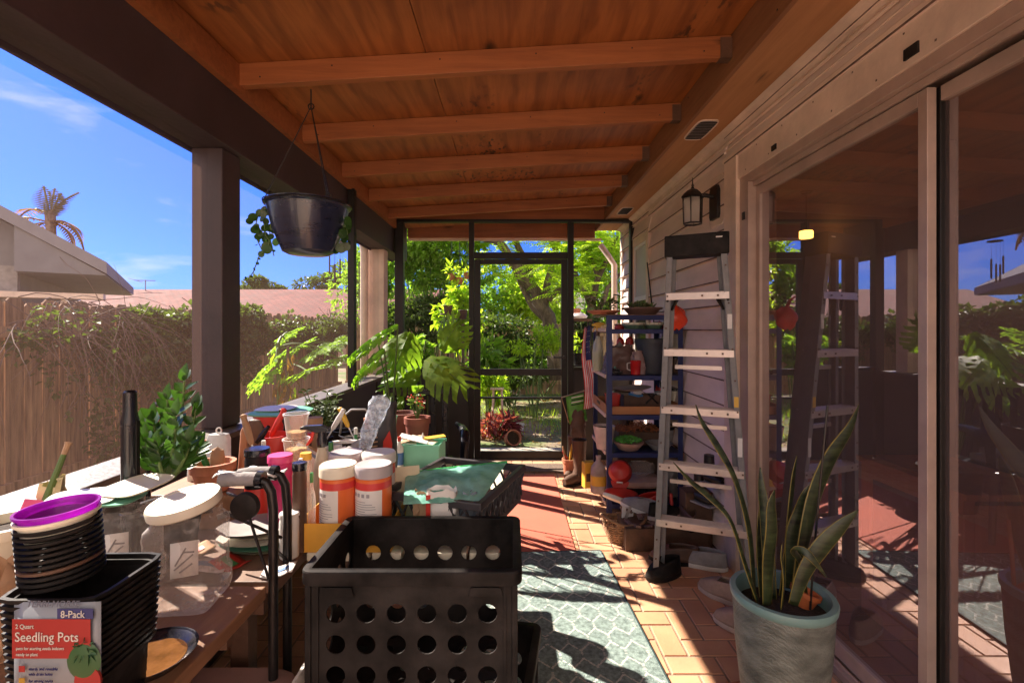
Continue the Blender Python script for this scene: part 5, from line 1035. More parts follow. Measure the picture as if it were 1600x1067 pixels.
def crate(label, loc, rz, w=.43, dp=.275, h=.275, group='black crates with round holes', m=None, fn=6, nr=3, name='storage_crate'):
    t = thing(name, label, 'crate', loc, rz, group); m = m or W['black']; a, b = w/2, dp/2; s = .965
    a0, b0 = a*s, b*s; th = .0035; mt = .058
    g = MB(); holed(g, (-a0,-b0,0), (2*a0,0,0), (0,0,h), fn, nr, .0195, -th, .024, mt, .03); g.build('side_panel', m, t, smooth=False, fix=False)
    g = MB(); holed(g, (-a0,b0,0), (2*a0,0,0), (0,0,h), fn, nr, .0195, th, .024, mt, .03); g.build('side_panel', m, t, smooth=False, fix=False)
    for sx in (-1,1):
        g = MB(); holed(g, (sx*a0,-b0,0), (0,2*b0,0), (0,0,h), 4, nr, .0185, -sx*th, .012, mt, .03); g.build('end_panel', m, t, smooth=False, fix=False)
    g = MB(); pr = [(-.0005,-.028),(.007,-.028),(.0075,-.026),(.0075,-.003),(.006,-.0005),(.004,0),(-.009,0),(-.0105,-.001),(-.011,-.004),(-.0005,-.0045)]
    lp_ = []
    for (cx_, cy_, a0_) in ((a-.016,b-.016,0),(-a+.016,b-.016,90),(-a+.016,-b+.016,180),(a-.016,-b+.016,270)):
        for q in range(7): lp_.append((cx_, cy_, R(a0_+15*q)))
    N1, N2 = len(lp_), len(pr); vs = [(cx_+(.016+o2)*math.cos(an), cy_+(.016+o2)*math.sin(an), h+z2) for (cx_,cy_,an) in lp_ for (o2,z2) in pr]
    g.add(vs, [(i*N2+j, i*N2+(j+1)%N2, ((i+1)%N1)*N2+(j+1)%N2, ((i+1)%N1)*N2+j) for i in range(N1) for j in range(N2)])
    for k in range(12):
        x = -a0+.02+k*(2*a0-.04)/11
        if k in (0,11): g.box(x-.002,x+.002,-b0-.006,-b0-.0036,.012,h-.0285)
    g.build('rim', m, t, ang=30)
    for x in (-a0*.72, a0*.72): MB().prism([(x-.035,h-.052),(x+.035,h-.052),(x+.030,h-.034),(x-.030,h-.034)], 'y', -b0-.0062, -b0-.0038).build('moulded_tab', m, t, smooth=False, bevel=.001)
    g = MB(); holed(g, (-a0+.002,-b0+.002,.004), (2*a0-.004,0,0), (0,2*b0-.004,0), 6, 4, .017, .003, .02, .02, .02); g.build('base', m, t, smooth=False, fix=False)
    for sx in (-1,1):
        for sy in (-1,1): MB().box(sx*a0-.006,sx*a0+.006,sy*b0-.006,sy*b0+.006,0,h-.03).build('corner_rib', m, t, smooth=False, bevel=.002)
    return t
c1 = crate('large empty black crate with rows of round holes, topmost and nearest the camera', (-.202, 1.098, .541), R(0))
c2 = dup(c1, (-.165, 1.13, .266), R(-9), 'black holed crate underneath the topmost empty crate')
bb = thing('cardboard_box', 'cardboard box under the crate stack', 'box', (-.20, 1.10, .012)); MB().box(-.20,.20,-.13,.13,0,.25).build('box', W['kraft'], bb, smooth=False, bevel=.002)
fl_ = thing('cardboard_sheet', 'pale sunlit cardboard sheet leaning on the left side of the holed crate stack', 'cardboard', (-.50, 1.02, .012)); MB().obox((.02,0,.29),(.006,.24,.58),(0,R(8),0)).build('sheet', W['paper'], fl_, smooth=False)
bb = thing('storage_bin', 'dusty pink storage bin lid on the floor at the bottom between table and crates', 'bin', (-.66, 1.0, .004)); pk = P('dusty_pink', (.42,.25,.22), .5, var=.08)
MB().lathe([(.14,0),(.155,.46),(0,.46)], n=32, sq=6).build('bin', pk, bb); MB().lathe([(0,.461),(.16,.461),(.165,.468),(.163,.485),(.15,.495),(0,.495)], n=40, sq=6, sy=.9).build('lid', pk, bb)
# lattice crate with bags
A = Vector((-.085,1.26)); B = Vector((.0385,1.615)); dv = (B-A); Lc = dv.length; ang_ = math.atan2(dv.y, dv.x)-math.pi/2
cw = .30; nrm = Vector((-dv.y, dv.x)).normalized(); ctr = (A+B)/2+nrm*cw/2
t = thing('lattice_basket', 'dark grey lattice-sided basket holding bags, set askew behind the empty crate', 'basket', (ctr.x, ctr.y, TZ+.002), ang_); dg = P('dark_grey_plastic', (.05,.045,.05), .4, var=.15); h = .12; a, b = cw/2, Lc/2
for sx in (-1,1):
    g = MB(); nn = 9
    for k in range(nn):
        y0 = -b+2*b*k/nn; y1 = y0+2*b/nn
        for (ya, yb) in ((y0,y1),(y1,y0)): g.bar((sx*a*.95,ya*.97,.02),(sx*a,yb,h-.02),.004,.009,up=(1,0,0))
    g.build('lattice_side', dg, t, smooth=False)
for sy in (-1,1):
    g = MB(); nn = 7
    for k in range(nn):
        x0 = -a+2*a*k/nn; x1 = x0+2*a/nn
        for (xa, xb) in ((x0,x1),(x1,x0)): g.bar((xa*.95,sy*b*.97,.02),(xb,sy*b,h-.02),.004,.009,up=(0,1,0))
    g.build('lattice_end', dg, t, smooth=False)
g = MB()
for (x0,x1,y0,y1) in ((-a-.006,a+.006,-b-.006,-b+.01),(-a-.006,a+.006,b-.01,b+.006),(-a-.006,-a+.01,-b,b),(a-.01,a+.006,-b,b)): g.box(x0,x1,y0,y1,h-.022,h)
g.build('rim', dg, t, smooth=False, bevel=.003); MB().box(-a*.95,a*.95,-b*.97,b*.97,0,.02).build('base', dg, t, smooth=False)
def sheetbag(name, label, corners, depth, m, edge=None, bulge=.03, seed=1, cat='bag', n=(34,22), j=.0022):
    c = [wp(*q) for q in corners]; o = sum(c, Vector())/4; o.z = min(q.z for q in c); t = thing(name, label, cat, o); r = random.Random(seed); nm = (c[1]-c[0]).cross(c[3]-c[0]).normalized()
    for sg, nme in ((1,'front_panel'),(-1,'back_panel')):
        jt = random.Random(seed+sg)
        def fn(u, v):
            p = c[0].lerp(c[1],u).lerp(c[3].lerp(c[2],u),v)-o; e_ = math.sin(math.pi*u)**.6*math.sin(math.pi*min(1,v*1.0))**.5
            w = math.sin(u*11+v*3+seed)*.35+math.sin(v*9-u*5)*.25+abs(math.sin(u*17+v*13+seed))*.5-abs(math.sin(u*9-v*21))*.4; edge_ = 0 if (u in (0,1) or v in (0,1)) else 1
            return p+nm*sg*(depth/2*e_*(1+w*.6)+jt.uniform(-j,j)*edge_)
        MB().grid(fn, *n).build(nme, m, t, fix=False, ang=60)
    if edge: MB().tube([c[3]-o+nm*0, (c[3]+c[2])/2-o, c[2]-o], .005, 6).build('zip_edge', edge, t)
    return t
sheetbag('zip_bag', 'big translucent mint green zip-top bag lying on the basket', [(630,788,1.245),(752,782,1.29),(792,722,1.62),(634,739,1.48)], .03, leafmat('mint_film', (.26,.68,.55), (.48,.86,.74), .45, .22), P('green_zip', (.05,.45,.12), .35), seed=3)
def paperbag(label, px, d, base, top, w, m, seed, rz=0, stripe=None):
    z0 = base; h = zof(top,d)-z0; t = thing('paper_bag', label, 'bag', (xof(px,d), d, z0), rz); crumple(w,w*.5,h,seed=seed,j=.006,taper=.92).build('bag', m, t, fix=False, ang=50)
    if stripe: MB().box(-w*.5,-w*.5+.012,-w*.262,-w*.255,.0,h*.95).build('stripe', stripe, t, smooth=False)
    return t
paperbag('white paper grocery bag with a red-brown edge and torn top inside the basket', 690, 1.30, TZ+.024, 764, .085, W['paper'], 4, .2, W['red'])
MB_ = paperbag('brown kraft bag with a folded top, left of the white grocery bag in the basket', 660, 1.31, TZ+.024, 768, .05, W['kraft'], 14, -.2)
paperbag('dull blue-grey printed bag right of the white grocery bag', 728, 1.33, TZ+.024, 768, .06, P('bluegrey_print', (.22,.27,.32), .5, var=.35, scale=15), 6, -.3, W['red'])
paperbag('small pinkish paper bag at the right end inside the basket', 752, 1.40, TZ+.024, 766, .06, P('pink_print', (.55,.38,.35), .6, var=.2), 8, .5)
t = thing('cardboard_sheet', 'cream cardboard sheet with a yellow edge standing right of the canisters', 'cardboard', (xof(634,1.42), 1.42, TZ+.001), .35); MB().box(-.045,.045,-.002,.002,0,.165).build('sheet', P('cream_card', (.66,.6,.42), .7, var=.08), t, smooth=False, rot=(R(-12),0,0)); MB().box(-.052,-.046,-.004,.004,0,.12).build('edge_strip', W['yellow'], t, smooth=False, rot=(R(-12),0,0))
# black patio chair at the end of the tables
t = thing('patio_chair', 'black plastic patio armchair in the shade left of the screen door', 'chair', (-.58, 3.05, .004), R(12))
bk = W['blackg']
MB().box(-.22,.22,-.22,.2,.40,.43).build('seat', bk, t, smooth=False, bevel=.01)
g = MB(); 
for k in range(5): g.box(-.19+k*.085,-.15+k*.085,.2,.215,.43,.84)
g.box(-.21,.21,.197,.22,.84,.90).build('backrest', bk, t, smooth=False, bevel=.008)
for sx in (-1,1):
    MB().tube([(sx*.25,.2,.64),(sx*.26,-.05,.66),(sx*.26,-.2,.655),(sx*.255,-.24,.62),(sx*.24,-.23,.45)], [.016,.026,.03,.026,.02], 10).build('armrest', bk, t)
    for sy in (-1,1): MB().tube([(sx*.2,sy*.19,.41),(sx*.245,sy*.24,0)], [.022,.016], 8).build('leg', bk, t)
t = thing('folded_tarp', 'pale folded tarp lying on the black patio chair seat', 'tarp', (-.56, 3.03, .436), .2); MB().box(-.16,.14,-.14,.12,0,.05).box(-.15,.1,-.12,.1,.051,.09).build('folds', W['grey'], t, smooth=False, bevel=.012)
# monsteras on a small stand in the corner
def monstera_leaf(g, st, base, c, dirv, nrm, L_, Wd, lobes=7):
    c = Vector(c); d = Vector(dirv).normalized(); nrm = Vector(nrm); s = d.cross(nrm).normalized(); n = s.cross(d).normalized()
    def mid(u): return c+d*L_*u-n*L_*.18*u*u
    for sg in (-1,1):
        for k in range(lobes):
            u0, u1 = (k+.06)/lobes, (k+.94)/lobes; um = (u0+u1)/2; w = Wd/2*math.sin(math.pi*min(.98,(um*.86+.14)))**.6; sweep = .22
            a0, a1 = mid(u0), mid(u1); v = s*sg
            def P_(u, f): q = mid(min(1.15,u+sweep*f*f*.9))+v*w*f-n*w*.35*f*f+n*.012*math.sin(f*9+k); return q
            N_ = 4; vs = []
            for i in range(N_+1):
                f = i/N_; sh = (u1-u0)*(.14 if f > .5 else 0)*(f-.4); vs += [P_(u0+sh-(.10/lobes if f <= .5 else 0), f), P_(u1-sh+(.10/lobes if f <= .5 else 0), f)]
            g.add(vs, [(2*i,2*i+1,2*i+3,2*i+2) for i in range(N_)])
    st.tube(curve(base, c, -.03, 8), .0055, 6); st.tube([mid(i/6)-n*.002 for i in range(7)], .0025, 5)
t = thing('monstera_plant', 'large monstera with glossy split leaves in the far left corner of the porch', 'house plant', (xof(668,3.45), 3.45, .005)); o = Vector((xof(668,3.45),3.45,.005))
MB().lathe(potp(.12,.16,.30,.03,.005,.006), n=32).build('pot', W['black'], t); MB().lathe([(.0,.28),(.155,.275)], n=24).build('soil', W['soil'], t)
g = MB(); st = MB(); b0 = Vector((0,0,.28))
for (px, py, dd, dx, dy, dz, nx, ny, nz_, Ls, Ws) in [(668,560,-.25,.75,-.5,-.35,-.1,-.6,.8,.36,.34),(640,520,0,-.15,-.6,-.6,.2,-.8,.6,.36,.32),(690,548,.1,.3,-.4,.5,.3,-.7,.6,.30,.28),(655,575,-.1,-.7,-.5,-.3,0,-.5,.9,.28,.26),(640,600,-.1,-.5,-.5,-.6,0,-.6,.8,.24,.22)]:
    monstera_leaf(g, st, b0, wp(px,py,3.45+dd)-o, (dx,dy,dz), (nx,ny,nz_), Ls, Ws)
g.build('foliage', W['leafb'], t, fix=False, ang=60); st.build('stem', W['stem'], t)
t = thing('bird_of_paradise_plant', 'potted plant with long arching torn leaves left of the monstera', 'house plant', (xof(612,3.1), 3.1, .005)); o = Vector((xof(612,3.1),3.1,.005))
MB().lathe(potp(.10,.13,.66,.03,.005,.006), n=32).build('pot', W['brown'], t); MB().lathe([(0,.63),(.126,.625)], n=24).build('soil', W['soil'], t)
g = MB(); st = MB(); b0 = Vector((0,0,.63))
for (px, py, dd, dx, dy, dz, nx, ny, nz_, Ls, Ws) in [(622,508,0,-.85,-.25,-.42,.1,-.3,.95,.34,.13),(600,545,-.1,-.7,-.3,-.65,-.2,-.6,.8,.26,.11),(590,530,.15,-.6,-.2,-.4,0,-.5,.9,.22,.09)]:
    monstera_leaf(g, st, b0, wp(px,py,3.1+dd)-o, (dx,dy,dz), (nx,ny,nz_), Ls, Ws, 9)
g.build('foliage', W['leafb'], t, fix=False, ang=60); st.build('stem', W['stem'], t)
# ------------------------------------------------------------------ rug and mats
def rug():
    t = thing('patterned_rug', 'teal outdoor rug with a white hexagon lattice on the tiles', 'rug', (.07, 1.45, .0065), R(3.2)); w, l = 1.03, 2.62
    x0, x1, y0, y1 = -w/2, w/2, -l/2, l/2
    m = P('teal_weave', (.18,.25,.235), .95, var=.3, scale=55, bump=.9, bscale=240, col2=(.27,.35,.33)); 
    g = MB().box(x0,x1,y0,y1,0,.006); g.build('rug_weave', m, t, smooth=False)
    MB().box(x0-.006,x0,y0,y1,0,.0075).box(x1,x1+.006,y0,y1,0,.0075).box(x0,x1,y1,y1+.006,0,.0075).box(x0,x1,y0-.006,y0,0,.0075).build('binding', P('dark_binding', (.03,.06,.06), .8), t, smooth=False)
    g = MB(); cw, ch = .088, .150; z = .0064; r = random.Random(6)
    def seg(a, b, dash):
        n = 7
        for i in range(n):
            if r.random() < (.10 if not dash else .35): continue
            f0, f1 = i/n, (i+.93)/n; wd = .0036*r.uniform(.7,1.3) if not dash else .0052*r.uniform(.6,1.3)
            p = a+(b-a)*f0; q = a+(b-a)*f1; 
            if dash: q = a+(b-a)*(f0+(f1-f0)*.7)
            d = (q-p).normalized(); s = Vector((-d.y,d.x,0))*wd; j = Vector((r.uniform(-.0012,.0012), r.uniform(-.0012,.0012), 0)); vs = [p-s+j,p+s+j,q+s+j,q-s+j]
            if all(x0+.004 < v.x < x1-.004 and y0+.004 < v.y < y1-.004 for v in vs): g.add(vs, [(0,3,2,1)])
    nx, ny = int(w/cw)+3, int(l/(ch*.62))+3
    hs = ch*.32; vt = ch*.30
    for j in range(-1, ny):
        for i in range(-1, nx):
            ox = x0+i*cw+(cw/2 if j % 2 else 0); oy = y0+j*(hs+vt)
            a = Vector((ox, oy, z)); b = Vector((ox+cw/2, oy+hs, z)); c = Vector((ox+cw, oy, z)); d = Vector((ox+cw/2, oy+hs+vt, z))
            seg(a, b, 0); seg(b, c, 0); seg(b, d, 1)
    g.build('lattice', P('offwhite_yarn', (.62,.62,.56), .95, var=.15, scale=200, bump=.5, bscale=300), t, smooth=False, fix=False)
rug()
rm = thing('red_mat', 'plain brick red mat on the tiles between the rug and the screen door', 'mat', (-.06, 3.49, .0065)); MB().box(-.43,.43,-.72,.75,0,.005).build('mat', P('red_mat_rubber', (.52,.13,.08), .8, var=.1, scale=3, bump=.25, bscale=200), rm, smooth=False, bevel=.002)
dm = MB().box(-.24,.22,-.13,.13,0,.012); tag(dm.build('door_mat', P('coir', (.16,.11,.08), .98, var=.4, scale=60, bump=.9, bscale=160), loc=(.28,4.43,.005), smooth=False), 'dark brown worn doormat just inside the screen door', 'mat')
# ------------------------------------------------------------------ step ladder
t = thing('step_ladder', 'tall grey step ladder with aluminium steps and black top cap by the wall', 'ladder', (.94, 2.40, .005)); o = Vector((.94,2.40,.005))
fg = P('grey_blue_rail', (.20,.195,.20), .5, var=.15, scale=20, bump=.05); al = P('step_aluminium', (.62,.52,.48), .35, .55, .12, 12, .05)
BL, BR = Vector((.724,2.47,.03)), Vector((1.165,2.30,.03)); TL, TR = Vector((.775,2.40,1.70)), Vector((1.015,2.27,1.70))
ax = (BR-BL).normalized(); fr_ = ax.cross(Vector((0,0,1))).normalized()     # towards the viewer
def channel(a, b, name, flip, w=.068, wl=.028, m=fg):
    g = MB(); d = (b-a).normalized(); back = -fr_
    g.bar(a, b, w, .005, up=ax) if False else None
    s = ax*flip
    def slab(o0, sx, dx, sy, dy):      # slab along a->b; offsets in ax/back directions
        vs = []
        for p in (a, b):
            for i in (0,1):
                for j in (0,1): vs.append(p-o+s*(sx+dx*i)+back*(sy+dy*j))
        g.add(vs, [(0,1,3,2),(4,6,7,5),(0,4,5,1),(2,3,7,6),(0,2,6,4),(1,5,7,3)])
    slab(0,0,.004,0,w); slab(0,.004,wl-.004,0,.004); slab(0,.004,wl-.004,w-.004,.004)
    return g.build(name, m, t, smooth=False, bevel=.001)
channel(BL, TL, 'front_rail', 1); channel(BR, TR, 'front_rail', -1)
bk_ = -fr_*.085
channel(BL+bk_+ax*.03+Vector((0,0,.0)), TL+bk_+ax*.02, 'rear_rail', 1, .04, .022); channel(BR+bk_-ax*.03, TR+bk_-ax*.02, 'rear_rail', -1, .04, .022)
for z in (.325, .615, .905, 1.195, 1.475):
    f = (z-.03)/1.67; a = BL.lerp(TL,f)-o+ax*.005; b = BR.lerp(TR,f)-o-ax*.005; g = MB(); bw = -fr_*.078 if z < 1.4 else -fr_*.05
    g.add([a,b,b+bw,a+bw]+[p-Vector((0,0,.004)) for p in (a,b,b+bw,a+bw)], [(0,1,2,3),(7,6,5,4),(0,4,5,1),(1,5,6,2),(2,6,7,3),(3,7,4,0)])
    for q in range(5):
        o1 = bw*(q+.5)/5; g.bar(a+o1+Vector((0,0,.0015)), b+o1+Vector((0,0,.0015)), .006, .003)
    e_ = fr_*.002; h = Vector((0,0,.034)); g.add([a+e_,b+e_,b+e_-h,a+e_-h]+[p-fr_*.004 for p in (a+e_,b+e_,b+e_-h,a+e_-h)], [(0,1,2,3),(7,6,5,4),(0,4,5,1),(1,5,6,2),(2,6,7,3),(3,7,4,0)])
    s_ = g.build('step', al, t, smooth=False, bevel=.001); g = MB()
    for c in (a+ax*.05, a+ax*.12, b-ax*.05, b-ax*.12):
        p = c+fr_*.0035-Vector((0,0,.017)); g.obox(p, (.009,.004,.009), (0,0,math.atan2(ax.y,ax.x)))
    g.build('rivets', W['brown'], s_, smooth=False)
for z in (.5,.8,1.1): 
    f = (z-.03)/1.67; MB().bar(BL.lerp(TL,f)-o+bk_+ax*.06-fr_*.02, BR.lerp(TR,f)-o+bk_-ax*.06-fr_*.02, .012, .02).build('rear_brace', al, t, smooth=False)
g = MB(); a = TL-o-ax*.012; b = TR-o+ax*.012; dn = Vector((0,0,-.035))
g.add([a+fr_*.012+dn*1.3,b+fr_*.012+dn*1.3,b+fr_*.008-dn*1.7,a+fr_*.008-dn*1.7]+[p-fr_*.125 for p in (a+fr_*.012+dn*1.3,b+fr_*.012+dn*1.3,b+fr_*.008-dn*1.7,a+fr_*.008-dn*1.7)], [(0,1,2,3),(7,6,5,4),(0,4,5,1),(1,5,6,2),(2,6,7,3),(3,7,4,0)])
cp_ = g.build('top_cap', W['black'], t, smooth=False, bevel=.006)
g = MB(); m1 = a.lerp(b,.8)+fr_*.0118+Vector((0,0,.035)); g.bar(m1, m1+ax*.045, .001, .006); g.build('cap_label', W['paper'], cp_, smooth=False)
for sx, P0 in ((1,TL),(-1,TR)):
    p = P0.lerp(BL if sx > 0 else BR, .16)-o+ax*sx*.01; MB().tube([p, p+ax*sx*.03-fr_*.02+Vector((0,0,.035)), p+ax*sx*.045-fr_*.05+Vector((0,0,.01)), p+ax*sx*.02-fr_*.07-Vector((0,0,.04))], [.006,.011,.011,.006], 8).build('spreader', W['blackm'], t)
for P0, sx in ((BL,1),(BR,-1)): MB().obox(P0-o+ax*sx*.012-fr_*.034-Vector((0,0,.012)), (.036,.078,.034), (0,0,math.atan2(ax.y,ax.x))).build('foot', W['black'], t, smooth=False, bevel=.004)
for P0, sx in ((BL,1),(BR,-1)): MB().obox(P0-o+bk_+ax*sx*.04-fr_*.02-Vector((0,0,.012)), (.036,.045,.034), (0,0,math.atan2(ax.y,ax.x))).build('foot', W['black'], t, smooth=False, bevel=.004)
g = MB()
for (A_, B_, zs) in ((BL,TL,(.12,.22,.42,.6,.72,.9,1.0,1.2,1.3,1.46,1.58)),(BR,TR,(.12,.3,.42,.6,.9,1.05,1.2,1.42,1.6))):
    for z in zs: 
        p = A_.lerp(B_,(z-.03)/1.67)-o+fr_*.002+ax*(.012 if A_ is BL else -.012); g.obox(p, (.008,.004,.008), (0,0,math.atan2(ax.y,ax.x)))
g.build('rail_rivets', W['brown'], t, smooth=False)
t = thing('red_bag', 'bright red-orange crumpled bag hanging behind the ladder steps', 'bag', (xof(1056,2.75), 2.75, zof(515,2.75))); r = random.Random(11)
MB().grid(lambda u,v: (.062*math.sin(math.pi*min(1,v*.92+.04))**.6*math.cos(u*6.2832)*(1+.12*math.sin(u*25+v*9)), .045*math.sin(math.pi*min(1,v*.92+.04))**.6*math.sin(u*6.2832), v*.13+.006*math.sin(u*19)), 26, 14).build('bag', P('red_film', (.70,.06,.02), .35, var=.15, bump=.4, bscale=25), t, fix=False)
MB().tube([(0,0,.12),(-.02,-.01,.17),(-.05,-.01,.19)], [.012,.008,.004], 8).build('neck', W['red'], t)
# ------------------------------------------------------------------ blue shelf unit
SX0, SX1, SY0, SY1 = .655, 1.175, 3.3, 3.86; LV = (.09,.44,.70,.972,1.292)
t = thing('shelf_unit', 'dark blue metal shelf unit against the siding, crowded with pots and bags', 'shelf', ((SX0+SX1)/2, (SY0+SY1)/2, .005)); hx, hy = (SX1-SX0)/2, (SY1-SY0)/2
for sx in (-1,1):
    for sy in (-1,1):
        h = 1.385 if sy < 0 else 1.35; x, y = sx*hx, sy*hy
        g = MB().box(x-(0 if sx < 0 else .034), x+(.034 if sx < 0 else 0), y-.0015, y+.0015, 0, h).box(x-.0015 if sx < 0 else x-.0015, x+.0015, min(y,y-sy*.03), max(y,y-sy*.03), .0, h)
        g.build('post', W['blue'], t, smooth=False, bevel=.001)
for z in LV:
    g = MB().box(-hx+.003,hx-.003,-hy+.003,hy-.003,z-.006,z-.003).box(-hx+.002,hx-.002,-hy+.002,-hy+.005,z-.034,z-.0031).box(-hx+.002,hx-.002,hy-.005,hy-.002,z-.034,z-.0031).box(hx-.005,hx-.002,-hy+.006,hy-.006,z-.034,z-.0031)
    g.build('shelf', W['blue'], t, smooth=False, bevel=.001); MB().box(-hx-.012,-hx-.002,-hy+.03,hy-.0,z-.022,z+.004).build('side_rail', W['trim'], t, smooth=False, bevel=.002)
MB().box(-hx,hx,-hy-.004,-hy-.001,1.352,1.385).build('top_band', W['blue'], t, smooth=False)
def on(px, d, lv): return (xof(px,d), d, LV[lv]-.003+.006)
TOPZ = 1.352
# top plants
brd = thing('top_board', 'thin dark board laid over the top of the blue shelf under the two plant bowls', 'board', ((SX0+SX1)/2, 3.56, 1.3905)); MB().box(-.26,.26,-.24,.28,0,.006).build('board', TW, brd, smooth=False)
T2 = 1.397
def bowl(label, px, d, w, top, m, plantf, base=T2):
    z = base; h = zof(top,d)-z; r = w/2/750*d; x = xof(px,d); t = thing('plant_bowl', label, 'plant pot', (x,d,z+.0005)); h = max(h,.03)
    MB().lathe([(r*.62,0),(r*.68,.002),(r*.9,h-.012),(r,h-.012),(r*1.01,h),(r*.92,h),(r*.6,.01),(0,.01)], n=32).build('bowl', m, t); MB().lathe([(0,h-.006),(r*.91,h-.008)], n=24).build('soil', W['soil'], t); plantf(t, r, h); return t
def pl_dark(t, r, h):
    g = MB(); st = MB()
    for k in range(24):
        a = rnd.uniform(0,6.3); rr = rnd.uniform(.3,1.35)*r; tp = Vector((rr*math.cos(a), rr*math.sin(a), h+rnd.uniform(.02,.13))); st.tube(curve((rr*.2*math.cos(a),rr*.2*math.sin(a),h-.01), tp, -.01, 4), .0025, 4); oval(g, tp, (math.cos(a),math.sin(a),rnd.uniform(-.2,.6)), (0,-.4,1), rnd.uniform(.04,.065), .026); oval(g, tp*.9+Vector((0,0,.01)), (math.cos(a+1.5),math.sin(a+1.5),.4), (0,-.4,1), .045, .022)
    g.build('foliage', W['leafd'], t, fix=False); st.build('stem', W['stem'], t)
def pl_succ(t, r, h):
    g = MB()
    for k in range(46):
        a = rnd.uniform(0,6.3); oval(g, (rnd.uniform(-.6,.6)*r, rnd.uniform(-.5,.5)*r, h), (math.cos(a)*.7,math.sin(a)*.7,rnd.uniform(.3,1)), (0,-.5,.8), rnd.uniform(.04,.075), .018)
    g.build('foliage', leafmat('grey_green_leaf', (.10,.15,.07), (.2,.26,.14), .3), t, fix=False)
bowl('terracotta bowl with a dark leafy plant on top of the blue shelf, its left bowl', 943, 3.45, 50, 487, W['terra'], pl_dark)
bowl('wide brown bowl of grey-green succulents on top of the blue shelf, beside the terracotta bowl', 1003, 3.42, 62, 481, P('brown_bowl', (.13,.07,.05), .6), pl_succ)
# level 1.292: spotted pots
for px, lab, w in ((990,'left of the two cream spotted green pots on the highest blue shelf',36),(1021,'right of the two cream spotted green pots on the highest blue shelf',30)):
    d = 3.42; r = w/2/750*d; t = thing('spotted_pot', lab, 'plant pot', (xof(px,d), d, LV[4]+.003), group='spotted green pots'); MB().lathe([(r*.75,0),(r*.95,.03),(r,.046),(r*.9,.046),(0,.03)], n=28).build('pot', P('green_glaze', (.10,.17,.11), .35, var=.2), t)
    MB().lathe([(r*.965,.030),(r*1.008,.046)], n=28).build('cream_band', W['cream'], t); g = MB()
    for k in range(14): a = k*2*math.pi/14; g.obox((r*1.0*math.cos(a), r*1.0*math.sin(a), .038), (.004,.004,.004), (0,0,a))
    g.build('spots', W['blackm'], t, smooth=False)
for px, c_, lab in ((968,'red','dark red little tub left of the spotted pots'),(1052,'red','small orange-red tub right of the spotted pots, behind the ladder rail')): jar('small_tub', lab, px, 3.5, 16, 506, W[c_], W['brown'], base=LV[4], lidh=.01, cat='tub')
# level .972
t = thing('crumpled_bag', 'crumpled brown plastic bag slumped on the second blue shelf', 'bag', (xof(968,3.5), 3.5, LV[3]+.002)); crumple(.27,.16,.20,seed=31,j=.022,taper=.6).build('bag', P('brown_film', (.17,.10,.085), .35, var=.35, scale=9, bump=.5, bscale=18), t, fix=False, ang=80)
t = thing('crumpled_bag', 'pinkish crumpled packet beside the brown bag, left of the dark bucket', 'bag', (xof(996,3.44), 3.44, LV[3]+.002)); crumple(.10,.09,.17,seed=35,j=.013,taper=.7).build('bag', P('pink_film', (.42,.28,.26), .35, var=.25, scale=9, bump=.5, bscale=18), t, fix=False, ang=80)
t = thing('red_figurine', 'two small glossy red cone toys with white tips near the top of the second shelf', 'toy', (xof(984,3.6), 3.6, 1.17))
MB().lathe([(0,0),(.035,.01),(.03,.05),(.0,.075)], n=18).build('red_cone', W['red'], t); MB().lathe([(0,0),(.03,.01),(.026,.045),(.0,.07)], n=18).build('red_cone', W['red'], t, loc=(-.07,0,.0)); MB().tube([(-.06,0,-.18),(-.06,0,0)], .01, 6).tube([(0,0,-.18),(0,0,0)], .01, 6).build('stick', W['white'], t)
t = pot('dark_bucket', 'dark grey-blue round bucket on the second blue shelf by the ladder', (xof(1018,3.48),3.48,LV[3]+.002), .085, .115, .25, P('slate_plastic', (.04,.045,.06), .5), 'bucket', rim=.03, sl=.2)
t = thing('red_cup', 'shiny red metal cup with a handle standing on the second blue shelf', 'cup', on(993,3.36,3)); MB().lathe([(.028,0),(.033,.003),(.037,.095),(.039,.1),(.035,.1),(.03,.01),(0,.01)], n=28).build('cup', P('red_gloss', (.5,.015,.015), .15), t); MB().tube([(-.036,0,.085),(-.058,0,.08),(-.058,0,.04),(-.035,0,.03)], .004, 6).build('handle', W['white'], t)
t = thing('small_car_toy', 'small dark toy with a green top at the front left of the second shelf', 'toy', on(961,3.38,3)); MB().box(-.05,.05,-.02,.02,.008,.03).box(-.02,.03,-.017,.017,.03,.045).build('body', W['blackg'], t, smooth=False, bevel=.004)
for x in (-.03,.03): MB().lathe([(.011,-.022),(.011,.022)], n=12, caps=True).xf(Matrix.Translation((x,0,.011)) @ Matrix.Rotation(R(90),4,'X')).build('wheel', W['black'], t)
MB().lathe([(0,.045),(.01,.046),(.0,.062)], n=10).build('green_top', W['mint'], t)
t = thing('spray_bottle', 'tall clear spray bottle of yellow-green liquid with an orange trigger at the shelf edge', 'spray bottle', (xof(934,3.62), 3.62, LV[3]+.006)); h = zof(525,3.62)-LV[3]-.006
MB().lathe([(.033,0),(.04,.006),(.04,h*.55),(.03,h*.8),(.014,h*.97),(.014,h)], n=28, sy=.8).build('bottle', clear('bottle_plastic', (.75,.75,.7), .35, .2, 1.45, (.95,.95,.9)), t); MB().lathe([(0,.004),(.037,.006),(.037,h*.55),(.0,h*.56)], n=24, sy=.78).build('liquid', P('yellow_liquid', (.42,.38,.06), .2), t)
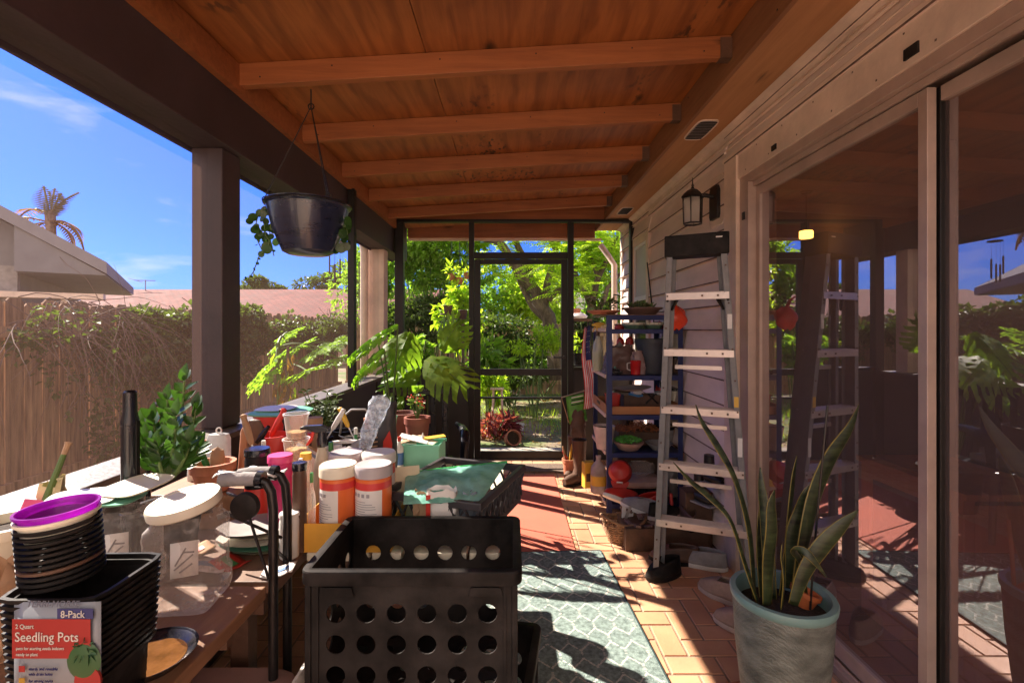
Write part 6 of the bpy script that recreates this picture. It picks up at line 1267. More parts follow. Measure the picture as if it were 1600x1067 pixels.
MB().lathe([(.015,h),(.016,h+.03),(.010,h+.04)], n=14).build('collar', W['brown'], t); MB().prism([(-.045,h+.09),(0,h+.105),(.045,h+.10),(.06,h+.085),(.02,h+.075),(.01,h+.04),(-.01,h+.04),(-.012,h+.072),(-.045,h+.078)], 'y', -.012, .012).prism([(-.014,h+.07),(-.028,h+.068),(-.042,h+.03),(-.034,h+.028)], 'y', -.008, .008).build('trigger_head', W['yellow'], t, smooth=False, bevel=.004)
for k, (px, d, w, top, m, base, lab) in enumerate([(1040,3.45,18,548,'white',3,'small white jar right of the dark bucket, seen between the ladder rails'),(1056,3.5,16,556,'brown',3,'small brown jar at the right end of the second shelf'),(972,3.7,20,560,'kraft',3,'tan jar half hidden behind the brown crumpled bag'),(1035,3.5,26,612,'black',2,'black tub right of the wooden tray items'),(1055,3.55,20,606,'cream',2,'cream tub at the right end of the middle shelf'),(1040,3.6,30,665,'grey',1,'grey canister right of the mulch heap'),(965,3.75,18,612,'mint',2,'mint tub behind the square red tub'),(1020,3.75,20,735,'white',0,'white tub deep on the lowest shelf'),(962,3.65,26,735,'bronze',0,'dark metal can behind the blue-topped sprayer')]): jar('shelf_jar', lab, px, d, w, top, W[m], W['blackg'] if k % 3 else W['white'], base=LV[base]+.002)
# level .70
t = thing('red_tub', 'square red tub at the left end of the middle blue shelf', 'tub', on(957,3.44,2)); MB().lathe([(.04,0),(.05,.12),(.053,.12),(.053,.13),(.045,.13),(.035,.01),(0,.01)], n=32, sq=5).build('tub', W['red'], t)
wt = wood('orange_tray_wood', (.36,.13,.05), (.55,.25,.10), 'x', 5); t = thing('wooden_tray', 'shallow orange wooden tray with hand slots on the middle blue shelf', 'tray', (.91, 3.60, LV[2]+.003)); MB().box(-.25,.25,-.26,.24,0,.006).box(-.25,.25,-.27,-.26,0,.055).box(-.25,.25,.24,.25,0,.055).box(-.26,-.25,-.27,.25,0,.07).box(.25,.26,-.27,.25,0,.07).build('tray', wt, t, smooth=False, bevel=.002); MB().box(-.263,-.2605,-.06,.06,.035,.055).build('hand_slot', W['blackm'], t, smooth=False)
t = thing('platter', 'pale oval platter balanced on the items of the middle shelf', 'plate', (xof(988,3.42), 3.42, LV[2]+.165), rot=(R(4),R(-3),0)); MB().lathe([(0,0),(.09,0),(.13,.014),(.135,.016),(.1,.006),(0,.004)], n=40, sy=.7).build('platter', P('clay_white', (.48,.38,.33), .5), t)
t = thing('tool_caddy', 'dark caddy of tools under the oval platter', 'caddy', (xof(1000,3.5), 3.5, LV[2]+.012)); MB().box(-.13,.13,-.06,.06,0,.11).build('caddy', W['brown'], t, smooth=False, bevel=.004)
MB().tube([(-.1,-.07,.12),(-.03,-.075,.105),(.0,-.07,.11)], .008, 8).build('blue_handle', P('blue_rubber', (.05,.2,.45), .4), t); MB().tube([(.02,-.07,.05),(.1,-.065,.12)], .006, 8).tube([(.04,-.07,.12),(.11,-.065,.05)], .006, 8).build('dark_tool', W['blackm'], t); MB().box(-.06,.0,-.04,.04,.111,.15).build('pale_box', W['paper'], t, smooth=False)
# level .44
t = pot('cream_pot', 'cream round pot at the left front of the fourth blue shelf', (xof(944,3.42),3.42,LV[1]+.003), .052, .078, .165, P('cream_pink', (.6,.46,.40), .5), rim=.0, lip=.0)
t = thing('mulch_tray', 'heap of orange-brown wood mulch on the fourth blue shelf', 'mulch', (xof(1000,3.6), 3.6, LV[1]+.003)); MB().box(-.18,.16,-.1,.12,0,.10).build('tray', W['brown'], t, smooth=False, bevel=.004); g = MB()
for k in range(420):
    x, y = rnd.uniform(-.18,.16), rnd.uniform(-.1,.12); z = .10+rnd.uniform(0,.05)*(1-abs(x)/.2); a = rnd.uniform(0,6.3); g.obox((x,y,z), (rnd.uniform(.02,.05),.004,.003), (rnd.uniform(-.5,.5),rnd.uniform(-.6,.6),a))
g.build('mulch', P('orange_mulch', (.40,.13,.05), .85, var=.4, scale=30), t, smooth=False, fix=False)
t = thing('succulent_bowl', 'terracotta bowl of bright green succulents on the fourth blue shelf', 'plant pot', on(982,3.40,1)); MB().lathe([(.06,0),(.07,.005),(.105,.05),(.108,.06),(.098,.06),(0,.045)], n=36).build('bowl', P('pinkish_clay', (.42,.25,.2), .7), t); g = MB()
for k in range(260): a = rnd.uniform(0,6.3); rr = .09*math.sqrt(rnd.random()); leaf4(g, (rr*math.cos(a)-.005,rr*math.sin(a),.055+.03*(1-rr/.1)), (rnd.uniform(-1,1),rnd.uniform(-1,1),1), (0,-.5,.8), .025, .016)
g.build('foliage', P('bright_green', (.10,.36,.05), .5, var=.3), t, fix=False, smooth=False)
t = thing('grey_bowl', 'shallow grey stone bowl right of the succulent bowl', 'bowl', on(1030,3.4,1)); MB().lathe([(.05,0),(.09,.045),(.095,.05),(.085,.05),(.045,.008),(0,.008)], n=30).build('bowl', W['grey'], t)
t = thing('wall_stick', 'thin dark cane leaning on the siding behind the blue shelf', 'cane', (1.18, 3.95, .01)); MB().tube([(0,-.35,.02),(-.01,-.15,.9),(-.005,.22,1.86)], .006, 6).build('cane', W['blackm'], t)
# bottom level and floor in front
t = thing('plastic_jug', 'milky plastic gallon jug with a yellow label under the shelf', 'jug', (xof(935,3.5), 3.5, .105)); MB().lathe([(.045,0),(.055,.008),(.055,.15),(.048,.19),(.022,.225),(.016,.235),(.016,.255),(.019,.256),(.019,.27),(0,.27)], n=32, sq=3).build('jug', leafmat('milky_jug', (.45,.36,.34), (.6,.5,.48), .3), t); MB().lathe([(.0562,.06),(.0562,.13)], n=32, sq=3).build('label_band', W['yellow'], t); MB().tube([(.035,-.03,.2),(.058,-.03,.19),(.062,-.03,.15),(.05,-.03,.13)], .007, 8).build('handle', W['white'], t)
t = thing('yellow_carton', 'yellow carton with dark print behind the milky jug', 'box', (xof(919,3.62), 3.62, .106), .3); MB().box(-.04,.04,-.03,.03,0,.19).build('carton', W['yellow'], t, smooth=False, bevel=.002); MB().box(-.03,.03,-.0325,-.0305,.05,.11).build('print', W['brown'], t, smooth=False)
t = thing('clear_jar_junk', 'clear dusty jar lying among the clutter on the lowest shelf', 'jar', (xof(985,3.45), 3.45, .30), rot=(R(80),0,.9)); MB().lathe([(.04,0),(.05,.01),(.05,.12),(.035,.15),(.035,.17)], n=24).build('jar', CP, t)
t = thing('glass_sprayer', 'small blue-topped clear sprayer on the lowest shelf', 'sprayer', (xof(962,3.4), 3.4, .19), rot=(0,R(18),0)); MB().lathe([(.03,0),(.034,.01),(.03,.09),(.012,.12),(.012,.14)], n=24).build('bottle', DC, t); MB().prism([(-.03,.145),(.02,.15),(.022,.17),(-.03,.165)], 'y', -.01, .01).build('head', P('pale_blue', (.2,.35,.42), .4), t, smooth=False, bevel=.002)
t = thing('storage_box', 'dark box with a greyish cushion on it on the lowest shelf', 'box', (xof(1000,3.42), 3.42, .096)); MB().box(-.15,.16,-.1,.2,0,.10).build('box', W['blackg'], t, smooth=False, bevel=.004)
t = thing('cushion', 'dusty pinkish grey cushion on the dark box', 'cushion', (xof(1000,3.40), 3.40, .197)); r = random.Random(3); MB().lathe([(0,0),(.13,.002),(.155,.02),(.15,.045),(.1,.062),(0,.068)], n=36, sq=4, sy=.75).build('cushion', P('dusty_cloth', (.36,.27,.25), .85, var=.15, bump=.3), t)
t = thing('dark_crate', 'dark shadowed crate behind the cushion', 'crate', (xof(1005,3.66), 3.66, .096)); MB().box(-.2,.17,-.02,.16,0,.31).build('crate', W['brown'], t, smooth=False, bevel=.004)
MB().box(-.21,.18,-.03,.17,.311,.325).build('lid', W['black'], t, smooth=False, bevel=.003)
def shoe(label, loc, rz, m, sole, L_=.27, name='shoe', group=None, rot=None, laces=None):
    t = thing(name, label, 'shoe', loc, rz, group, rot); w = .048
    def out(u): return w*(.62+.42*math.sin(math.pi*min(1,u*.9+.05))**.7-(.12*math.sin(math.pi*u*2) if u > .5 else .05))*(1 if .02 < u < .98 else .6)
    def ring(z, k=1.0, n=28):
        pts = []
        for i in range(n):
            a = 2*math.pi*i/n; u = .5+.5*math.cos(a); pts.append(((u-.5)*L_*k, out(u)*abs(math.sin(a))**.7*math.copysign(1,math.sin(a))*k if abs(math.sin(a)) > 1e-6 else 0, z))
        return pts
    g = MB(); n = 28; rs = [ring(0,.97), ring(.004,1.02), ring(.022,1.03), ring(.024,1.0)]; vs = sum(rs, []); fs = [tuple(range(n-1,-1,-1)), tuple(3*n+i for i in range(n))]
    for k in range(3): fs += [(k*n+i, k*n+(i+1) % n, (k+1)*n+(i+1) % n, (k+1)*n+i) for i in range(n)]
    g.add(vs, fs).build('sole', sole, t)
    g = MB(); lv = 6; vs = []
    for j in range(lv+1):
        f = j/lv
        for i in range(n):
            x, y, z = ring(0)[i]; u = x/L_+.5       # u=1 toe, u=0 heel
            top = .028+.016*math.sin(math.pi*u)+(.048*(1-u)**.8 if u < .72 else .048*(.28**.8)*(1-u)/.28); sh = 1-.35*f*f if u > .5 else 1-.22*f
            vs.append((x*(1-.10*f) if u > .5 else x*(1-.05*f), y*sh*(1-.1*f), .024+(top-.004)*f))
    fs = [(k*n+i, k*n+(i+1) % n, (k+1)*n+(i+1) % n, (k+1)*n+i) for k in range(lv) for i in range(n)]
    g.add(vs, fs)
    toe = [lv*n+i for i in range(n) if vs[lv*n+i][0] > L_*.10]
    up = [i for i in range(n) if vs[lv*n+i][0] > L_*.08]; a_ = [i for i in up if i < n/2]; b_ = sorted([i for i in up if i > n/2], reverse=True)
    for q in range(min(len(a_), len(b_)+1)-1):
        A0, A1 = a_[q], a_[q+1]; B0 = (n-A0) % n; B1 = (n-A1) % n
        g.f.append(tuple(dict.fromkeys((lv*n+A0, lv*n+A1, lv*n+B1, lv*n+B0)))); g.m.append(0)
    g.build('upper', m, t, fix=False, solid=.003, ang=60)
    MB().lathe([(0,.0),(.036,0)], n=20, sx=1.35).build('insole', W['soil'], t, loc=(-L_*.15,0,.034))
    if laces:
        for k in range(3): MB().tube([(L_*(.06+.05*k)-.0, -.022, .058-.004*k),(L_*(.07+.05*k), 0, .066-.004*k),(L_*(.06+.05*k), .022, .058-.004*k)], .002, 5).build('lace', laces, t)
    return t
cv = P('beige_canvas', (.34,.24,.19), .85, var=.15, scale=40, bump=.3, bscale=200); cvs = P('shoe_sole', (.5,.42,.37), .7)
shoe('left beige canvas shoe of the pair on the tiles behind the teal pot, farther one', (1.02, 2.30, .006), R(130), cv, cvs, group='beige canvas shoes', laces=W['kraft'])
shoe('beige canvas shoe of the pair on the tiles, the one nearer the teal pot', (1.00, 2.05, .006), R(140), cv, cvs, group='beige canvas shoes', laces=W['kraft'])
shoe('dark flat shoe lying by the left foot of the ladder', (.79, 2.50, .006), R(200), W['black'], W['black'], L_=.21, name='dark_shoe')
shoe('red sneaker with a white patch lying on the heap beneath the blue shelf', (.70, 3.12, .17), R(200), W['red'], W['white'], name='sneaker', laces=W['white'], rot=(R(15),R(-25),R(200)))
shoe('second red sneaker in the heap beneath the blue shelf, nearer the ladder', (.86, 3.08, .14), R(160), W['red'], W['white'], name='sneaker', rot=(R(-20),R(20),R(160)))
t = thing('red_toy_pan', 'orange-red plastic dustpan on the floor behind the ladder', 'dustpan', (xof(1050,2.95), 2.95, .14)); MB().box(-.06,.06,-.01,.0,0,.06).box(-.06,-.05,-.06,-.0101,0,.04).box(.05,.06,-.06,-.0101,0,.04).build('pan', W['red'], t, smooth=False, bevel=.003); MB().tube([(0,0,.06),(0,.02,.14)], .01, 8).build('handle', W['red'], t)
hp = thing('dark_clutter_box', 'shadowed brown box of odds and ends on the floor behind the ladder', 'box', (.93, 2.92, .006)); MB().box(-.27,.22,-.13,.14,0,.13).build('box', W['brown'], hp, smooth=False, bevel=.005); g = MB()
for k in range(34): g.obox((rnd.uniform(-.24,.2),rnd.uniform(-.12,.1),.13+rnd.uniform(0,.05)), (rnd.uniform(.02,.08),rnd.uniform(.01,.04),rnd.uniform(.008,.03)), (rnd.uniform(-.6,.6),rnd.uniform(-.6,.6),rnd.uniform(0,3)))
g.build('odds_and_ends', P('odds', (.2,.12,.10), .6, var=.7, scale=18), hp, smooth=False, fix=False)
for (px, py, d, s, lab) in [(1108,735,2.75,.05,'upper dark grey garden gnome-like boot hanging on the wall behind the ladder'),(1092,765,2.8,.045,'lower dark boot leaning on the wall behind the ladder')]:
    p = wp(px,py,d); b_ = thing('small_boot', lab.replace('gnome-like ',''), 'boot', (p.x,d,p.z), rz=.5, group='dark boots behind the ladder'); MB().tube([(0,0,.09),(0,0,.03),(0,-.01,-.01)], [.028,.03,.034], 12).tube([(0,.01,-.03),(0,-.05,-.035),(0,-.09,-.04)], [.034,.032,.022], 12).build('boot', W['blackm'], b_); MB().box(-.03,.03,-.1,.04,-.075,-.066).build('sole', W['grey'], b_, smooth=False); MB().tube([(-.02,-.03,.02),(.02,-.035,.0)], .004, 5).build('strap', W['steel'], b_)
bs_ = thing('dark_box', 'tall dark narrow box holding the boots behind the ladder', 'box', (1.12, 2.87, .006)); MB().box(-.10,.06,-.05,.06,0,.33).build('box', W['brown'], bs_, smooth=False, bevel=.004)
# wicker basket
t = thing('wicker_basket', 'torn wicker basket with papers and a knife sitting on the tiles beside the rug corner', 'basket', (.68, 2.93, .006)); wk = P('wicker', (.30,.17,.09), .8, var=.35, scale=30)
g = MB(); r = random.Random(12); n = 22
for j in range(9):
    z = .006+j*.0165; rr = .085+.045*j/8
    if j == 8: continue
    g.tube([((rr+.004*(-1)**(k+j))*math.cos(2*math.pi*k/(n*2)), (rr+.004*(-1)**(k+j))*.75*math.sin(2*math.pi*k/(n*2)), z+.012*math.sin(k*.4)*j/8) for k in range(n*2)], .0065, 5, closed=True)
g.build('weave', wk, t); g = MB()
for k in range(n): a = 2*math.pi*k/n; g.tube([(.085*math.cos(a),.064*math.sin(a),.0),(.13*math.cos(a),.098*math.sin(a),.14+.02*math.sin(a*2+1))], .004, 5)
g.build('ribs', wk, t); MB().tube([(.135*math.cos(a),.10*math.sin(a),.142+.02*math.sin(a*2+1)) for a in [2*math.pi*k/36 for k in range(36)]], .009, 7, closed=True).build('rim', wk, t)
MB().lathe([(0,.008),(.08,.008)], n=20, sy=.75).build('base', wk, t)
pp = thing('paper_scraps', 'pale folded paper and a steel blade sticking out of the wicker basket', 'paper', (.69, 2.93, .03)); MB().box(-.04,.04,-.002,.002,0,.17).build('paper', W['paper'], pp, loc=(.01,0,0), rot=(R(-15),R(12),.3), smooth=False); MB().box(-.008,.008,-.001,.001,0,.2).build('blade', W['steel'], pp, loc=(-.04,0,0), rot=(0,R(22),0), smooth=False); MB().box(-.05,.05,-.04,.04,0,.06).build('packet', W['brown'], pp, smooth=False)
# ------------------------------------------------------------------ things left of the shelf by the door
t = pot('tool_pot', 'terracotta pot holding yellow-handled tools on the tiles by the screen door jamb', (xof(890,4.15),4.15,.006), .045, .06, .17, W['terra'], rim=.03)
tl = thing('hand_tools', 'yellow and orange hand tools standing in the terracotta pot by the door', 'tools', (xof(890,4.15), 4.15, .14))
for k, (x, dx, h, m) in enumerate([(-.03,-.03,.14,'kraft'),(.0,.02,.16,'yellow'),(.025,.06,.22,'yellow'),(-.01,-.05,.10,'red'),(.03,.04,.12,'terra')]): MB().tube([(x,0,0),(x+dx*.6,0,h*.6),(x+dx,0,h)], [.007,.010,.006], 8).build('tool_handle', W[m], tl)
for k, (px, d, rz, lab) in enumerate([(905,4.02,.6,'brown rubber boot by the door, the nearer of the two'),(898,4.2,1.0,'brown rubber boot by the door, the farther one beside the terracotta tool pot')]):
    b_ = thing('rubber_boot', lab, 'boot', (xof(px,d), d, .006), rz, 'brown rubber boots'); g = MB().tube([(0,0,.36),(0,0,.22),(.005,0,.12),(-.01,0,.06)], [.062,.055,.048,.055], 18, cap=False).tube([(.03,0,.045),(-.04,0,.05),(-.11,0,.042),(-.165,0,.036)], [.04,.046,.042,.026], 16); g.build('boot', W['brown'], b_); MB().lathe([(.05,0),(.052,.016),(0,.016)], n=24, sx=2.1).build('sole', W['black'], b_, loc=(-.065,0,0)); MB().tube([(.062*math.cos(q),.062*math.sin(q),.36) for q in [k2*math.pi/8 for k2 in range(16)]], .005, 6, closed=True).build('top_rim', W['brown'], b_)
t = thing('leather_bag', 'slumped dark brown leather bag hanging on the shelf end above the boots', 'bag', (xof(903,4.0), 4.0, .40)); crumple(.13,.09,.22,seed=44,j=.012,taper=.7).build('bag', W['brown'], t, fix=False, ang=70); MB().tube([(-.04,0,.2),(-.02,0,.30),(.03,.0,.30),(.04,0,.2)], .006, 6).build('strap', W['brown'], t)
# green printed sack on a hanger bar
t = thing('seed_sack', 'green and white printed seed sack hanging from a bar beside the flag', 'sack', (xof(898,4.0), 4.0, zof(660,4.0))); gr = P('green_print', (.10,.33,.04), .45, var=.2, scale=12); r = random.Random(9); h = zof(617,4)-zof(660,4)
MB().grid(lambda u,v: ((u-.5)*.15+.03*(1-v),-.012*math.sin(u*math.pi)+r.uniform(-.002,.002),v*h+(u-.5)*.03), 8, 8).build('front', gr, t, fix=False, solid=.004)
for k in range(4): MB().grid(lambda u,v: (-.05+u*.10+.02, -.0165-.004*math.sin(u*3.1), h*(.62+.09*k)+v*.008+u*.02), 4, 1).build('printed_line', W['paper'] if k % 2 else W['blackm'], t, fix=False, solid=.0008)
MB().tube([(-.11,0,h-.02),(.11,0,h+.045)], .0055, 6).build('hanger_bar', W['steel'], t); MB().tube([(-.11,0,h-.02),(-.10,-.01,h-.06),(-.05,-.01,.0)], .004, 6).build('side_wire', W['kraft'], t)
# flag
t = thing('small_flag', 'small hanging american flag with red and white stripes at the far corner of the shelf', 'flag', (xof(918,3.93), 3.93, zof(640,3.93))); H_ = zof(512,3.93)-zof(640,3.93)
g = MB(); n = 11; nv = 24
def fl(u, v):
    wv = .10*(1-.45*v) if v > .3 else .085; sway = -.018+.05*(1-v)*0; return (-.035+u*wv+.012*math.sin(v*7), .012*math.sin(u*9+v*4), v*H_+.02*u)
MB().grid(fl, n, nv, 0)
g = MB()
for iu in range(n):
    for iv in range(nv):
        u0,u1,v0,v1 = iu/n,(iu+1)/n,iv/nv,(iv+1)/nv; cant = (v1 > .62 and iu >= 5); g.add([fl(u0,v0),fl(u1,v0),fl(u1,v1),fl(u0,v1)], [(0,1,2,3)], 2 if cant else iu % 2)
g.build('flag_cloth', [leafmat('flag_red', (.6,.05,.05), (.7,.08,.06), .4, .6), leafmat('flag_white', (.7,.62,.6), (.78,.7,.68), .4, .6), leafmat('flag_blue', (.03,.04,.14), (.04,.05,.18), .3, .6)], t, fix=False, smooth=False)
g = MB()
for i in range(3):
    for j in range(5):
        p = Vector(fl(.53+.16*i, .68+.065*j)); g.obox(p+Vector((0,-.003,0)), (.004,.002,.004), (0,.6,0))
g.build('stars', W['white'], t, smooth=False); MB().tube([(-.03,0,H_-.005),(.09,0,H_+.03)], .004, 6).build('rod', W['blackm'], t)
t = thing('shelf_stand', 'dark plant stand outside the screen with a clay pot and a pale stone on top', 'plant stand', (xof(905,5.4), 5.6, -.04)); MB().box(-.13,.16,-.12,.12,1.42,1.45).build('top', W['brown'], t, smooth=False)
for x in (-.12,.15):
    for y in (-.11,.11): MB().box(x-.01,x+.01,y-.01,y+.01,0,1.419).build('leg', W['blackm'], t, smooth=False)
MB().box(-.12,.15,-.11,.11,.9,.915).build('middle_shelf', W['blackm'], t, smooth=False)
q = thing('stone', 'pale flat stone on the outside plant stand', 'stone', (xof(905,5.5), 5.52, 1.411)); r = random.Random(4); MB().lathe([(0,0),(.09,.005),(.1,.03),(.06,.06),(0,.065)], n=14, sy=.7).build('stone', W['paper'], q)
q = pot('garden_pot', 'clay pot on the outside plant stand seen right of the door jamb', (xof(901,5.65),5.66,1.411), .03, .045, .12, W['terra'], rim=.03)
q = pot('garden_pot', 'black pot with a bright sprig on the lower level of the outside stand', (xof(905,5.6),5.6,.876), .06, .08, .14, W['black'], rim=.02); g = MB(); clump(g, (0,0,.22), (.09,.09,.1), 60, .08, .4); g.build('foliage', W['leafl'], q, fix=False, smooth=False)
# ------------------------------------------------------------------ snake plant in the teal pot
d0 = 1.50; px0 = 1222; X0 = xof(px0,d0); t = thing('planter_pot', 'large grey-teal ribbed pot with a pale rim in the lower right by the glass door', 'planter', (X0, d0, .034)); hz = zof(923,d0)-.034; r0 = .176
tq = P('teal_glaze', (.12,.13,.115), .55, var=.35, scale=10, bump=.0, col2=(.22,.23,.20), stretch=(1,1,2.2)); nt = tq.node_tree; N = nt.nodes.new; b_ = nt.nodes['Principled BSDF']
wv = N('ShaderNodeTexWave'); wv.wave_type = 'BANDS'; wv.bands_direction = 'DIAGONAL'; wv.inputs['Scale'].default_value = 55; wv.inputs['Distortion'].default_value = 6; wv.inputs['Detail'].default_value = 3; wv.inputs['Detail Scale'].default_value = 2
tcn = N('ShaderNodeTexCoord'); bp = N('ShaderNodeBump'); bp.inputs['Strength'].default_value = .55; bp.inputs['Distance'].default_value = .004; nt.links.new(tcn.outputs['Object'], wv.inputs['Vector']); nt.links.new(wv.outputs['Fac'], bp.inputs['Height']); nt.links.new(bp.outputs[0], b_.inputs['Normal'])
MB().lathe([(.098,0),(.104,.006),(.118,.12),(.134,.27),(.143,hz-.028)], n=64).build('pot_body', tq, t)
MB().lathe([(.143,hz-.0279),(.148,hz-.022),(.150,hz-.006),(.147,hz),(.132,hz),(.129,hz-.01),(.125,hz-.09),(.123,hz-.12)], n=64).build('rim', P('teal_rim', (.20,.33,.31), .42, var=.12, scale=8, bump=.05), t)
MB().lathe([(0,hz-.050),(.06,hz-.046),(.127,hz-.055)], n=40).build('soil', W['soil'], t)
tc_ = thing('saucer', 'terracotta saucer under the large teal pot', 'saucer', (X0-.02, d0+.02, .006)); MB().lathe([(0,0),(.15,0),(.185,.036),(.192,.038),(.180,.028),(.148,.012),(0,.011)], n=56).build('saucer', W['terra'], tc_)
MB().lathe([(0,.0115),(.11,.0115),(.11,.027),(0,.027)], n=30).build('riser', W['terra'], tc_)
ic = thing('clay_pot', 'small terracotta pot sunk in the soil of the teal pot', 'plant pot', (X0+.065, d0+.01, .034+hz-.05)); MB().lathe(potp(.03,.04,.05,.014,.003,.004), n=28).build('pot', P('orange_clay', (.55,.14,.04), .6), ic, rot=(0,R(20),0))
sn = thing('snake_plant', 'snake plant with tall yellow-edged dark green sword leaves growing in the teal pot', 'house plant', (X0, d0, .034+hz-.05)); o = Vector((X0,d0,.034+hz-.05))
dk = P('snake_dark', (.014,.022,.009), .36, var=.6, scale=9, stretch=(1,1,7), col2=(.035,.048,.018), bump=.05); dk2 = P('snake_margin', (.24,.18,.035), .42, var=.2, scale=14)
lv_ = [ # path px,py,dd ; widths px ; twist
 ([(1180,935,.0),(1172,830,.02),(1150,750,.03),(1124,700,.04),(1098,660,.05),(1087,632,.06)], [13,17,15,20,12,1], .35),
 ([(1185,940,-.03),(1165,880,-.03),(1142,812,-.02),(1108,775,0),(1080,752,0),(1052,722,.02)], [12,15,13,15,11,1], .5),
 ([(1200,945,-.06),(1202,880,-.07),(1207,830,-.08),(1206,790,-.08),(1210,765,-.08)], [22,28,28,20,2], .1),
 ([(1205,935,.02),(1200,860,.04),(1195,800,.06),(1190,760,.07),(1188,730,.08)], [22,27,24,15,2], -.4),
 ([(1222,930,.05),(1232,850,.07),(1238,790,.08),(1242,745,.09),(1245,712,.1)], [22,28,30,24,2], .5),
 ([(1245,925,-.02),(1258,850,-.03),(1275,775,-.02),(1300,715,0),(1328,670,.01),(1342,632,.02)], [24,32,38,36,22,1], .15),
 ([(1240,945,-.09),(1258,895,-.10),(1285,855,-.11),(1315,822,-.12),(1341,796,-.12)], [20,30,36,26,1], -.1),
 ([(1222,950,-.08),(1226,905,-.10),(1222,870,-.1),(1222,850,-.1)], [13,15,12,2], .6),
 ([(1236,920,.04),(1240,840,.03),(1252,800,.02),(1262,770,.0),(1270,755,.0)], [22,32,30,20,2], -.2),
 ([(1260,930,0),(1252,880,-.06),(1240,860,-.12),(1262,865,-.16),(1292,902,-.17)], [8,12,14,16,1], 0),
 ([(1192,938,.05),(1188,860,.08),(1190,800,.1),(1198,770,.1)], [16,20,16,1], .3)]
g = MB()
for path, ws, tw in lv_:
    pts = [wp(px,py,d0+dd)-o for px,py,dd in path]; n = len(pts)-1; K_ = 22; vs = []
    def cat(a, f):      # Catmull-Rom
        i = min(int(f*n), n-1); t_ = f*n-i; p0 = a[max(i-1,0)]; p1 = a[i]; p2 = a[i+1]; p3 = a[min(i+2,n)]
        return (p1*2+(p2-p0)*t_+(p0*2-p1*5+p2*4-p3)*t_*t_+(p1*3-p0-p2*3+p3)*t_*t_*t_)*.5
    for k in range(K_+1):
        f = k/K_; p = cat(pts,f); d_ = (cat(pts,min(1,f+.02))-cat(pts,max(0,f-.02))).normalized(); w = max(.0006, cat([float(x) for x in ws],f)/750*d0/2*.68)
        s = d_.cross(Vector((math.sin(tw*1.5),-math.cos(tw*1.5),.1))).normalized(); nn = s.cross(d_); th = .0022
        for c_, off in ((-1,.30),(-.88,.25),(0,0),(.88,.25),(1,.30)): vs.append(p+s*w*c_-nn*w*off)
    b = len(g.v); g.v += [tuple(v) for v in vs]
    for k in range(K_):
        for j in range(4): g.f.append((b+k*5+j, b+k*5+j+1, b+(k+1)*5+j+1, b+(k+1)*5+j)); g.m.append(1 if j in (0,3) else 0)
g.build('leaves', [dk, dk2], sn, fix=False, ang=180, solid=.0028)
sk = thing('plant_stake', 'thin dark stake standing in the teal pot among the sword leaves', 'stake', (X0, d0, .034+hz-.05)); MB().tube([wp(1266,952,1.47)-o, wp(1272,860,1.46)-o, wp(1293,634,1.44)-o], .0032, 6).build('stake', W['blackm'], sk)
sk = thing('bamboo_cane', 'short bamboo cane standing behind the sword leaves in the teal pot', 'cane', (X0, d0, .034+hz-.05)); MB().tube([wp(1253,915,1.56)-o, wp(1257,860,1.56)-o, wp(1262,812,1.56)-o], .0055, 8).build('cane', W['terra'], sk)
# ------------------------------------------------------------------ more small clutter on the potting table
SM = {'amber': P('amber_plastic', (.35,.13,.03), .25, var=.15), 'bluep': P('blue_plastic', (.05,.14,.35), .4), 'greenp': P('green_plastic', (.05,.25,.08), .4), 'tan': P('tan_plastic', (.45,.30,.2), .5), 'greyp': P('grey_plastic', (.3,.28,.29), .45)}
def bottle(label, px, d, wpx, top, m, cap, lab_m=None, base=TZ, name='bottle', neck=.35, rot=None):
    r = wpx/2/750*d; z = base+.001; h = zof(top, d)-z; t = thing(name, label, 'bottle', (xof(px,d), d, z), rot=rot)
    MB().lathe([(0,0),(r*.9,0),(r,.004),(r,h*.60),(r*.9,h*.68),(r*neck,h*.80),(r*neck,h*.88)], n=26).build('body', m, t)
    MB().lathe([(r*neck*1.25,h*.86),(r*neck*1.25,h*.985),(r*neck*1.1,h),(0,h)], n=18).build('cap', cap, t)
    if lab_m: MB().lathe([(r*1.012,h*.14),(r*1.012,h*.52)], n=26).build('label_band', lab_m, t)
    return t
bottle('small amber bottle with a white cap standing behind the black canister', 412, 1.48, 15, 688, SM['amber'], W['white'], W['paper'])
bottle('slim white squeeze bottle left of the pink jar, behind the frame', 419, 1.40, 12, 706, W['white'], SM['bluep'])
bottle('short brown bottle with a red cap between the clear cups and the tan jar', 484, 1.6, 16, 676, W['brown'], W['red'], W['paper'])
bottle('white bottle with a green cap just behind the spray bottle', 517, 1.55, 17, 690, W['white'], SM['greenp'], SM['bluep'])
bottle('tall cream bottle behind the dark squared bottle', 470, 1.36, 15, 716, W['cream'], W['white'], SM['tan'])
bottle('small grey bottle tucked between the red pail and the clear cups', 446, 1.7, 14, 660, SM['greyp'], W['blackg'])
bottle('green-capped small clear bottle near the yellow-capped one', 487, 1.30, 12, 738, DC, SM['greenp'])
bottle('milky glue bottle with an orange tip left of the clay pot', 300, 1.52, 13, 700, W['white'], W['yellow'])
bottle('dark green bottle standing right of the glove bundle', 556, 1.9, 13, 668, SM['greenp'], W['white'])
bottle('red-capped white bottle close to the mint tray', 624, 1.98, 13, 682, W['white'], W['red'], SM['bluep'])
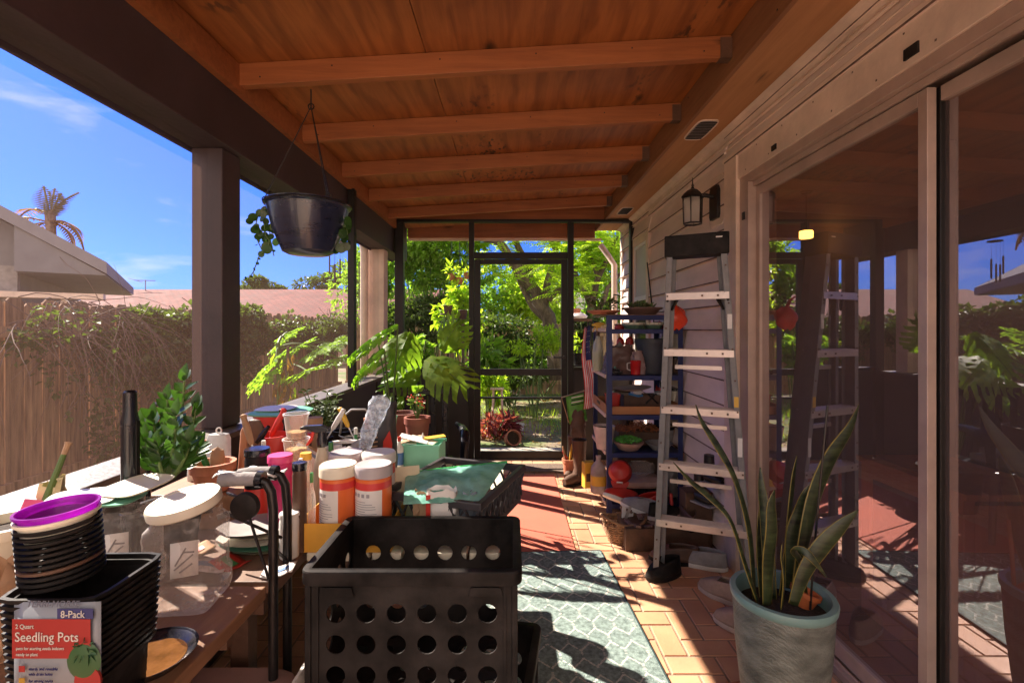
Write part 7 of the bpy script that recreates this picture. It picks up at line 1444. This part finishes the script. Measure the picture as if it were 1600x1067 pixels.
for k, (px, py, d, rx, ry, L_, hm_, bm_, lab) in enumerate([(425,678,1.62,-8,24,.15,'red','steel','red-handled screwdriver sticking up behind the magazines'),(451,672,1.66,5,-16,.13,'black','steel','black-handled small pruner standing behind the clear cups'),(392,690,1.46,-6,-20,.14,'kraft','steel','wooden-handled hand fork leaning by the round brush'),(521,668,1.8,0,30,.13,'white','steel','white paint brush leaning on the glove bundle'),(543,664,1.85,0,-25,.12,'yellow','steel','yellow-handled scraper poking out above the gloves'),(612,676,1.95,0,12,.12,'mint','steel','mint-handled spoon standing beside the black bag')]):
    p = wp(px, py, d); t = thing('hand_tool', lab, 'tool', p, rot=(R(rx),R(ry),0)); MB().lathe([(.004,-.01),(.009,0),(.0105,L_*.3),(.008,L_*.5),(.010,L_*.6),(0,L_*.63)], n=12).build('handle', W[hm_], t); MB().tube([(0,0,-.12),(0,0,-.005)], .003, 6).build('shaft', W[bm_], t)
for k, (px, py, d, w, m, rz, lab) in enumerate([(322,768,1.16,.09,'paper',.3,'white torn seed packet lying left of the black frame'),(358,776,1.18,.08,'red',-.4,'red card packet lying under the frame grips'),(300,752,1.24,.09,'kraft',.9,'brown cardboard tag lying in front of the clay pot'),(436,812,1.14,.07,'paper',.2,'white label card lying by the plates'),(604,740,1.55,.08,'yellow',.5,'yellow instruction leaflet right of the back canisters'),(626,735,1.75,.1,'pink',-.2,'pink leaflet lying in front of the mint tray'),(668,728,1.9,.1,'paper',.1,'white leaflet at the right end in front of the mint tray')]):
    r = random.Random(k); x = xof(px,d); t = thing('paper_packet', lab, 'packet', (x, d, TZ+.002), rz); MB().grid(lambda u,v: ((u-.5)*w,(v-.5)*w*.75,.003+.006*math.sin(u*5+k)+r.uniform(0,.003)), 8, 6).build('sheet', W[m] if k else P('torn_print', (.6,.5,.5), .7, var=.4, scale=45), t, fix=False, solid=.0015)
    MB().grid(lambda u,v: ((u-.5)*w*.6,(v-.5)*w*.25,.0075+.006*math.sin((.2+u*.6)*5+k)), 6, 2).build('printed_patch', (SM['bluep'],SM['greenp'],W['red'])[k%3], t, fix=False)
for k, (px, d, w, top, m, lab) in enumerate([(318,1.75,22,690,'terra','little clay pot half hidden behind the milky glue bottle'),(392,1.72,24,676,'brown','brown nursery pot behind the wooden mallet'),(470,1.95,30,668,'terra','clay pot behind the clear cups against the knee wall'),(536,2.15,30,672,'black','black nursery pot behind the glove bundle'),(590,2.3,24,655,'terra','clay pot peeping out behind the black bag')]):
    r = w/2/750*d; pot('nursery_pot', lab, (xof(px,d), d, TZ+.001), r*.72, r, zof(top,d)-TZ, W[m], rim=.018)
t = thing('nozzle_coil', 'coil of dark hose with a brass nozzle on the floor under the potting table', 'hose', (-.62, 1.5, .01)); 
for k in range(4): MB().tube([(.14*math.cos(q),.14*math.sin(q),.014+k*.024) for q in [j*math.pi/12 for j in range(24)]], .011, 8, closed=True).build('hose_loop', SM['bluep'] if k == 2 else W['black'], t)
MB().lathe([(.012,0),(.016,.03),(.01,.06)], (.05,-.12,.1), 12).build('nozzle', W['yellow'], t)
# warning labels on the ladder rails
lad = last_thing('tall grey step ladder'); o = Vector((.94,2.40,.005))
for f, h_, m in ((.78,.07,W['paper']),(.55,.05,W['yellow']),(.42,.09,W['paper'])):
    p = BR.lerp(TR,f)-o-ax*.0045+fr_*.0 if False else BR.lerp(TR,f)-o+fr_*.003-ax*.014; MB().obox(p, (.020,.0008,h_), (0,0,math.atan2(ax.y,ax.x))).build('warning_label', m, lad, smooth=False)

# fuller shelves: crumpled bags, cloths and more shoes
for k, (px, d, lv, w, dp, h, m, lab) in enumerate([(1040,3.62,3,.16,.10,.17,'blackm','black crumpled bag at the back right of the second shelf'),(975,3.72,2,.22,.10,.13,'brown','brown cloth bundle behind the square red tub'),(1035,3.6,2,.13,.10,.15,'red','red cloth bundle at the right of the middle shelf'),(1050,3.6,1,.12,.1,.13,'kraft','tan paper bag at the right end of the mulch shelf'),(975,3.74,1,.2,.08,.15,'brown','dark brown sack behind the succulent bowl'),(1050,3.5,0,.13,.12,.2,'grey','grey crumpled cloth at the right end of the lowest shelf'),(975,3.5,0,.1,.1,.16,'blackm','black crumpled bag behind the cushion'),(1040,3.66,4,.12,.08,.06,'red','small red cloth at the back right of the highest shelf')]):
    t = thing('cloth_bundle', lab, 'bag', (xof(px,d), d, LV[lv]+.003), k*.4); crumple(w,dp,h,seed=60+k,j=.014,taper=.7).build('bundle', W[m], t, fix=False, ang=80)
for k, (x, y, z, rz, m, so, rot, lab) in enumerate([(.80,2.98,.155,150,'grey','white',(R(10),R(-12),R(150)),'grey sneaker on the clutter heap beside the wicker basket'),(.93,2.88,.150,20,'black','grey',(R(-8),R(8),R(20)),'black shoe upside on the clutter box right of the grey sneaker'),(1.04,2.86,.150,80,'brown','black',(R(5),R(-6),R(80)),'brown shoe on the clutter box behind the lowest ladder step'),(.90,2.66,.006,165,'brown','black',None,'brown loafer on the tiles under the lowest ladder step'),(1.03,2.62,.006,150,'grey','white',None,'grey slipper on the tiles under the ladder, right of the brown loafer')]):
    shoe(lab, (x,y,z), R(rz), W[m], W[so], name='sneaker', rot=rot, laces=W['white'] if k == 0 else None)
t = thing('cloth_hat', 'red cloth cap with a white emblem hanging at the front of the lowest shelf', 'cap', (.73, 3.24, .33), rot=(R(60),0,R(-15))); MB().lathe([(.075,0),(.078,.02),(.06,.06),(.025,.08),(0,.083)], n=28).build('crown', W['red'], t); MB().prism([(.06*math.cos(a),-.06-.06*math.sin(a)) for a in [math.pi*k/10 for k in range(11)]], 'z', .002, .008).build('peak', W['red'], t); MB().box(-.02,.02,-.080,-.074,.02,.05).build('emblem', W['white'], t, smooth=False)
# nail heads and cobweb-grey screws on the rafters, door board and soffit
g = MB()
for y in RY:
    for x in (-1.05,-.75,-.3,.1,.5,.8): g.obox((x, y-.0008, rz_at(x)+.03+.03*((int(x*10)) % 2)), (.005,.003,.005))
g.build('nail_heads', W['blackm'], po, smooth=False)
g = MB()
for k in range(26): g.obox((1.1919, -.3+k*.11, 2.195-(k % 2)*.085), (.002,.006,.006))
hb(g, 'screw_heads', W['shade_brown'], smooth=False)
g = MB()
for k in range(12): g.obox((.9176, .4+k*.42, 2.40+(k % 3)*.05), (.003,.006,.006))
g.build('nail_heads', W['blackm'], po, smooth=False)
